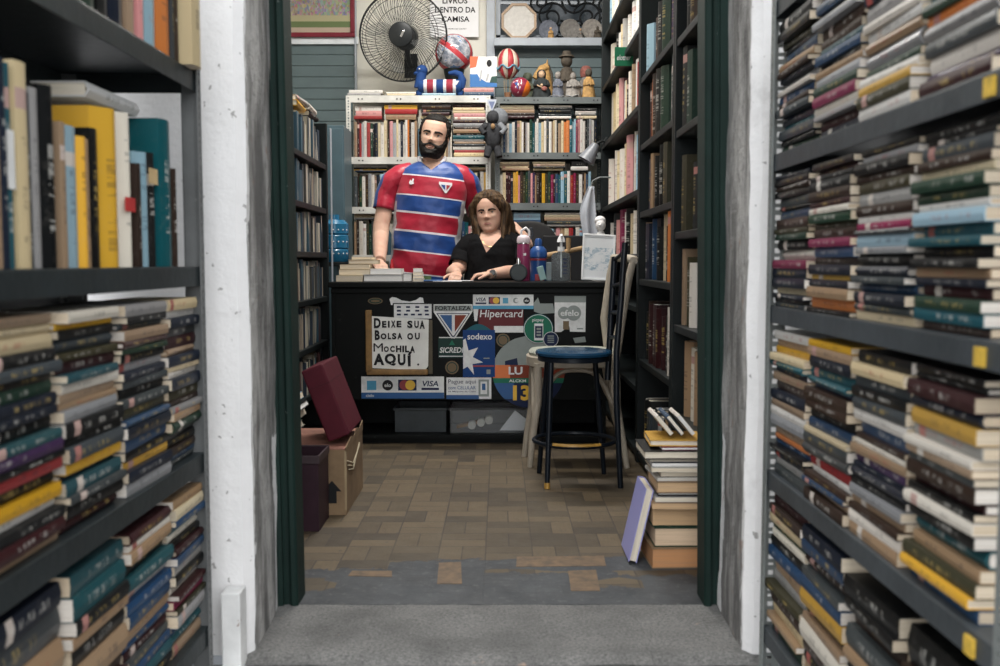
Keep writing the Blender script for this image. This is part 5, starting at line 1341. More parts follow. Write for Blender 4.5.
c_ = jm.mix(side, rp_.outputs[0], (.40,.40,.43))
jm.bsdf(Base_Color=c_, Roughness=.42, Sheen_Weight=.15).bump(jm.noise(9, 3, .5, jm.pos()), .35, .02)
JER = jm.mat
collar_z = TM[-1][0]
ncx = nb.x
vb_ = at(432, 169.5, JF).z
def vneck(c): return c.y < MY and c.z > vb_ and abs(c.x-ncx-.004) < (c.z-vb_)*1.25
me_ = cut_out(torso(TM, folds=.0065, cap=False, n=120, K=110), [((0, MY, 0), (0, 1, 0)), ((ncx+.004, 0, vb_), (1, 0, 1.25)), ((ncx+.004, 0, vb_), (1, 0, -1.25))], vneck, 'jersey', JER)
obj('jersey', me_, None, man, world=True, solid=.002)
def sleeve_mat(name, sgn):
    m = NT(name); n_ = m.n('SeparateXYZ', _0=m.n('NewGeometry').outputs['Normal'])
    k = m.math('GREATER_THAN', m.math('MULTIPLY', n_.outputs['X'], sgn), .62)
    m.bsdf(Base_Color=m.mix(k, RED_, BLU), Roughness=.42, Sheen_Weight=.15).bump(m.noise(10, 3, .5, m.pos()), .5, .03); return m.mat
def sleeve(pts, rr, mat, parent, n=28, fold=.004):
    mb = MB(); mb.tube(pts, rr, n)
    mb.v = [tuple(Vector(p)+Vector((noise.noise(Vector(p)*16), noise.noise(Vector(p)*16+Vector((9, 0, 0))), 0))*fold) for p in mb.v]
    mb.f = mb.f[:-2]; mb.m = mb.m[:-2]
    return obj('sleeve', mb, mat, parent, smooth=70, world=True, solid=.002)
def dense(pts, rr, k=5):
    P, Q = [], []
    for i in range(len(pts)-1):
        for j in range(k):
            f = j/k; P.append(Vector(pts[i]).lerp(Vector(pts[i+1]), f)); Q.append(rr[i]+(rr[i+1]-rr[i])*f)
    return P+[Vector(pts[-1])], Q+[rr[-1]]
p_, q_ = dense([at(413, 169, MY+.01), at(402, 174.5, MY), at(392, 182, MY), at(386, 196, MY), at(383.6, 209.5, MY-.01)], [.042, .062, .067, .065, .0645]); sleeve(p_, q_, sleeve_mat('jersey_sleeve_outer_blue', -1), man)
p_, q_ = dense([at(450, 169.5, MY+.01), at(461, 175, MY), at(468.5, 183, MY+.02), at(473, 198, MY+.06), at(477, 213, MY+.10)], [.042, .060, .065, .063, .062]); sleeve(p_, q_, sleeve_mat('jersey_sleeve_far_blue', 1), man)
CWHITE = plain('jersey_white_trim', (.64,.62,.64), .6, var=.04); CBLUE = plain('jersey_blue', BLU[:3], .5, var=.08)
ring_ = []
for i in range(25):
    a_ = PI/2+ (i/24)*2*PI; s = math.sin(a_); c = math.cos(a_)
    z = collar_z+.020-(.066*max(0, -s)**1.3)
    ring_.append((ncx+.075*c, MY+.015+.075*s-.012*max(0, -s), z))
mb = MB(); mb.tube(ring_[:-1], .0105, 10, closed=True); obj('collar', mb, CBLUE, man, smooth=60, world=True)
for k_ in ((6, 9), (15, 18)): obj('collar_patch', MB().tube([Vector(p)+Vector((0, -.003, .008)) for p in ring_[k_[0]:k_[1]+1]], .012, 10), CWHITE, man, smooth=60, world=True)
def on_chest(pts, off): return [Vector((at(u, v, JF).x, surf(TM, at(u, v, JF).x, at(u, v, JF).z)-off, at(u, v, JF).z)) for u, v in pts]
def badge(name, pts, off, mat, parent=man):
    q = on_chest(pts, off); mb = MB(); n = len(q)
    mb.add(q+[p+Vector((0, .004, 0)) for p in q], [tuple(range(n)), tuple(range(2*n-1, n-1, -1))]+[(i, i+n, (i+1) % n+n, (i+1) % n) for i in range(n)])
    return obj(name, mb, mat, parent, world=True)
cb = badge('crest', [(439, 181.6), (452, 182.6), (452, 185), (446.5, 193), (445, 193), (439, 184)], .0085, CWHITE)
badge('crest_blue', [(441, 184.6), (445.3, 185), (445.3, 190.5)], .010, CBLUE, cb); badge('crest_red', [(446.4, 185), (450.4, 185.3), (446.4, 190.6)], .010, plain('crest_red', (.30,.03,.04), .5), cb)
badge('maker_mark', [(408.6, 182.3), (410, 179), (411, 181), (412.5, 178.2), (413.8, 178.6), (413.2, 181.2), (413.8, 183.6), (411, 184.2), (409.2, 183.8)], .0085, CWHITE)
TRO = plain('dark_trousers', (.02,.022,.03), .8, var=.2)
mb = MB(); mb.ball((hip.x, MY, hip.z-.03), (.198, .143, .15), 24, 14)
for s in (-1, 1): mb.tube([(hip.x+s*.09, MY, hip.z-.02), (hip.x+s*.095, MY-.01, .50), (hip.x+s*.10, MY+.01, .10)], [.100, .078, .064], 18)
obj('trousers', voxel(mb, 'trousers', TRO, .012), None, man, world=True)
m = MB()
for s in (-1, 1): m.ball((hip.x+s*.105, MY-.06, .045), (.055, .14, .05), 16, 10)
for s in (-1, 1): obj('shoe', MB().ball((hip.x+s*.105, MY-.06, .05), (.055, .14, .05), 16, 10), BLACK, man, smooth=60, world=True)
# ================================================================== the woman
WY = 5.66
woman = thing('person', 'seated woman in a black V-neck top with hands together on the counter', 'person', (at(490, 300, WY).x, WY, 0))
def wrow(v, ul, ur, d, Y=WY): return trow(v, ul, ur, d, Y)
TW = [wrow(350, 464, 520, .16), wrow(305, 464, 520, .165), wrow(284, 464.5, 519, .155), wrow(268, 465.5, 517.5, .150), wrow(255, 466, 517, .145), wrow(246, 466.5, 516.5, .130), wrow(240, 468, 515, .115), wrow(236, 472, 511.5, .095), wrow(232.5, 478.5, 505.5, .074), wrow(230, 481.5, 503, .066)]
body = MB(); torso(TW, grow=-.010, mb=body)
HW = .230
wc = at(489.6, 212.4, WY-.01)
MW = Matrix.Translation(wc) @ Matrix.Rotation(math.radians(-5), 4, 'Y') @ Matrix.Rotation(math.radians(-12), 4, 'Z') @ Matrix.Rotation(math.radians(1), 4, 'X')
head_mb(body, HW, 1., MW)
nw = at(491, 236, WY)
body.tube([(nw.x, WY+.02, nw.z-.05), (nw.x, WY+.018, nw.z+.01), (wc.x, WY+.012, wc.z-.055)], [.070, .058, .057], 24)
sl = [at(470, 243, WY), at(464, 252, WY), at(459, 268, WY-.05), at(455.5, 276, WY-.12)]       # her right arm (left in the photograph)
ZC = zt+.030
el = Vector((at(453, 280, WY-.14).x, WY-.15, ZC+.012)); wr = Vector((at(457, 275, 5.37).x, 5.37, ZC+.004))
body.tube(sl[:3]+[el, el.lerp(wr, .5)+Vector((0, 0, .004)), wr], [.050, .052, .047, .041, .036, .026], 18)
hand_mb(body, frame(wr, (-.05, -1, -.10), (0.15, 0, 1)), -1, .55, .90, .06)
sr = [at(513, 242, WY), at(519, 252, WY-.01), at(523, 266, WY-.06)]
el2 = Vector((at(521, 280, WY-.16).x, WY-.16, ZC+.014)); wr2 = Vector((at(489, 276, 5.35).x, 5.35, ZC+.004))
body.tube(sr+[el2, el2.lerp(wr2, .45)+Vector((0, 0, .006)), wr2], [.050, .053, .047, .042, .037, .026], 18)
hand_mb(body, frame(wr2, (-1, -.35, -.10), (0, .15, 1)), 1, .6, .90, .04)
body.ball((at(491, 330, WY).x, WY, .52), (.20, .17, .14), 22, 12)
for s in (-1, 1): body.tube([(at(491, 330, WY).x+s*.10, WY, .50), (at(491, 330, WY).x+s*.11, WY-.12, .47), (at(491, 330, WY).x+s*.115, WY-.14, .10)], [.085, .066, .045], 16); body.ball((at(491, 330, WY).x+s*.115, WY-.16, .04), (.042, .10, .04), 14, 8)
obj('body', voxel(body, 'woman_body', SKIN_W, .0044, 4), None, woman, world=True)
face(woman, HW, 1., MW, LIP_W, SKIN_W, 1.15, .30)
WBLACK = NT('black_cotton'); WBLACK.bsdf(Base_Color=(.0035,.0035,.0042), Roughness=.85, Specular_IOR_Level=.15).bump(WBLACK.noise(12, 3, .5, WBLACK.pos()), .35, .03); WBLACK = WBLACK.mat
vz = at(486.5, 252.5, WY-.13).z; vx = at(486.5, 252, WY-.13).x
def wneck(c): return c.y < WY+.02 and c.z > vz and -(c.z-vz)*.45 < c.x-vx < (c.z-vz)*.92 or c.z > at(491, 232.2, WY).z
zt_ = at(491, 232.2, WY).z
me_ = cut_out(torso(TW, folds=.004, cap=False, grow=.004, n=120, K=100), [((0, WY+.02, 0), (0, 1, 0)), ((vx, 0, vz), (1, 0, .45)), ((vx, 0, vz), (1, 0, -.92)), ((0, 0, zt_), (0, 0, 1))], wneck, 'top', WBLACK)
obj('top', me_, None, woman, world=True, solid=.002)
p_, q_ = dense([at(478, 241, WY+.01), at(470, 245, WY), at(463.5, 254, WY), at(459.5, 266, WY-.045)], [.055, .064, .066, .066]); sleeve(p_, q_, WBLACK, woman)
p_, q_ = dense([at(505, 240, WY+.01), at(512.5, 244, WY), at(519, 253, WY-.01), at(522.5, 263, WY-.05)], [.055, .064, .066, .066]); sleeve(p_, q_, WBLACK, woman)
JEAN = plain('dark_jeans', (.02,.03,.05), .8, var=.2)
mb = MB(); hx = at(491, 330, WY).x; mb.ball((hx, WY, .52), (.212, .182, .15), 22, 12)
for s in (-1, 1): mb.tube([(hx+s*.10, WY, .50), (hx+s*.11, WY-.12, .47), (hx+s*.115, WY-.14, .10)], [.098, .08, .06], 16)
obj('trousers', voxel(mb, 'woman_trousers', JEAN, .012), None, woman, world=True)
for s in (-1, 1): obj('shoe', MB().ball((hx+s*.115, WY-.16, .045), (.05, .115, .045), 16, 10), BLACK, woman, smooth=60, world=True)
# hair: cap with a side parting and long locks to the shoulders
def hairw(t, zh):
    s, P_ = math.sin(t), headpt(t, zh, 1, 1.).x
    if s > 0: line = .845-1.0*max(0, abs(P_+.03)-.06)-(1.6*max(0, abs(P_)-.24))
    else: line = .30+.1*s
    return (zh-line)*9
cap_ = head_shell(HW, 1., hairw, .020, rough=.25)
locks = MB(); locks.v = [tuple(MW @ Vector(p)) for p in cap_.v]; locks.f = cap_.f; locks.m = cap_.m
LR = random.Random(5)
for s, u_s, us, n_ in ((-1, 476.5, (472.5, 479.5), 9), (1, 505, (501.5, 516.5), 15)):
    for i in range(n_):
        f = (i+.5)/n_; ue = us[0]+(us[1]-us[0])*f; back = f if s > 0 else 1-f
        yb = WY-.085+.16*back if s > 0 else WY-.06+.10*(1-f)
        top = MW @ headpt(PI/2-s*(1.0+.6*back), .80-.08*back, HW, 1., .012)
        mid = MW @ headpt((0 if s > 0 else PI)+s*(.22-.7*back), .47, HW, 1., .020+.012*LR.random())
        m2 = at((mid.x*FPX/WY+500)*.35+ue*.65+LR.uniform(-.7, .7), 226, WY); m2 = Vector((m2.x, yb+.015, m2.z))
        ve = LR.uniform(236, 242.5) if s > 0 else LR.uniform(234, 240)
        en = at(ue+LR.uniform(-1.2, 1.2), ve, WY); en = Vector((en.x, yb-.02 if back < .5 else yb, en.z))
        pp, rr_ = dense([top, top.lerp(mid, .5)+(top.lerp(mid, .5)-wc).normalized()*.014, mid, m2, en], [.012, .018, .021, .019, .006], 4)
        locks.tube(pp, rr_, 8)
obj('hair', locks, HAIR_W, woman, smooth=70, world=True)
GOLD = plain('thin_gold', (.6,.42,.2), .3, .8, var=0)
neck_pts = []
for i in range(13):
    a_ = PI*(i/12); x = nw.x-.055*math.cos(a_); z = nw.z-.01-.055*math.sin(a_)**1.3
    neck_pts.append((x, surf(TW, x, min(z, TW[-1][0]), grow=-.010)-.003, z))
obj('necklace', MB().tube(neck_pts, .0013, 6), GOLD, woman, world=True)
wax = (wr2-el2).normalized(); Wm = frame(wr2-wax*.025, (0, 0, 1), wax)
obj('watch_strap', MB().tube([Wm @ Vector((.026*math.cos(i*2*PI/28)*.86, .031*math.sin(i*2*PI/28), 0)) for i in range(28)], .0055, 8, closed=True), plain('watch_strap', (.35,.28,.24), .4, .5), woman, smooth=60, world=True)
wf = wr2-wax*.025+Vector((0, -.026, .010))
obj('watch_case', MB().lathe([(.001, .0), (.017, .0), (.018, .004), (.016, .009), (.001, .0095)], 24, M=Matrix.Translation(wf) @ Matrix.Rotation(PI/2+.3, 4, 'X')), CHROME, woman, smooth=40, world=True)
obj('watch_dial', MB().lathe([(.001, .0096), (.0125, .0096), (.0125, .0102), (.001, .0102)], 24, M=Matrix.Translation(wf) @ Matrix.Rotation(PI/2+.3, 4, 'X')), plain('watch_dial', (.30,.32,.33), .3), woman, smooth=40, world=True)
# her chair
LEA = plain('black_leatherette', (.012,.011,.011), .38, var=.2, bump=.15)
oc = at(527, 252, 5.90)
t = thing('office_chair', 'black padded office chair carrying the seated woman', 'chair', (hx+.02, WY+.05, 0))
def egg(s_): return [(.185*s_*math.copysign(abs(math.cos(a_))**.8, math.cos(a_)), .235*s_*math.copysign(abs(math.sin(a_))**.8, math.sin(a_))) for a_ in [i*2*PI/40 for i in range(40)]]
zb_ = at(530, 221, 5.93).z-.235; dxb = at(529, 221, 5.93).x-(hx+.02)
obj('backrest', MB().loft([[(dxb+x, y0+.10*((x/.185)**2)*-.4, zb_+z) for x, z in egg(s_)] for s_, y0 in ((.9, .19), (1, .20), (1, .235), (.9, .25))]), LEA, t, smooth=50)
obj('seat', MB().loft([[(x*1.25*s_, y*.95*s_, z) for x, y in egg(1)] for s_, z in ((.92, .35), (1, .365), (1, .40), (.9, .415))]), LEA, t, smooth=50)
obj('back_stem', MB().tube([(0, .12, .34), (dxb*.5, .26, .36), (dxb, .262, .6), (dxb, .255, zb_)], .018, 10), FANB, t, smooth=50)
obj('column', MB().tube([(0, 0, .08), (0, 0, .35)], .028, 14), FANB, t, smooth=50)
for i in range(5):
    a_ = i*2*PI/5+.3; obj('star_leg', MB().tube([(0, 0, .09), (.26*math.cos(a_), .26*math.sin(a_), .065)], [.024, .016], 10), FANB, t, smooth=50)
    obj('caster', MB().ball((.26*math.cos(a_), .26*math.sin(a_), .027), (.022, .022, .027), 12, 8), FANB, t, smooth=50)
# ================================================================== things on the counter
TOPZ_ = zt+.0005
cg = 'books piled at the counter end'
def ctop(u, Y): return Vector((at(u, 280, Y).x, Y, TOPZ_))
def cbook(ch, u0, u1, Y, W, T, z, hard, label, rz=0., col=None, fore=True):
    x0, x1 = at(u0, 275, Y).x, at(u1, 275, Y).x
    M = Matrix.Translation(((x0+x1)/2, Y+(W if fore else 0), z)) @ Matrix.Rotation(rz, 4, 'Z') @ Matrix.Rotation(-PI/2 if fore else PI/2, 4, 'Z')
    return make_book('counter_book', ch, W, x1-x0, T, hard, label, cg, M, col, (1.12, 1.12, 1.12) if ch in 'wS' else None)
k_ = 5.0/FPX
zz = TOPZ_
cbook('c', 336, 362.3, 5.02, .15, .032, zz, False, 'cream pocket book at the outer corner of the counter')
cbook('S', 363.4, 402.5, 5.02, .16, .036, zz, True, 'grey-edged hardback at the bottom of the middle counter pile')
cbook('c', 339, 369.5, 5.05, .15, .029, zz+.0325, False, 'cream book second from bottom at the counter corner')
cbook('w', 370.3, 401, 5.04, .16, .030, zz+.0365, False, 'white book on the grey-edged hardback')
cbook('e', 340, 369.5, 5.06, .15, .027, zz+.062, False, 'tan book third from bottom at the counter corner')
cbook('c', 347.5, 377, 5.10, .14, .024, zz+.0895, True, 'pale hardback second from top of the counter corner pile', .04)
cbook('w', 353, 373, 5.12, .13, .015, zz+.114, False, 'thin white book topping the counter corner pile', -.05)
cbook('S', 402.8, 412, 5.06, .14, .042, zz, True, 'silver thick book between the two piles')
for i, T in enumerate((.016, .016, .018, .018)): cbook('w', 412.6-i*.3, 423.5-i*1.0, 5.03+.01*i, .13, T-.001, zz+sum((.016, .016, .018, .018)[:i]), False, f"small white booklet, {ORD[i+1]} from bottom of the pile by the woman", .02*i)
# glue tube
c = ctop(392, 5.24)
t = thing('glue_tube', 'small red and white glue tube standing behind the counter books', 'glue', c)
obj('tube', MB().lathe([(.001, 0), (.017, 0), (.017, .055), (.010, .066), (.001, .066)], 20), plain('glue_white', (.7,.7,.68), .4), t, smooth=40)
obj('cap', MB().lathe([(.011, .060), (.0105, .085), (.004, .115), (.001, .116)], 20), plain('glue_red', (.42,.012,.02), .35), t, smooth=40)
# receipts, pen and green scrap beside her hands
for i, (u, Y, w, d, rz, lb) in enumerate(((447, 5.08, .15, .10, .1, 'white receipt under her hands'), (460, 5.12, .13, .09, -.2, 'folded white paper beside her knuckles'))):
    o = obj('receipt', MB().bb(-w/2, w/2, -d/2, d/2, 0, .002), PAPER); p = ctop(u, Y); o.location = p+Vector((0, 0, .0022*i)); o.rotation_euler = (0, 0, rz); tag(o, lb+' on the counter', 'paper')
p = ctop(427, 5.12); o = obj('green_eraser', MB().bb(-.02, .02, -.012, .012, 0, .028), plain('dull_green', (.08,.14,.05), .6)); o.location = p; o.rotation_euler = (0, 0, .4); tag(o, 'small green box beside the white booklets on the counter', 'box')
t = thing('pen', 'blue pen lying on the counter in front of the jersey', 'pen', ctop(433, 5.06)+Vector((0, 0, .0045)), .35)
obj('barrel', MB().tube([(-.06, 0, 0), (.05, 0, 0)], .0042, 10), S_BLUE, t, smooth=40); obj('tip', MB().tube([(.05, 0, 0), (.066, 0, 0)], [.0036, .001], 10), CHROME, t, smooth=40)
# bottles
c = ctop(523.5, 5.14); sc_ = 5.14/FPX
MAG = plain('magenta_enamel', (.26,.032,.105), .35, var=.08)
t = thing('drink_bottle', 'magenta insulated bottle with a white flip lid on the counter', 'bottle', c)
h = at(524, 244, 5.14).z-c.z; r = 6.4*sc_
obj('body', MB().lathe([(.001, 0), (r*.92, 0), (r, .006), (r, h*.86), (r*.96, h*.93), (r*.95, h), (.001, h)], 32), MAG, t, smooth=40)
obj('neck_ring', MB().lathe([(.001, h), (r*.97, h), (r*.97, h+.006), (.001, h+.006)], 28), CHROME, t, smooth=40)
obj('lid', MB().lathe([(.001, h+.006), (r*1.04, h+.006), (r*1.04, h+.030), (r*.8, h+.042), (r*.35, h+.048), (.001, h+.048)], 28), plain('lid_pinkish_white', (.58,.50,.53), .4), t, smooth=40)
obj('spout', MB().tube([(-.012, 0, h+.045), (-.012, 0, h+.07), (.012, 0, h+.085), (.028, 0, h+.070), (.03, 0, h+.04)], .007, 10), plain('lid_white', (.66,.64,.65), .4), t, smooth=40)
obj('emblem', MB().box((.006, -r-.0002, h*.72), (.014, .001, .012)), PAPER, t)
obj('carry_loop', MB().tube([(.03, 0, h+.02), (.05, 0, h+.05), (.042, 0, h+.085), (.03, 0, h+.08)], .004, 8), plain('loop_slate', (.05,.06,.075), .5), t, smooth=40)
c = ctop(538.3, 5.27)
t = thing('thermos_flask', 'blue domed flask with a red band behind the magenta bottle', 'flask', c); sc_ = 5.27/FPX
h = at(538, 246, 5.27).z-c.z; r = 8.2*sc_; BL = plain('flask_blue', (.012,.060,.21), .3, var=.08)
obj('body', MB().lathe([(.001, 0), (r, 0), (r, h*.52), (r*.98, h*.66), (r*1.08, h*.68), (r*1.08, h*.80), (r*.95, h*.9), (r*.6, h*.99), (.001, h)], 32), BL, t, smooth=40)
obj('red_band', MB().lathe([(r*1.0, h*.58), (r*1.02, h*.585), (r*1.02, h*.635), (r*1.0, h*.64)], 32), plain('flask_red', (.22,.02,.03), .4), t, smooth=40)
obj('cap', MB().lathe([(.001, h), (r*.48, h), (r*.46, h+.028), (r*.3, h+.04), (.001, h+.042)], 24), BL, t, smooth=40)
obj('red_foot', MB().bb(-.02, .03, -r-.004, -r+.001, .0, .035), plain('flask_red_foot', (.32,.02,.03), .4), t, bevel=.003)
c = ctop(518.5, 5.05); r = 9.0*5.05/FPX
t = thing('round_gadget', 'small round dark desk gadget with a chrome neck beside the magenta bottle', 'gadget', c)
DK = plain('gadget_charcoal', (.020,.025,.028), .35)
obj('disc', MB().lathe([(.001, -.012), (r*.9, -.012), (r, -.006), (r, .006), (r*.9, .012), (.001, .012)], 36, M=Matrix.Translation((0, 0, r)) @ Matrix.Rotation(PI/2, 4, 'X')), DK, t, smooth=40)
obj('face', MB().lathe([(r*.55, .0122), (r*.78, .0125), (r*.78, .0135), (r*.55, .0135)], 36, M=Matrix.Translation((0, 0, r)) @ Matrix.Rotation(PI/2, 4, 'X')), plain('gadget_ring', (.05,.06,.062), .4), t, smooth=40)
obj('neck', MB().lathe([(.001, r*1.9), (.012, r*1.9), (.012, r*2.25), (.008, r*2.6), (.001, r*2.62)], 18), CHROME, t, smooth=40)
c = ctop(561, 5.16); sc_ = 5.16/FPX
GEL = NT('clear_gel'); GEL.bsdf(Base_Color=(.86,.93,.95), Roughness=.05, Transmission_Weight=.95, IOR=1.2); GEL = GEL.mat
t = thing('pump_bottle', 'clear hand gel bottle with a white pump on the counter', 'bottle', c)
h = at(561, 252, 5.16).z-c.z; w = 9.6*sc_
sq = [(w*math.copysign(abs(math.cos(a_))**.55, math.cos(a_)), w*.6*math.copysign(abs(math.sin(a_))**.55, math.sin(a_))) for a_ in [i*2*PI/40 for i in range(40)]]
obj('body', MB().loft([[(x*s_, y*s_, z) for x, y in sq] for s_, z in ((.95, 0), (1, .006), (1, h*.86), (.85, h*.95), (.32, h), (.32, h+.008))]), GEL, t, smooth=40)
obj('collar', MB().lathe([(.001, h+.004), (.019, h+.004), (.018, h+.028), (.001, h+.028)], 24), PAPER, t, smooth=40)
obj('stem', MB().lathe([(.001, .02), (.004, .02), (.004, h), (.007, h+.02), (.007, h+.055), (.001, h+.055)], 12), PAPER, t, smooth=40)
obj('pump_head', MB().lathe([(.001, h+.05), (.022, h+.052), (.020, h+.066), (.010, h+.085), (.009, h+.095), (.001, h+.096)], 24), PAPER, t, smooth=40)
obj('nozzle', MB().tube([(0, 0, h+.085), (.0, -.03, h+.088), (0, -.042, h+.080)], .006, 10), PAPER, t, smooth=40)
m = MB()
for i in range(5): m.box((.018, -w*.6-.001, h*(.75-.12*i)), (.022-.003*(i % 2), .001, .008))
obj('label_print', m, S_NAVY, t, label='small dark blue label print')
# pale green packet behind
o = obj('phone_block', MB().bb(-.018, .018, -.01, .01, 0, .075), plain('pale_aqua', (.22,.36,.36), .4), bevel=.003); o.location = ctop(543.5, 5.12); o.rotation_euler = (0, -.28, 0); o.location.z += .006; tag(o, 'pale aqua packet leaning beside the blue flask', 'packet')
o = obj('card_reader', MB().bb(-.016, .016, -.03, .03, 0, .10), plain('reader_grey', (.16,.20,.21), .4), bevel=.004); o.location = ctop(549, 5.24); tag(o, 'slim grey box standing between the flask and the gel bottle', 'box')
# framed drawing leaning on the counter end
pw, ph = 33*5.02/FPX, 46.5*5.02/FPX
t = thing('picture_frame', 'white framed pale blue drawing propped on the counter end', 'picture', ctop(597.5, 5.03)+Vector((0, 0, .006)), rot=(-.12, .055, .06))
WF = plain('white_frame', (.84,.85,.86), .45, var=.04); f_ = .010
m = MB()
for q in ((-pw/2, pw/2, 0, f_), (-pw/2, pw/2, ph-f_, ph), (-pw/2, -pw/2+f_, f_, ph-f_), (pw/2-f_, pw/2, f_, ph-f_)): m.bb(q[0], q[1], -.008, .008, q[2], q[3])
obj('frame', m, WF, t, bevel=.002)
dm = NT('pale_drawing'); pc = dm.coord('Object'); s_ = dm.n('SeparateXYZ', _0=pc)
ln = dm.noise(1, 5, .7, dm.mapped(pc, (34, 1, 46), rot=(0, .7, 0)), dist=1.2)
sk = dm.noise(13, 3, .5, pc)
k2 = dm.math('MULTIPLY', dm.ramp(ln, .46, .60), dm.math('MULTIPLY', dm.ramp(sk, .38, .55), dm.math('MULTIPLY', dm.math('GREATER_THAN', s_.outputs['Z'], .05), dm.math('LESS_THAN', s_.outputs['Z'], .17))))
dm.bsdf(Base_Color=dm.mix(k2, (.80,.82,.84), (.27,.40,.50)), Roughness=.35)
obj('drawing', MB().bb(-pw/2+f_, pw/2-f_, .0, .004, f_, ph-f_), dm.mat, t)
obj('stand', MB().tube([(0, .008, ph*.75), (.0, .075, .012)], .006, 8), WF, t)
# wooden armrest of a chair behind the bottles
WOODL = plain('pale_wood', (.36,.235,.12), .5, var=.25, scale=18)
bx = at(562, 252, 5.56)
t = thing('wooden_chair', 'pale wooden chair behind the counter, one armrest showing between the bottles', 'chair', (bx.x, 5.56, 0)); hz = bx.z
a, b = at(541, 257, 5.52)-Vector((bx.x, 5.56, 0)), at(585, 247.5, 5.60)-Vector((bx.x, 5.56, 0))
obj('armrest', MB().tube([a, a.lerp(b, .5), b], [.020, .014, .014], 10, flat=.8), WOODL, t, smooth=50)
obj('arm_post', MB().tube([a.lerp(b, .62), a.lerp(b, .62)+Vector((0, 0, .075))], [.012, .016], 10), WOODL, t, smooth=50)
obj('seat', MB().bb(-.10, .14, -.05, .25, .42, .45), WOODL, t, bevel=.006)
for x in (-.09, .13):
    for y in (-.04, .24): obj('leg', MB().tube([(x, y, 0), (x, y, .42)], .014, 8), WOODL, t, smooth=50)
obj('arm_support', MB().tube([(a.x+.02, a.y, a.z), (-.09, -.03, .44)], .012, 8), WOODL, t, smooth=50)
obj('back_panel', MB().bb(-.10, .14, .235, .25, .45, hz+.10), plain('bag_black', (.015,.015,.017), .6), t, bevel=.01)
# ================================================================== things hanging on or standing around the back shelves
# dark grey plush hung between the two units
c = at(493, 125, 6.2)
PL = plain('plush_dark_grey', (.035,.036,.040), .9, var=.3, scale=60, bump=.5, bscale=160); PLG = plain('plush_mid_grey', (.15,.16,.175), .9, var=.2, scale=60, bump=.5, bscale=160)
t = thing('hanging_plush', 'dark grey plush toy hanging on the post between the bookshelves', 'plush toy', c); s_ = 6.2/FPX
obj('body', MB().ball((0, 0, -.06), (.055, .045, .10), 18, 12), PL, t, smooth=60)
obj('head', MB().ball((.0, -.01, .045), (.042, .042, .045), 18, 12), PL, t, smooth=60)
obj('hood', MB().ball((.035, .02, .045), (.062, .05, .065), 18, 12), PLG, t, smooth=60)
for sx_ in (-1, 1): obj('arm', MB().tube([(sx_*.04, -.01, .0), (sx_*.075, -.03, -.03), (sx_*.05, -.045, -.06)], [.022, .02, .016], 10), PLG if sx_ > 0 else PL, t, smooth=60); obj('leg', MB().tube([(sx_*.025, 0, -.14), (sx_*.04, -.02, -.20)], [.028, .02], 10), PL, t, smooth=60)
obj('nose', MB().ball((.0, -.052, -.015), (.014, .012, .018), 10, 8), plain('plush_tan', (.25,.15,.07), .8), t, smooth=60)
obj('loop', MB().tube([(.01, .02, .09), (.015, .05, .15), (.01, .078, .19)], .003, 6), FANB, t)
# small pennant pinned on the post
c = at(491.8, 104, 6.2); k_ = 6.2/FPX
t = thing('club_pennant', 'small pale shield pennant pinned above the hanging plush', 'pennant', (c.x, 6.225, c.z))
obj('cloth', MB().prism([(-4.6*k_, 5*k_), (4.6*k_, 5*k_), (4.2*k_, 2*k_), (0, -7*k_), (-4.2*k_, 2*k_)], -.002, .002), plain('pennant_pale', (.40,.43,.50), .7), t)
obj('field', MB().prism([(-3*k_, 3*k_), (3*k_, 3*k_), (0, -4.5*k_)], -.004, -.002), plain('pennant_slate', (.12,.15,.26), .7), t)
# striped long toy dog-duck on the white shelf
ZT_ = at(420, 95.5, BY).z
NAVY_ = plain('toy_blue', (.012,.045,.16), .75, var=.1); TRED = plain('toy_dark_red', (.24,.012,.030), .75); TWH = plain('toy_white', (.62,.60,.61), .75)
def P(u, v, Y=6.34): return at(u, v, Y)
o_ = P(440, 93)
t = thing('striped_toy', 'long stuffed toy with blue, white and red bands and a duck-like head', 'soft toy', o_)
L = lambda u, v, dy=0: P(u, v)-o_+Vector((0, dy, 0))
r = 6.6*6.34/FPX
segs = [(418, 424, NAVY_), (424, 427.2, TWH), (427.2, 433.5, TRED), (433.5, 436.5, TWH), (436.5, 443.5, NAVY_), (443.5, 446.5, TWH), (446.5, 453, TRED), (453, 456, TWH), (456, 462, NAVY_)]
for i, (u0, u1, m_) in enumerate(segs):
    a, b = L(u0, 86.3), L(u1, 86.3)
    rr_ = [r*.8, r, r, r] if i == 0 else [r, r, r, r*.8] if i == len(segs)-1 else [r, r*1.02, r*1.02, r]
    obj('band', MB().tube([a, a.lerp(b, .2), a.lerp(b, .8), b], rr_, 20), m_, t, smooth=50)
obj('neck', MB().tube([L(419.5, 88), L(420.5, 80), L(422, 73)], [r*.85, r*.75, r*.72], 16), NAVY_, t, smooth=60)
obj('head', MB().ball(L(422, 70.5), (5.6*6.34/FPX, .035, 5.4*6.34/FPX), 18, 12), NAVY_, t, smooth=60)
obj('snout', MB().ball(L(417, 73.5), (.022, .022, .014), 14, 10), NAVY_, t, smooth=60)
obj('beak', MB().tube([L(418.5, 79), L(415.8, 81.5)], [.014, .004], 10), plain('toy_red', (.42,.03,.03), .6), t, smooth=60)
obj('eye', MB().ball(L(419.8, 70, -.034), .005, 10, 8), TWH, t)
obj('tail', MB().tube([L(460, 88), L(462.5, 80), L(460, 74.5), L(455, 72.6), L(448.5, 73.3)], [.030, .026, .022, .018, .010], 12), NAVY_, t, smooth=60)
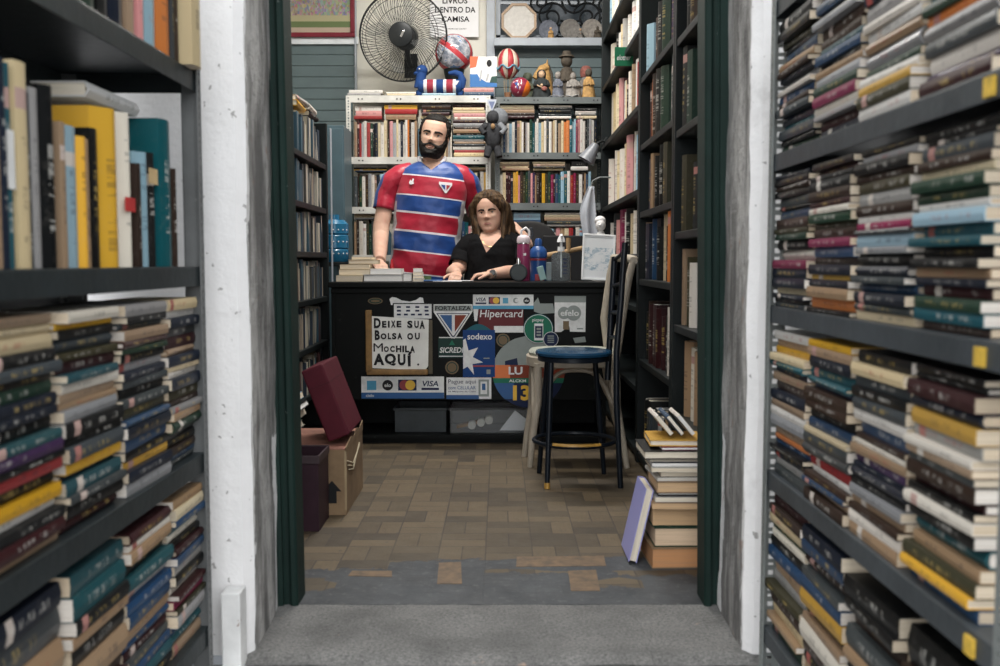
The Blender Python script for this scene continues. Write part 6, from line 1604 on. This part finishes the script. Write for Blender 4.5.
obj('leg', MB().tube([L(420, 91), L(419, 95.3)], [.024, .02], 10), NAVY_, t, smooth=60); obj('leg', MB().tube([L(460.5, 91), L(460.5, 95.3)], [.024, .02], 10), NAVY_, t, smooth=60)
obj('shield_patch', MB().prism([(p.x, p.z) for p in (L(453.5, 82), L(459.5, 82), L(456.7, 86.5))], -r-.004, -r), TWH, t)
# clear ball with red sectors
c = P(454, 53.5, 6.52)
bm2 = NT('toy_ball_print'); pc = bm2.coord('Object'); sp = bm2.n('SeparateXYZ', _0=pc)
st_ = bm2.math('LESS_THAN', bm2.math('ABSOLUTE', bm2.math('ADD', sp.outputs['Z'], bm2.math('MULTIPLY', sp.outputs['X'], .8))), .022)
rimm = bm2.math('GREATER_THAN', bm2.math('ADD', bm2.math('POWER', sp.outputs['X'], 2.), bm2.math('POWER', sp.outputs['Z'], 2.)), .0118)
nz = bm2.noise(22, 4, .6, pc)
c0 = bm2.mix(bm2.ramp(nz, .4, .62), (.55,.55,.58), (.13,.15,.19))
c0 = bm2.mix(bm2.math('LESS_THAN', nz, .40), c0, (.12,.22,.42))
bm2.bsdf(Base_Color=bm2.mix(bm2.math('MAXIMUM', st_, rimm), c0, (.42,.05,.06)), Roughness=.15)
t = thing('beach_ball', 'shiny ball with red bands resting behind the striped toy', 'ball', c)
rb = 18.7*6.52/FPX
obj('ball', MB().ball((0, 0, 0), rb, 32, 20), bm2.mat, t, smooth=80)
obj('valve', MB().lathe([(.001, 0), (.008, 0), (.007, .004), (.001, .004)], 12, M=Matrix.Translation((0, 0, rb-.001))), TWH, t)
z_ = at(454, 95.5, BY).z
obj('ring_stand', MB().lathe([(.035, 0), (.045, 0), (.042, .012), (.05, .10), (.072, c.z-rb-z_+.035 if c.z-rb-z_ > .05 else .11), (.066, c.z-rb-z_+.035 if c.z-rb-z_ > .05 else .11), (.044, .10)], 24, M=Matrix.Translation((0, 0, z_-c.z))), CASE, t, smooth=40)
# colourful picture block
a, b = P(470, 87, 6.40), P(497, 56.5, 6.40)
t = thing('painted_block', 'bright blue, orange and white painted block leaning on the back shelf', 'painted board', ((a.x+b.x)/2, 6.40, a.z))
w, h = (b.x-a.x)/2, b.z-a.z
obj('board', MB().bb(-w, w, 0, .018, 0, h), plain('board_white', (.62,.63,.62), .5, var=.05), t, bevel=.002)
obj('blue_ground', MB().prism([(-w, 0), (w, 0), (w, h*.12), (w*.2, h*.16), (-w*.3, h*.30), (-w*.45, h*.42), (-w, h*.42)], -.002, .0), plain('board_blue', (.02,.13,.36), .5), t)
obj('orange_corner', MB().prism([(-w, h*.62), (-w*.55, h*.66), (-w*.38, h), (-w, h)], -.002, 0), plain('board_orange', (.60,.10,.03), .5), t)
obj('dark_spot', MB().prism([(w*.42+.016*math.cos(a_), h*.78+.022*math.sin(a_)) for a_ in [i*2*PI/16 for i in range(16)]], -.003, 0), BLACK, t)
obj('dark_corner', MB().prism([(w*.45, h*.14), (w, h*.14), (w, h*.36), (w*.6, h*.34)], -.003, 0), plain('board_green', (.03,.07,.06), .5), t)
for q in (((-.3, .2), (-.2, .55), (-.1, .55), (-.2, .2)), ((.15, .2), (.3, .45), (.42, .42), (.27, .2))): obj('grey_stroke', MB().prism([(x*w, z*h) for x, z in q], -.003, 0), plain('board_grey', (.33,.34,.35), .5), t)
# red and white hot air balloon ornament
c = P(508, 64, 6.42); k_ = 6.42/FPX
t = thing('balloon_ornament', 'red and cream striped hot air balloon ornament on the back shelf', 'ornament', c)
rx, rz2 = 11.2*k_, 14.8*k_
CRM = plain('balloon_cream', (.52,.45,.36), .55); BRD = plain('balloon_red', (.34,.022,.03), .5)
for i in range(12):
    mb = MB(); a0, a1 = i*2*PI/12, (i+1)*2*PI/12; rows = []
    for j in range(13):
        f = j/12; ph_ = -PI/2*.86+(PI*.93)*f; rr_ = rx*math.cos(ph_)*(1 if ph_ > 0 else .92+.08*math.cos(ph_)); z2 = rz2*math.sin(ph_)
        rows.append([(rr_*math.cos(a0+(a1-a0)*q/4), rr_*math.sin(a0+(a1-a0)*q/4), z2) for q in range(5)])
    mb.add([p for r_ in rows for p in r_], [(j*5+q, j*5+q+1, j*5+6+q, j*5+5+q) for j in range(12) for q in range(4)])
    obj('gore', mb, BRD if i % 2 else CRM, t, smooth=70, solid=.002)
obj('blue_swag', MB().tube([(rx*1.0*math.cos(a_), rx*1.0*math.sin(a_), -.3*rz2+.012*math.cos(a_*6)) for a_ in [i*2*PI/48 for i in range(48)]], .006, 6, closed=True), plain('balloon_blue', (.10,.24,.33), .6), t, smooth=60)
zb2 = at(508, 97, BY).z-c.z
obj('basket', MB().lathe([(.001, zb2+.005), (.02, zb2+.005), (.026, zb2+.05), (.022, zb2+.05), (.018, zb2+.012), (.001, zb2+.012)], 18), plain('basket_brown', (.20,.09,.04), .7), t, smooth=40)
for i in range(6):
    a_ = i*PI/3; obj('rope', MB().tube([(.023*math.cos(a_), .023*math.sin(a_), zb2+.05), (rx*.35*math.cos(a_), rx*.35*math.sin(a_), -rz2*.93)], .002, 5), plain('rope_tan', (.3,.2,.1), .8), t)
# club ball
c = at(520.5, 88, 6.33); rb = 10*6.33/FPX; c.z = at(520, 97, BY).z+rb+.001
bb_ = NT('club_ball_print'); pc = bb_.coord('Object'); sp = bb_.n('SeparateXYZ', _0=pc)
orange = bb_.math('GREATER_THAN', bb_.math('ADD', sp.outputs['X'], bb_.math('MULTIPLY', sp.outputs['Z'], -.35)), .028)
bb_.bsdf(Base_Color=bb_.mix(orange, (.22,.02,.045), (.68,.16,.02)), Roughness=.3)
t = thing('club_ball', 'small red and orange ball with a club shield in front of the balloon ornament', 'ball', c)
obj('ball', MB().ball((0, 0, 0), rb, 28, 18), bb_.mat, t, smooth=80)
def dome(pts, lift, mat, nm):
    q = [Vector((x*rb, -math.sqrt(max(.01, 1-x*x-z*z))*rb, z*rb))*(1+lift) for x, z in pts]; cc = sum(q, Vector())/len(q); cc = cc.normalized()*rb*(1+lift)
    obj(nm, MB().add(q+[cc], [(i, (i+1) % len(q), len(q)) for i in range(len(q))]), mat, t, solid=.0006)
dome([(-.72, .45), (-.35, .6), (.1, .66), (.12, .3), (-.05, -.2), (-.25, -.6), (-.5, -.1)], .02, TWH, 'shield'); dome([(-.6, .32), (-.27, .42), (-.25, -.3)], .05, plain('ball_blue', (.02,.08,.26), .5), 'shield_blue'); dome([(-.17, .44), (.02, .45), (-.16, -.2)], .05, plain('ball_shield_red', (.30,.03,.05), .5), 'shield_red')
# figurines
ZG = at(560, 97, BY).z+.0005
def figurine(name, label, u, hpx, wpx, Y, robe, headc, extra=None, lean=0.):
    c = at(u, 97, Y); k = Y/FPX; h, w = hpx*k, wpx*k/2
    t = thing(name, label, 'figurine', (c.x, Y, ZG))
    def rg(z, a, b, dx=0, wob=.12): return [((a*(1+wob*math.sin(5*q_+z*60)))*math.cos(q_)+dx, b*(1+wob*math.sin(4*q_+z*40))*math.sin(q_), z) for q_ in [i*2*PI/28 for i in range(28)]]
    obj('robe', MB().loft([rg(0, w, w*.8), rg(h*.06, w*1.02, w*.8), rg(h*.25, w*.86, w*.7), rg(h*.42, w*.74, w*.6, lean*.3), rg(h*.58, w*.66, w*.5, lean*.6), rg(h*.68, w*.46, w*.4, lean*.8), rg(h*.72, w*.24, w*.24, lean)]), robe, t, smooth=70)
    obj('head', MB().ball((lean, -.004, h*.83), (h*.115, h*.115, h*.14), 18, 12), headc, t, smooth=70)
    for s in (-1, 1): obj('arm', MB().tube([(s*w*.55, -.0, h*.60), (s*w*.72, -w*.35, h*.44), (s*w*.2, -w*.75, h*.42)], [w*.2, w*.19, w*.13], 10), robe, t, smooth=60)
    obj('hands', MB().ball((0, -w*.78, h*.42), w*.14, 10, 8), headc, t, smooth=60)
    if extra: extra(t, h, w, headc)
    return t
def st_mat(n, c): return plain(n, c, .75, var=.4, scale=50, bump=.3, bscale=90)
STONE = st_mat('statue_stone', (.15,.14,.13)); STONE2 = st_mat('statue_pale', (.23,.21,.19)); DARKR = st_mat('statue_dark_robe', (.022,.026,.027)); FACE = st_mat('statue_face', (.45,.30,.19)); REDB = st_mat('statue_reddish', (.22,.075,.06)); BRNZ = st_mat('statue_bronze', (.075,.062,.048)); OLV = st_mat('statue_olive', (.075,.085,.06)); YEL = st_mat('statue_ochre', (.38,.22,.075)); SLAT = st_mat('statue_slate', (.11,.12,.15))
def hood(mat):
    def f(t, h, w, hc):
        obj('hood', MB().loft([[(h*.155*s_*math.cos(a_), h*.14*s_*math.sin(a_)+.012, z) for a_ in [i*2*PI/20 for i in range(20)]] for s_, z in ((.9, h*.70), (1.05, h*.80), (1.0, h*.92), (.6, h*1.0), (.1, h*1.02))]), mat, t, smooth=70)
    return f
def hat(mat):
    def f(t, h, w, hc): obj('hat', MB().lathe([(.001, h*.90), (h*.16, h*.90), (h*.15, h*.93), (h*.10, h*.95), (h*.08, h*1.02), (.001, h*1.03)], 20), mat, t, smooth=40)
    return f
def strum(t, h, w, hc):
    hood(DARKR)(t, h, w, hc)
    obj('instrument', MB().ball((w*.25, -w*.85, h*.30), (w*.32, w*.12, w*.24), 14, 8), REDB, t, smooth=60); obj('instrument_neck', MB().tube([(w*.2, -w*.88, h*.3), (-w*.5, -w*.8, h*.42)], w*.07, 8), FACE, t)
figurine('figurine', 'dark robed figurine holding a small instrument, nearest the club ball', 541.5, 28, 19, 6.345, DARKR, FACE, strum)
figurine('figurine', 'small olive hooded figurine behind the club ball', 527.5, 29, 15, 6.50, OLV, OLV, hood(OLV))
figurine('figurine', 'grey-blue robed pale headed figurine beside the dark robed one', 557.8, 27, 12, 6.345, SLAT, STONE2, None)
figurine('figurine', 'tall bronze figurine in a broad hat behind the others', 566.5, 49, 21, 6.52, BRNZ, BRNZ, hat(BRNZ))
figurine('figurine', 'seated pale stone figurine at the middle of the grey shelf', 573, 26, 16.5, 6.345, STONE2, STONE2, None)
figurine('figurine', 'reddish faced figurine between the stone ones', 586, 36, 16, 6.52, STONE, REDB, hood(REDB))
figurine('figurine', 'ochre brown figurine at the end of the group', 588.5, 30, 13, 6.345, YEL, BRNZ, None)
# carved horse head
c = at(543.5, 97, 6.5); k_ = 6.5/FPX
t = thing('horse_ornament', 'ochre carved horse head standing behind the dark robed figurine', 'ornament', (c.x, 6.52, ZG))
def hz_(v): return (97-v)*k_
obj('neck', MB().tube([(.02, 0, 0), (.025, 0, hz_(85)), (.01, 0, hz_(73)), (.012, 0, hz_(63))], [.045, .042, .040, .026], 16), YEL, t, smooth=60)
obj('head', MB().tube([(.022, 0, hz_(62)), (-.01, -.02, hz_(65)), (-.045, -.035, hz_(71)), (-.06, -.04, hz_(74))], [.026, .030, .022, .015], 14), YEL, t, smooth=60)
for s in (-1, 1): obj('ear', MB().tube([(.022, s*.014, hz_(60.5)), (.026, s*.016, hz_(55))], [.010, .002], 8), YEL, t, smooth=60)
obj('mane', MB().tube([(.030, .0, hz_(60)), (.048, .008, hz_(68)), (.062, .01, hz_(80))], [.010, .014, .010], 8), BRNZ, t, smooth=60)
obj('base', MB().lathe([(.001, 0), (.06, 0), (.058, .012), (.001, .012)], 24), BRNZ, t)
# pale paper scraps on the shelf edge
for i, (u, w, lb) in enumerate(((556, .10, 'long pale paper strip on the grey shelf edge'), (572, .08, 'curled silver paper on the grey shelf edge'))):
    o = obj('paper_strip', MB().add([(x*w-w/2, -.02+.01*math.sin(x*5+i), .012*abs(math.sin(x*4+i))+.0) for x in [q/10 for q in range(11)]]+[(x*w-w/2, .01, .012*abs(math.sin(x*4+i))) for x in [q/10 for q in range(11)]], [(q, q+1, q+12, q+11) for q in range(10)]), PAPER, solid=.001); o.location = (at(u, 97, 6.29).x, 6.30, ZG+.001); tag(o, lb, 'paper')
# octagonal plate and round plates on the ledge under the window
LZ = at(520, 37.5, PY-.11).z+.0005
c = at(519, 15.5, BACK-.09); R8 = 18.6*6.69/FPX
t = thing('octagonal_picture', 'octagonal wood framed pale plaque leaning on the window ledge', 'plaque', (c.x, BACK-.075, LZ+R8*.93), rot=(-.06, 0, 0))
oc8 = lambda r_: [(r_*math.cos(PI/8+i*PI/4), r_*math.sin(PI/8+i*PI/4)) for i in range(8)]
fr8 = MB(); a, b = oc8(R8), oc8(R8*.86)
fr8.loft([[(x, -.012, z) for x, z in a], [(x, .010, z) for x, z in a], [(x, .010, z) for x, z in b], [(x, -.012, z) for x, z in b]], closed=True)
obj('frame', fr8, plain('plaque_wood', (.30,.20,.12), .5), t)
obj('plaque', MB().prism(oc8(R8*.87), -.004, .006), plain('plaque_pale', (.50,.48,.45), .6, var=.12, scale=40), t)
for u, v, rp2, lb, mt in ((548.5, 16, 9, 'grey round plate beside the octagonal plaque', SLAT), (570, 18, 9.5, 'dull silver round plate at the middle of the window ledge', STONE), (592, 17, 9.5, 'patterned grey plate at the far end of the ledge', STONE2)):
    c = at(u, v, BACK-.06); r = rp2*6.7/FPX*1.05
    t = thing('display_plate', lb, 'plate', (c.x, BACK-.05, LZ+r+.001), rot=(-.05, 0, 0)); Q = Matrix.Rotation(PI/2, 4, 'X')
    obj('rim', MB().lathe([(r*.66, .0), (r, .010), (r, .014), (r*.64, .004)], 36, M=Q), mt, t, smooth=40); obj('centre', MB().lathe([(.001, -.002), (r*.67, 0), (r*.67, .004), (.001, .003)], 36, M=Q), BRNZ if rp2 < 9.2 else SLAT, t, smooth=40)
figurine_z = ZG; ZG = LZ
figurine('figurine', 'tiny tan figurine on the window ledge beside the octagonal plaque', 550.5, 11, 6, BACK-.10, YEL, FACE, None)
figurine('figurine', 'tiny pale jug-shaped figurine in the middle of the window ledge', 580, 10, 6, BACK-.10, STONE, FACE, None)
figurine('figurine', 'little brown figurine toward the far end of the window ledge', 597, 12, 8, BACK-.10, BRNZ, BRNZ, None)
# green sign on the bookcase
c = at(624, 56.5, 5.12)
k_ = 5.12/FPX
t = thing('green_sign', 'small green square sign with white script on the pale bookcase', 'sign', c, rz=.0)
obj('board', MB().bb(-9.2*k_, 9.2*k_, 0, .006, -9.2*k_, 9.2*k_), plain('sign_green', (.015,.155,.075), .5, var=.04), t, bevel=.002)
fit_text('lettering', 'elother', PAPER, t, 617, 631, 54.8, 60.2, 5.1185, .01, .2)
obj('bracket', MB().tube([(8*k_, .003, 0), (.64+.01-c.x if .64-c.x > 0 else .02, .06, 0)], .005, 6), GSTEEL, t)
# grey paper bag and cloth hung at the corner, white bust, things on the pale bookcase
c = at(590, 212, 5.75); k_ = 5.75/FPX
t = thing('hanging_cloth', 'pale grey cloth hanging by the back corner over the counter', 'cloth', (at(591, 186, 5.75).x, 5.75, at(591, 186, 5.75).z))
mb = MB(); rows = []
for j in range(15):
    f = j/14; row = []
    for q in range(17):
        g = q/16; wl, wr_ = (-2-9*math.sin(min(1, f*1.7)*PI*.5)*(1 if f < .55 else 1-(f-.55)*.9))*k_, (3+4*f)*k_
        x = wl+(wr_-wl)*g; row.append((x, .012*math.sin(g*9+f*2)*(.3+f), -f*50*k_))
    rows.append(row)
mb.add([p for r_ in rows for p in r_], [(j*17+q, j*17+q+1, (j+1)*17+q+1, (j+1)*17+q) for j in range(14) for q in range(16)])
obj('cloth', mb, plain('cloth_pale_grey', (.36,.38,.42), .85), t, smooth=70, solid=.002)
obj('peg', MB().tube([(0, 0, -.005), (.01, .0, .03), (.05, 0, .05), (.64-at(591, 186, 5.75).x+.01, 0, .05)], .005, 8), GSTEEL, t, smooth=60)
c = at(575+7, 157, 6.1)
t = thing('clip_lamp', 'grey metal clip lamp shade jutting out at the end of the grey bookshelf', 'lamp', at(592, 151, 6.02), rot=(0, .55, 0))
obj('shade', MB().lathe([(.016, .05), (.024, .045), (.056, -.07), (.052, -.07), (.015, .04)], 28), plain('lamp_grey', (.17,.18,.20), .4), t, smooth=40)
obj('arm', MB().tube([(0, 0, .05), (.02, .0, .085), (.06, .05, .10)], .008, 8), FANB, t, smooth=60); obj('clip', MB().box((.05, .055, .10), (.04, .03, .05)), FANB, t, bevel=.003)
c = at(602, 237, 5.2)
t = thing('white_bust', 'small white plaster bust behind the framed drawing', 'bust', (c.x, 5.26, TOPZ_)); k_ = 5.26/FPX; PLAS = plain('plaster_bust', (.66,.65,.64), .6, var=.05)
zc_ = lambda v: at(602, v, 5.26).z-TOPZ_
obj('pedestal', MB().lathe([(.001, 0), (.045, 0), (.042, .02), (.028, .04), (.026, zc_(243)), (.05, zc_(240)), (.001, zc_(239))], 24), PLAS, t, smooth=50)
obj('torso', MB().lathe([(.001, zc_(241)), (.042, zc_(240)), (.045, zc_(237.5)), (.02, zc_(233.5)), (.015, zc_(231)), (.001, zc_(231))], 24), PLAS, t, smooth=60)
obj('head', MB().ball((-.002, -.006, zc_(225)), (5.0*k_, 5.4*k_, 6.2*k_), 20, 14), PLAS, t, smooth=60)
obj('hair', MB().ball((-.004, .004, zc_(220.5)), (5.6*k_, 5.6*k_, 4.6*k_), 20, 12), PLAS, t, smooth=60); obj('nose', MB().tube([(-.006, -.032, zc_(224)), (-.01, -.042, zc_(226))], [.004, .006], 8), PLAS, t, smooth=60)
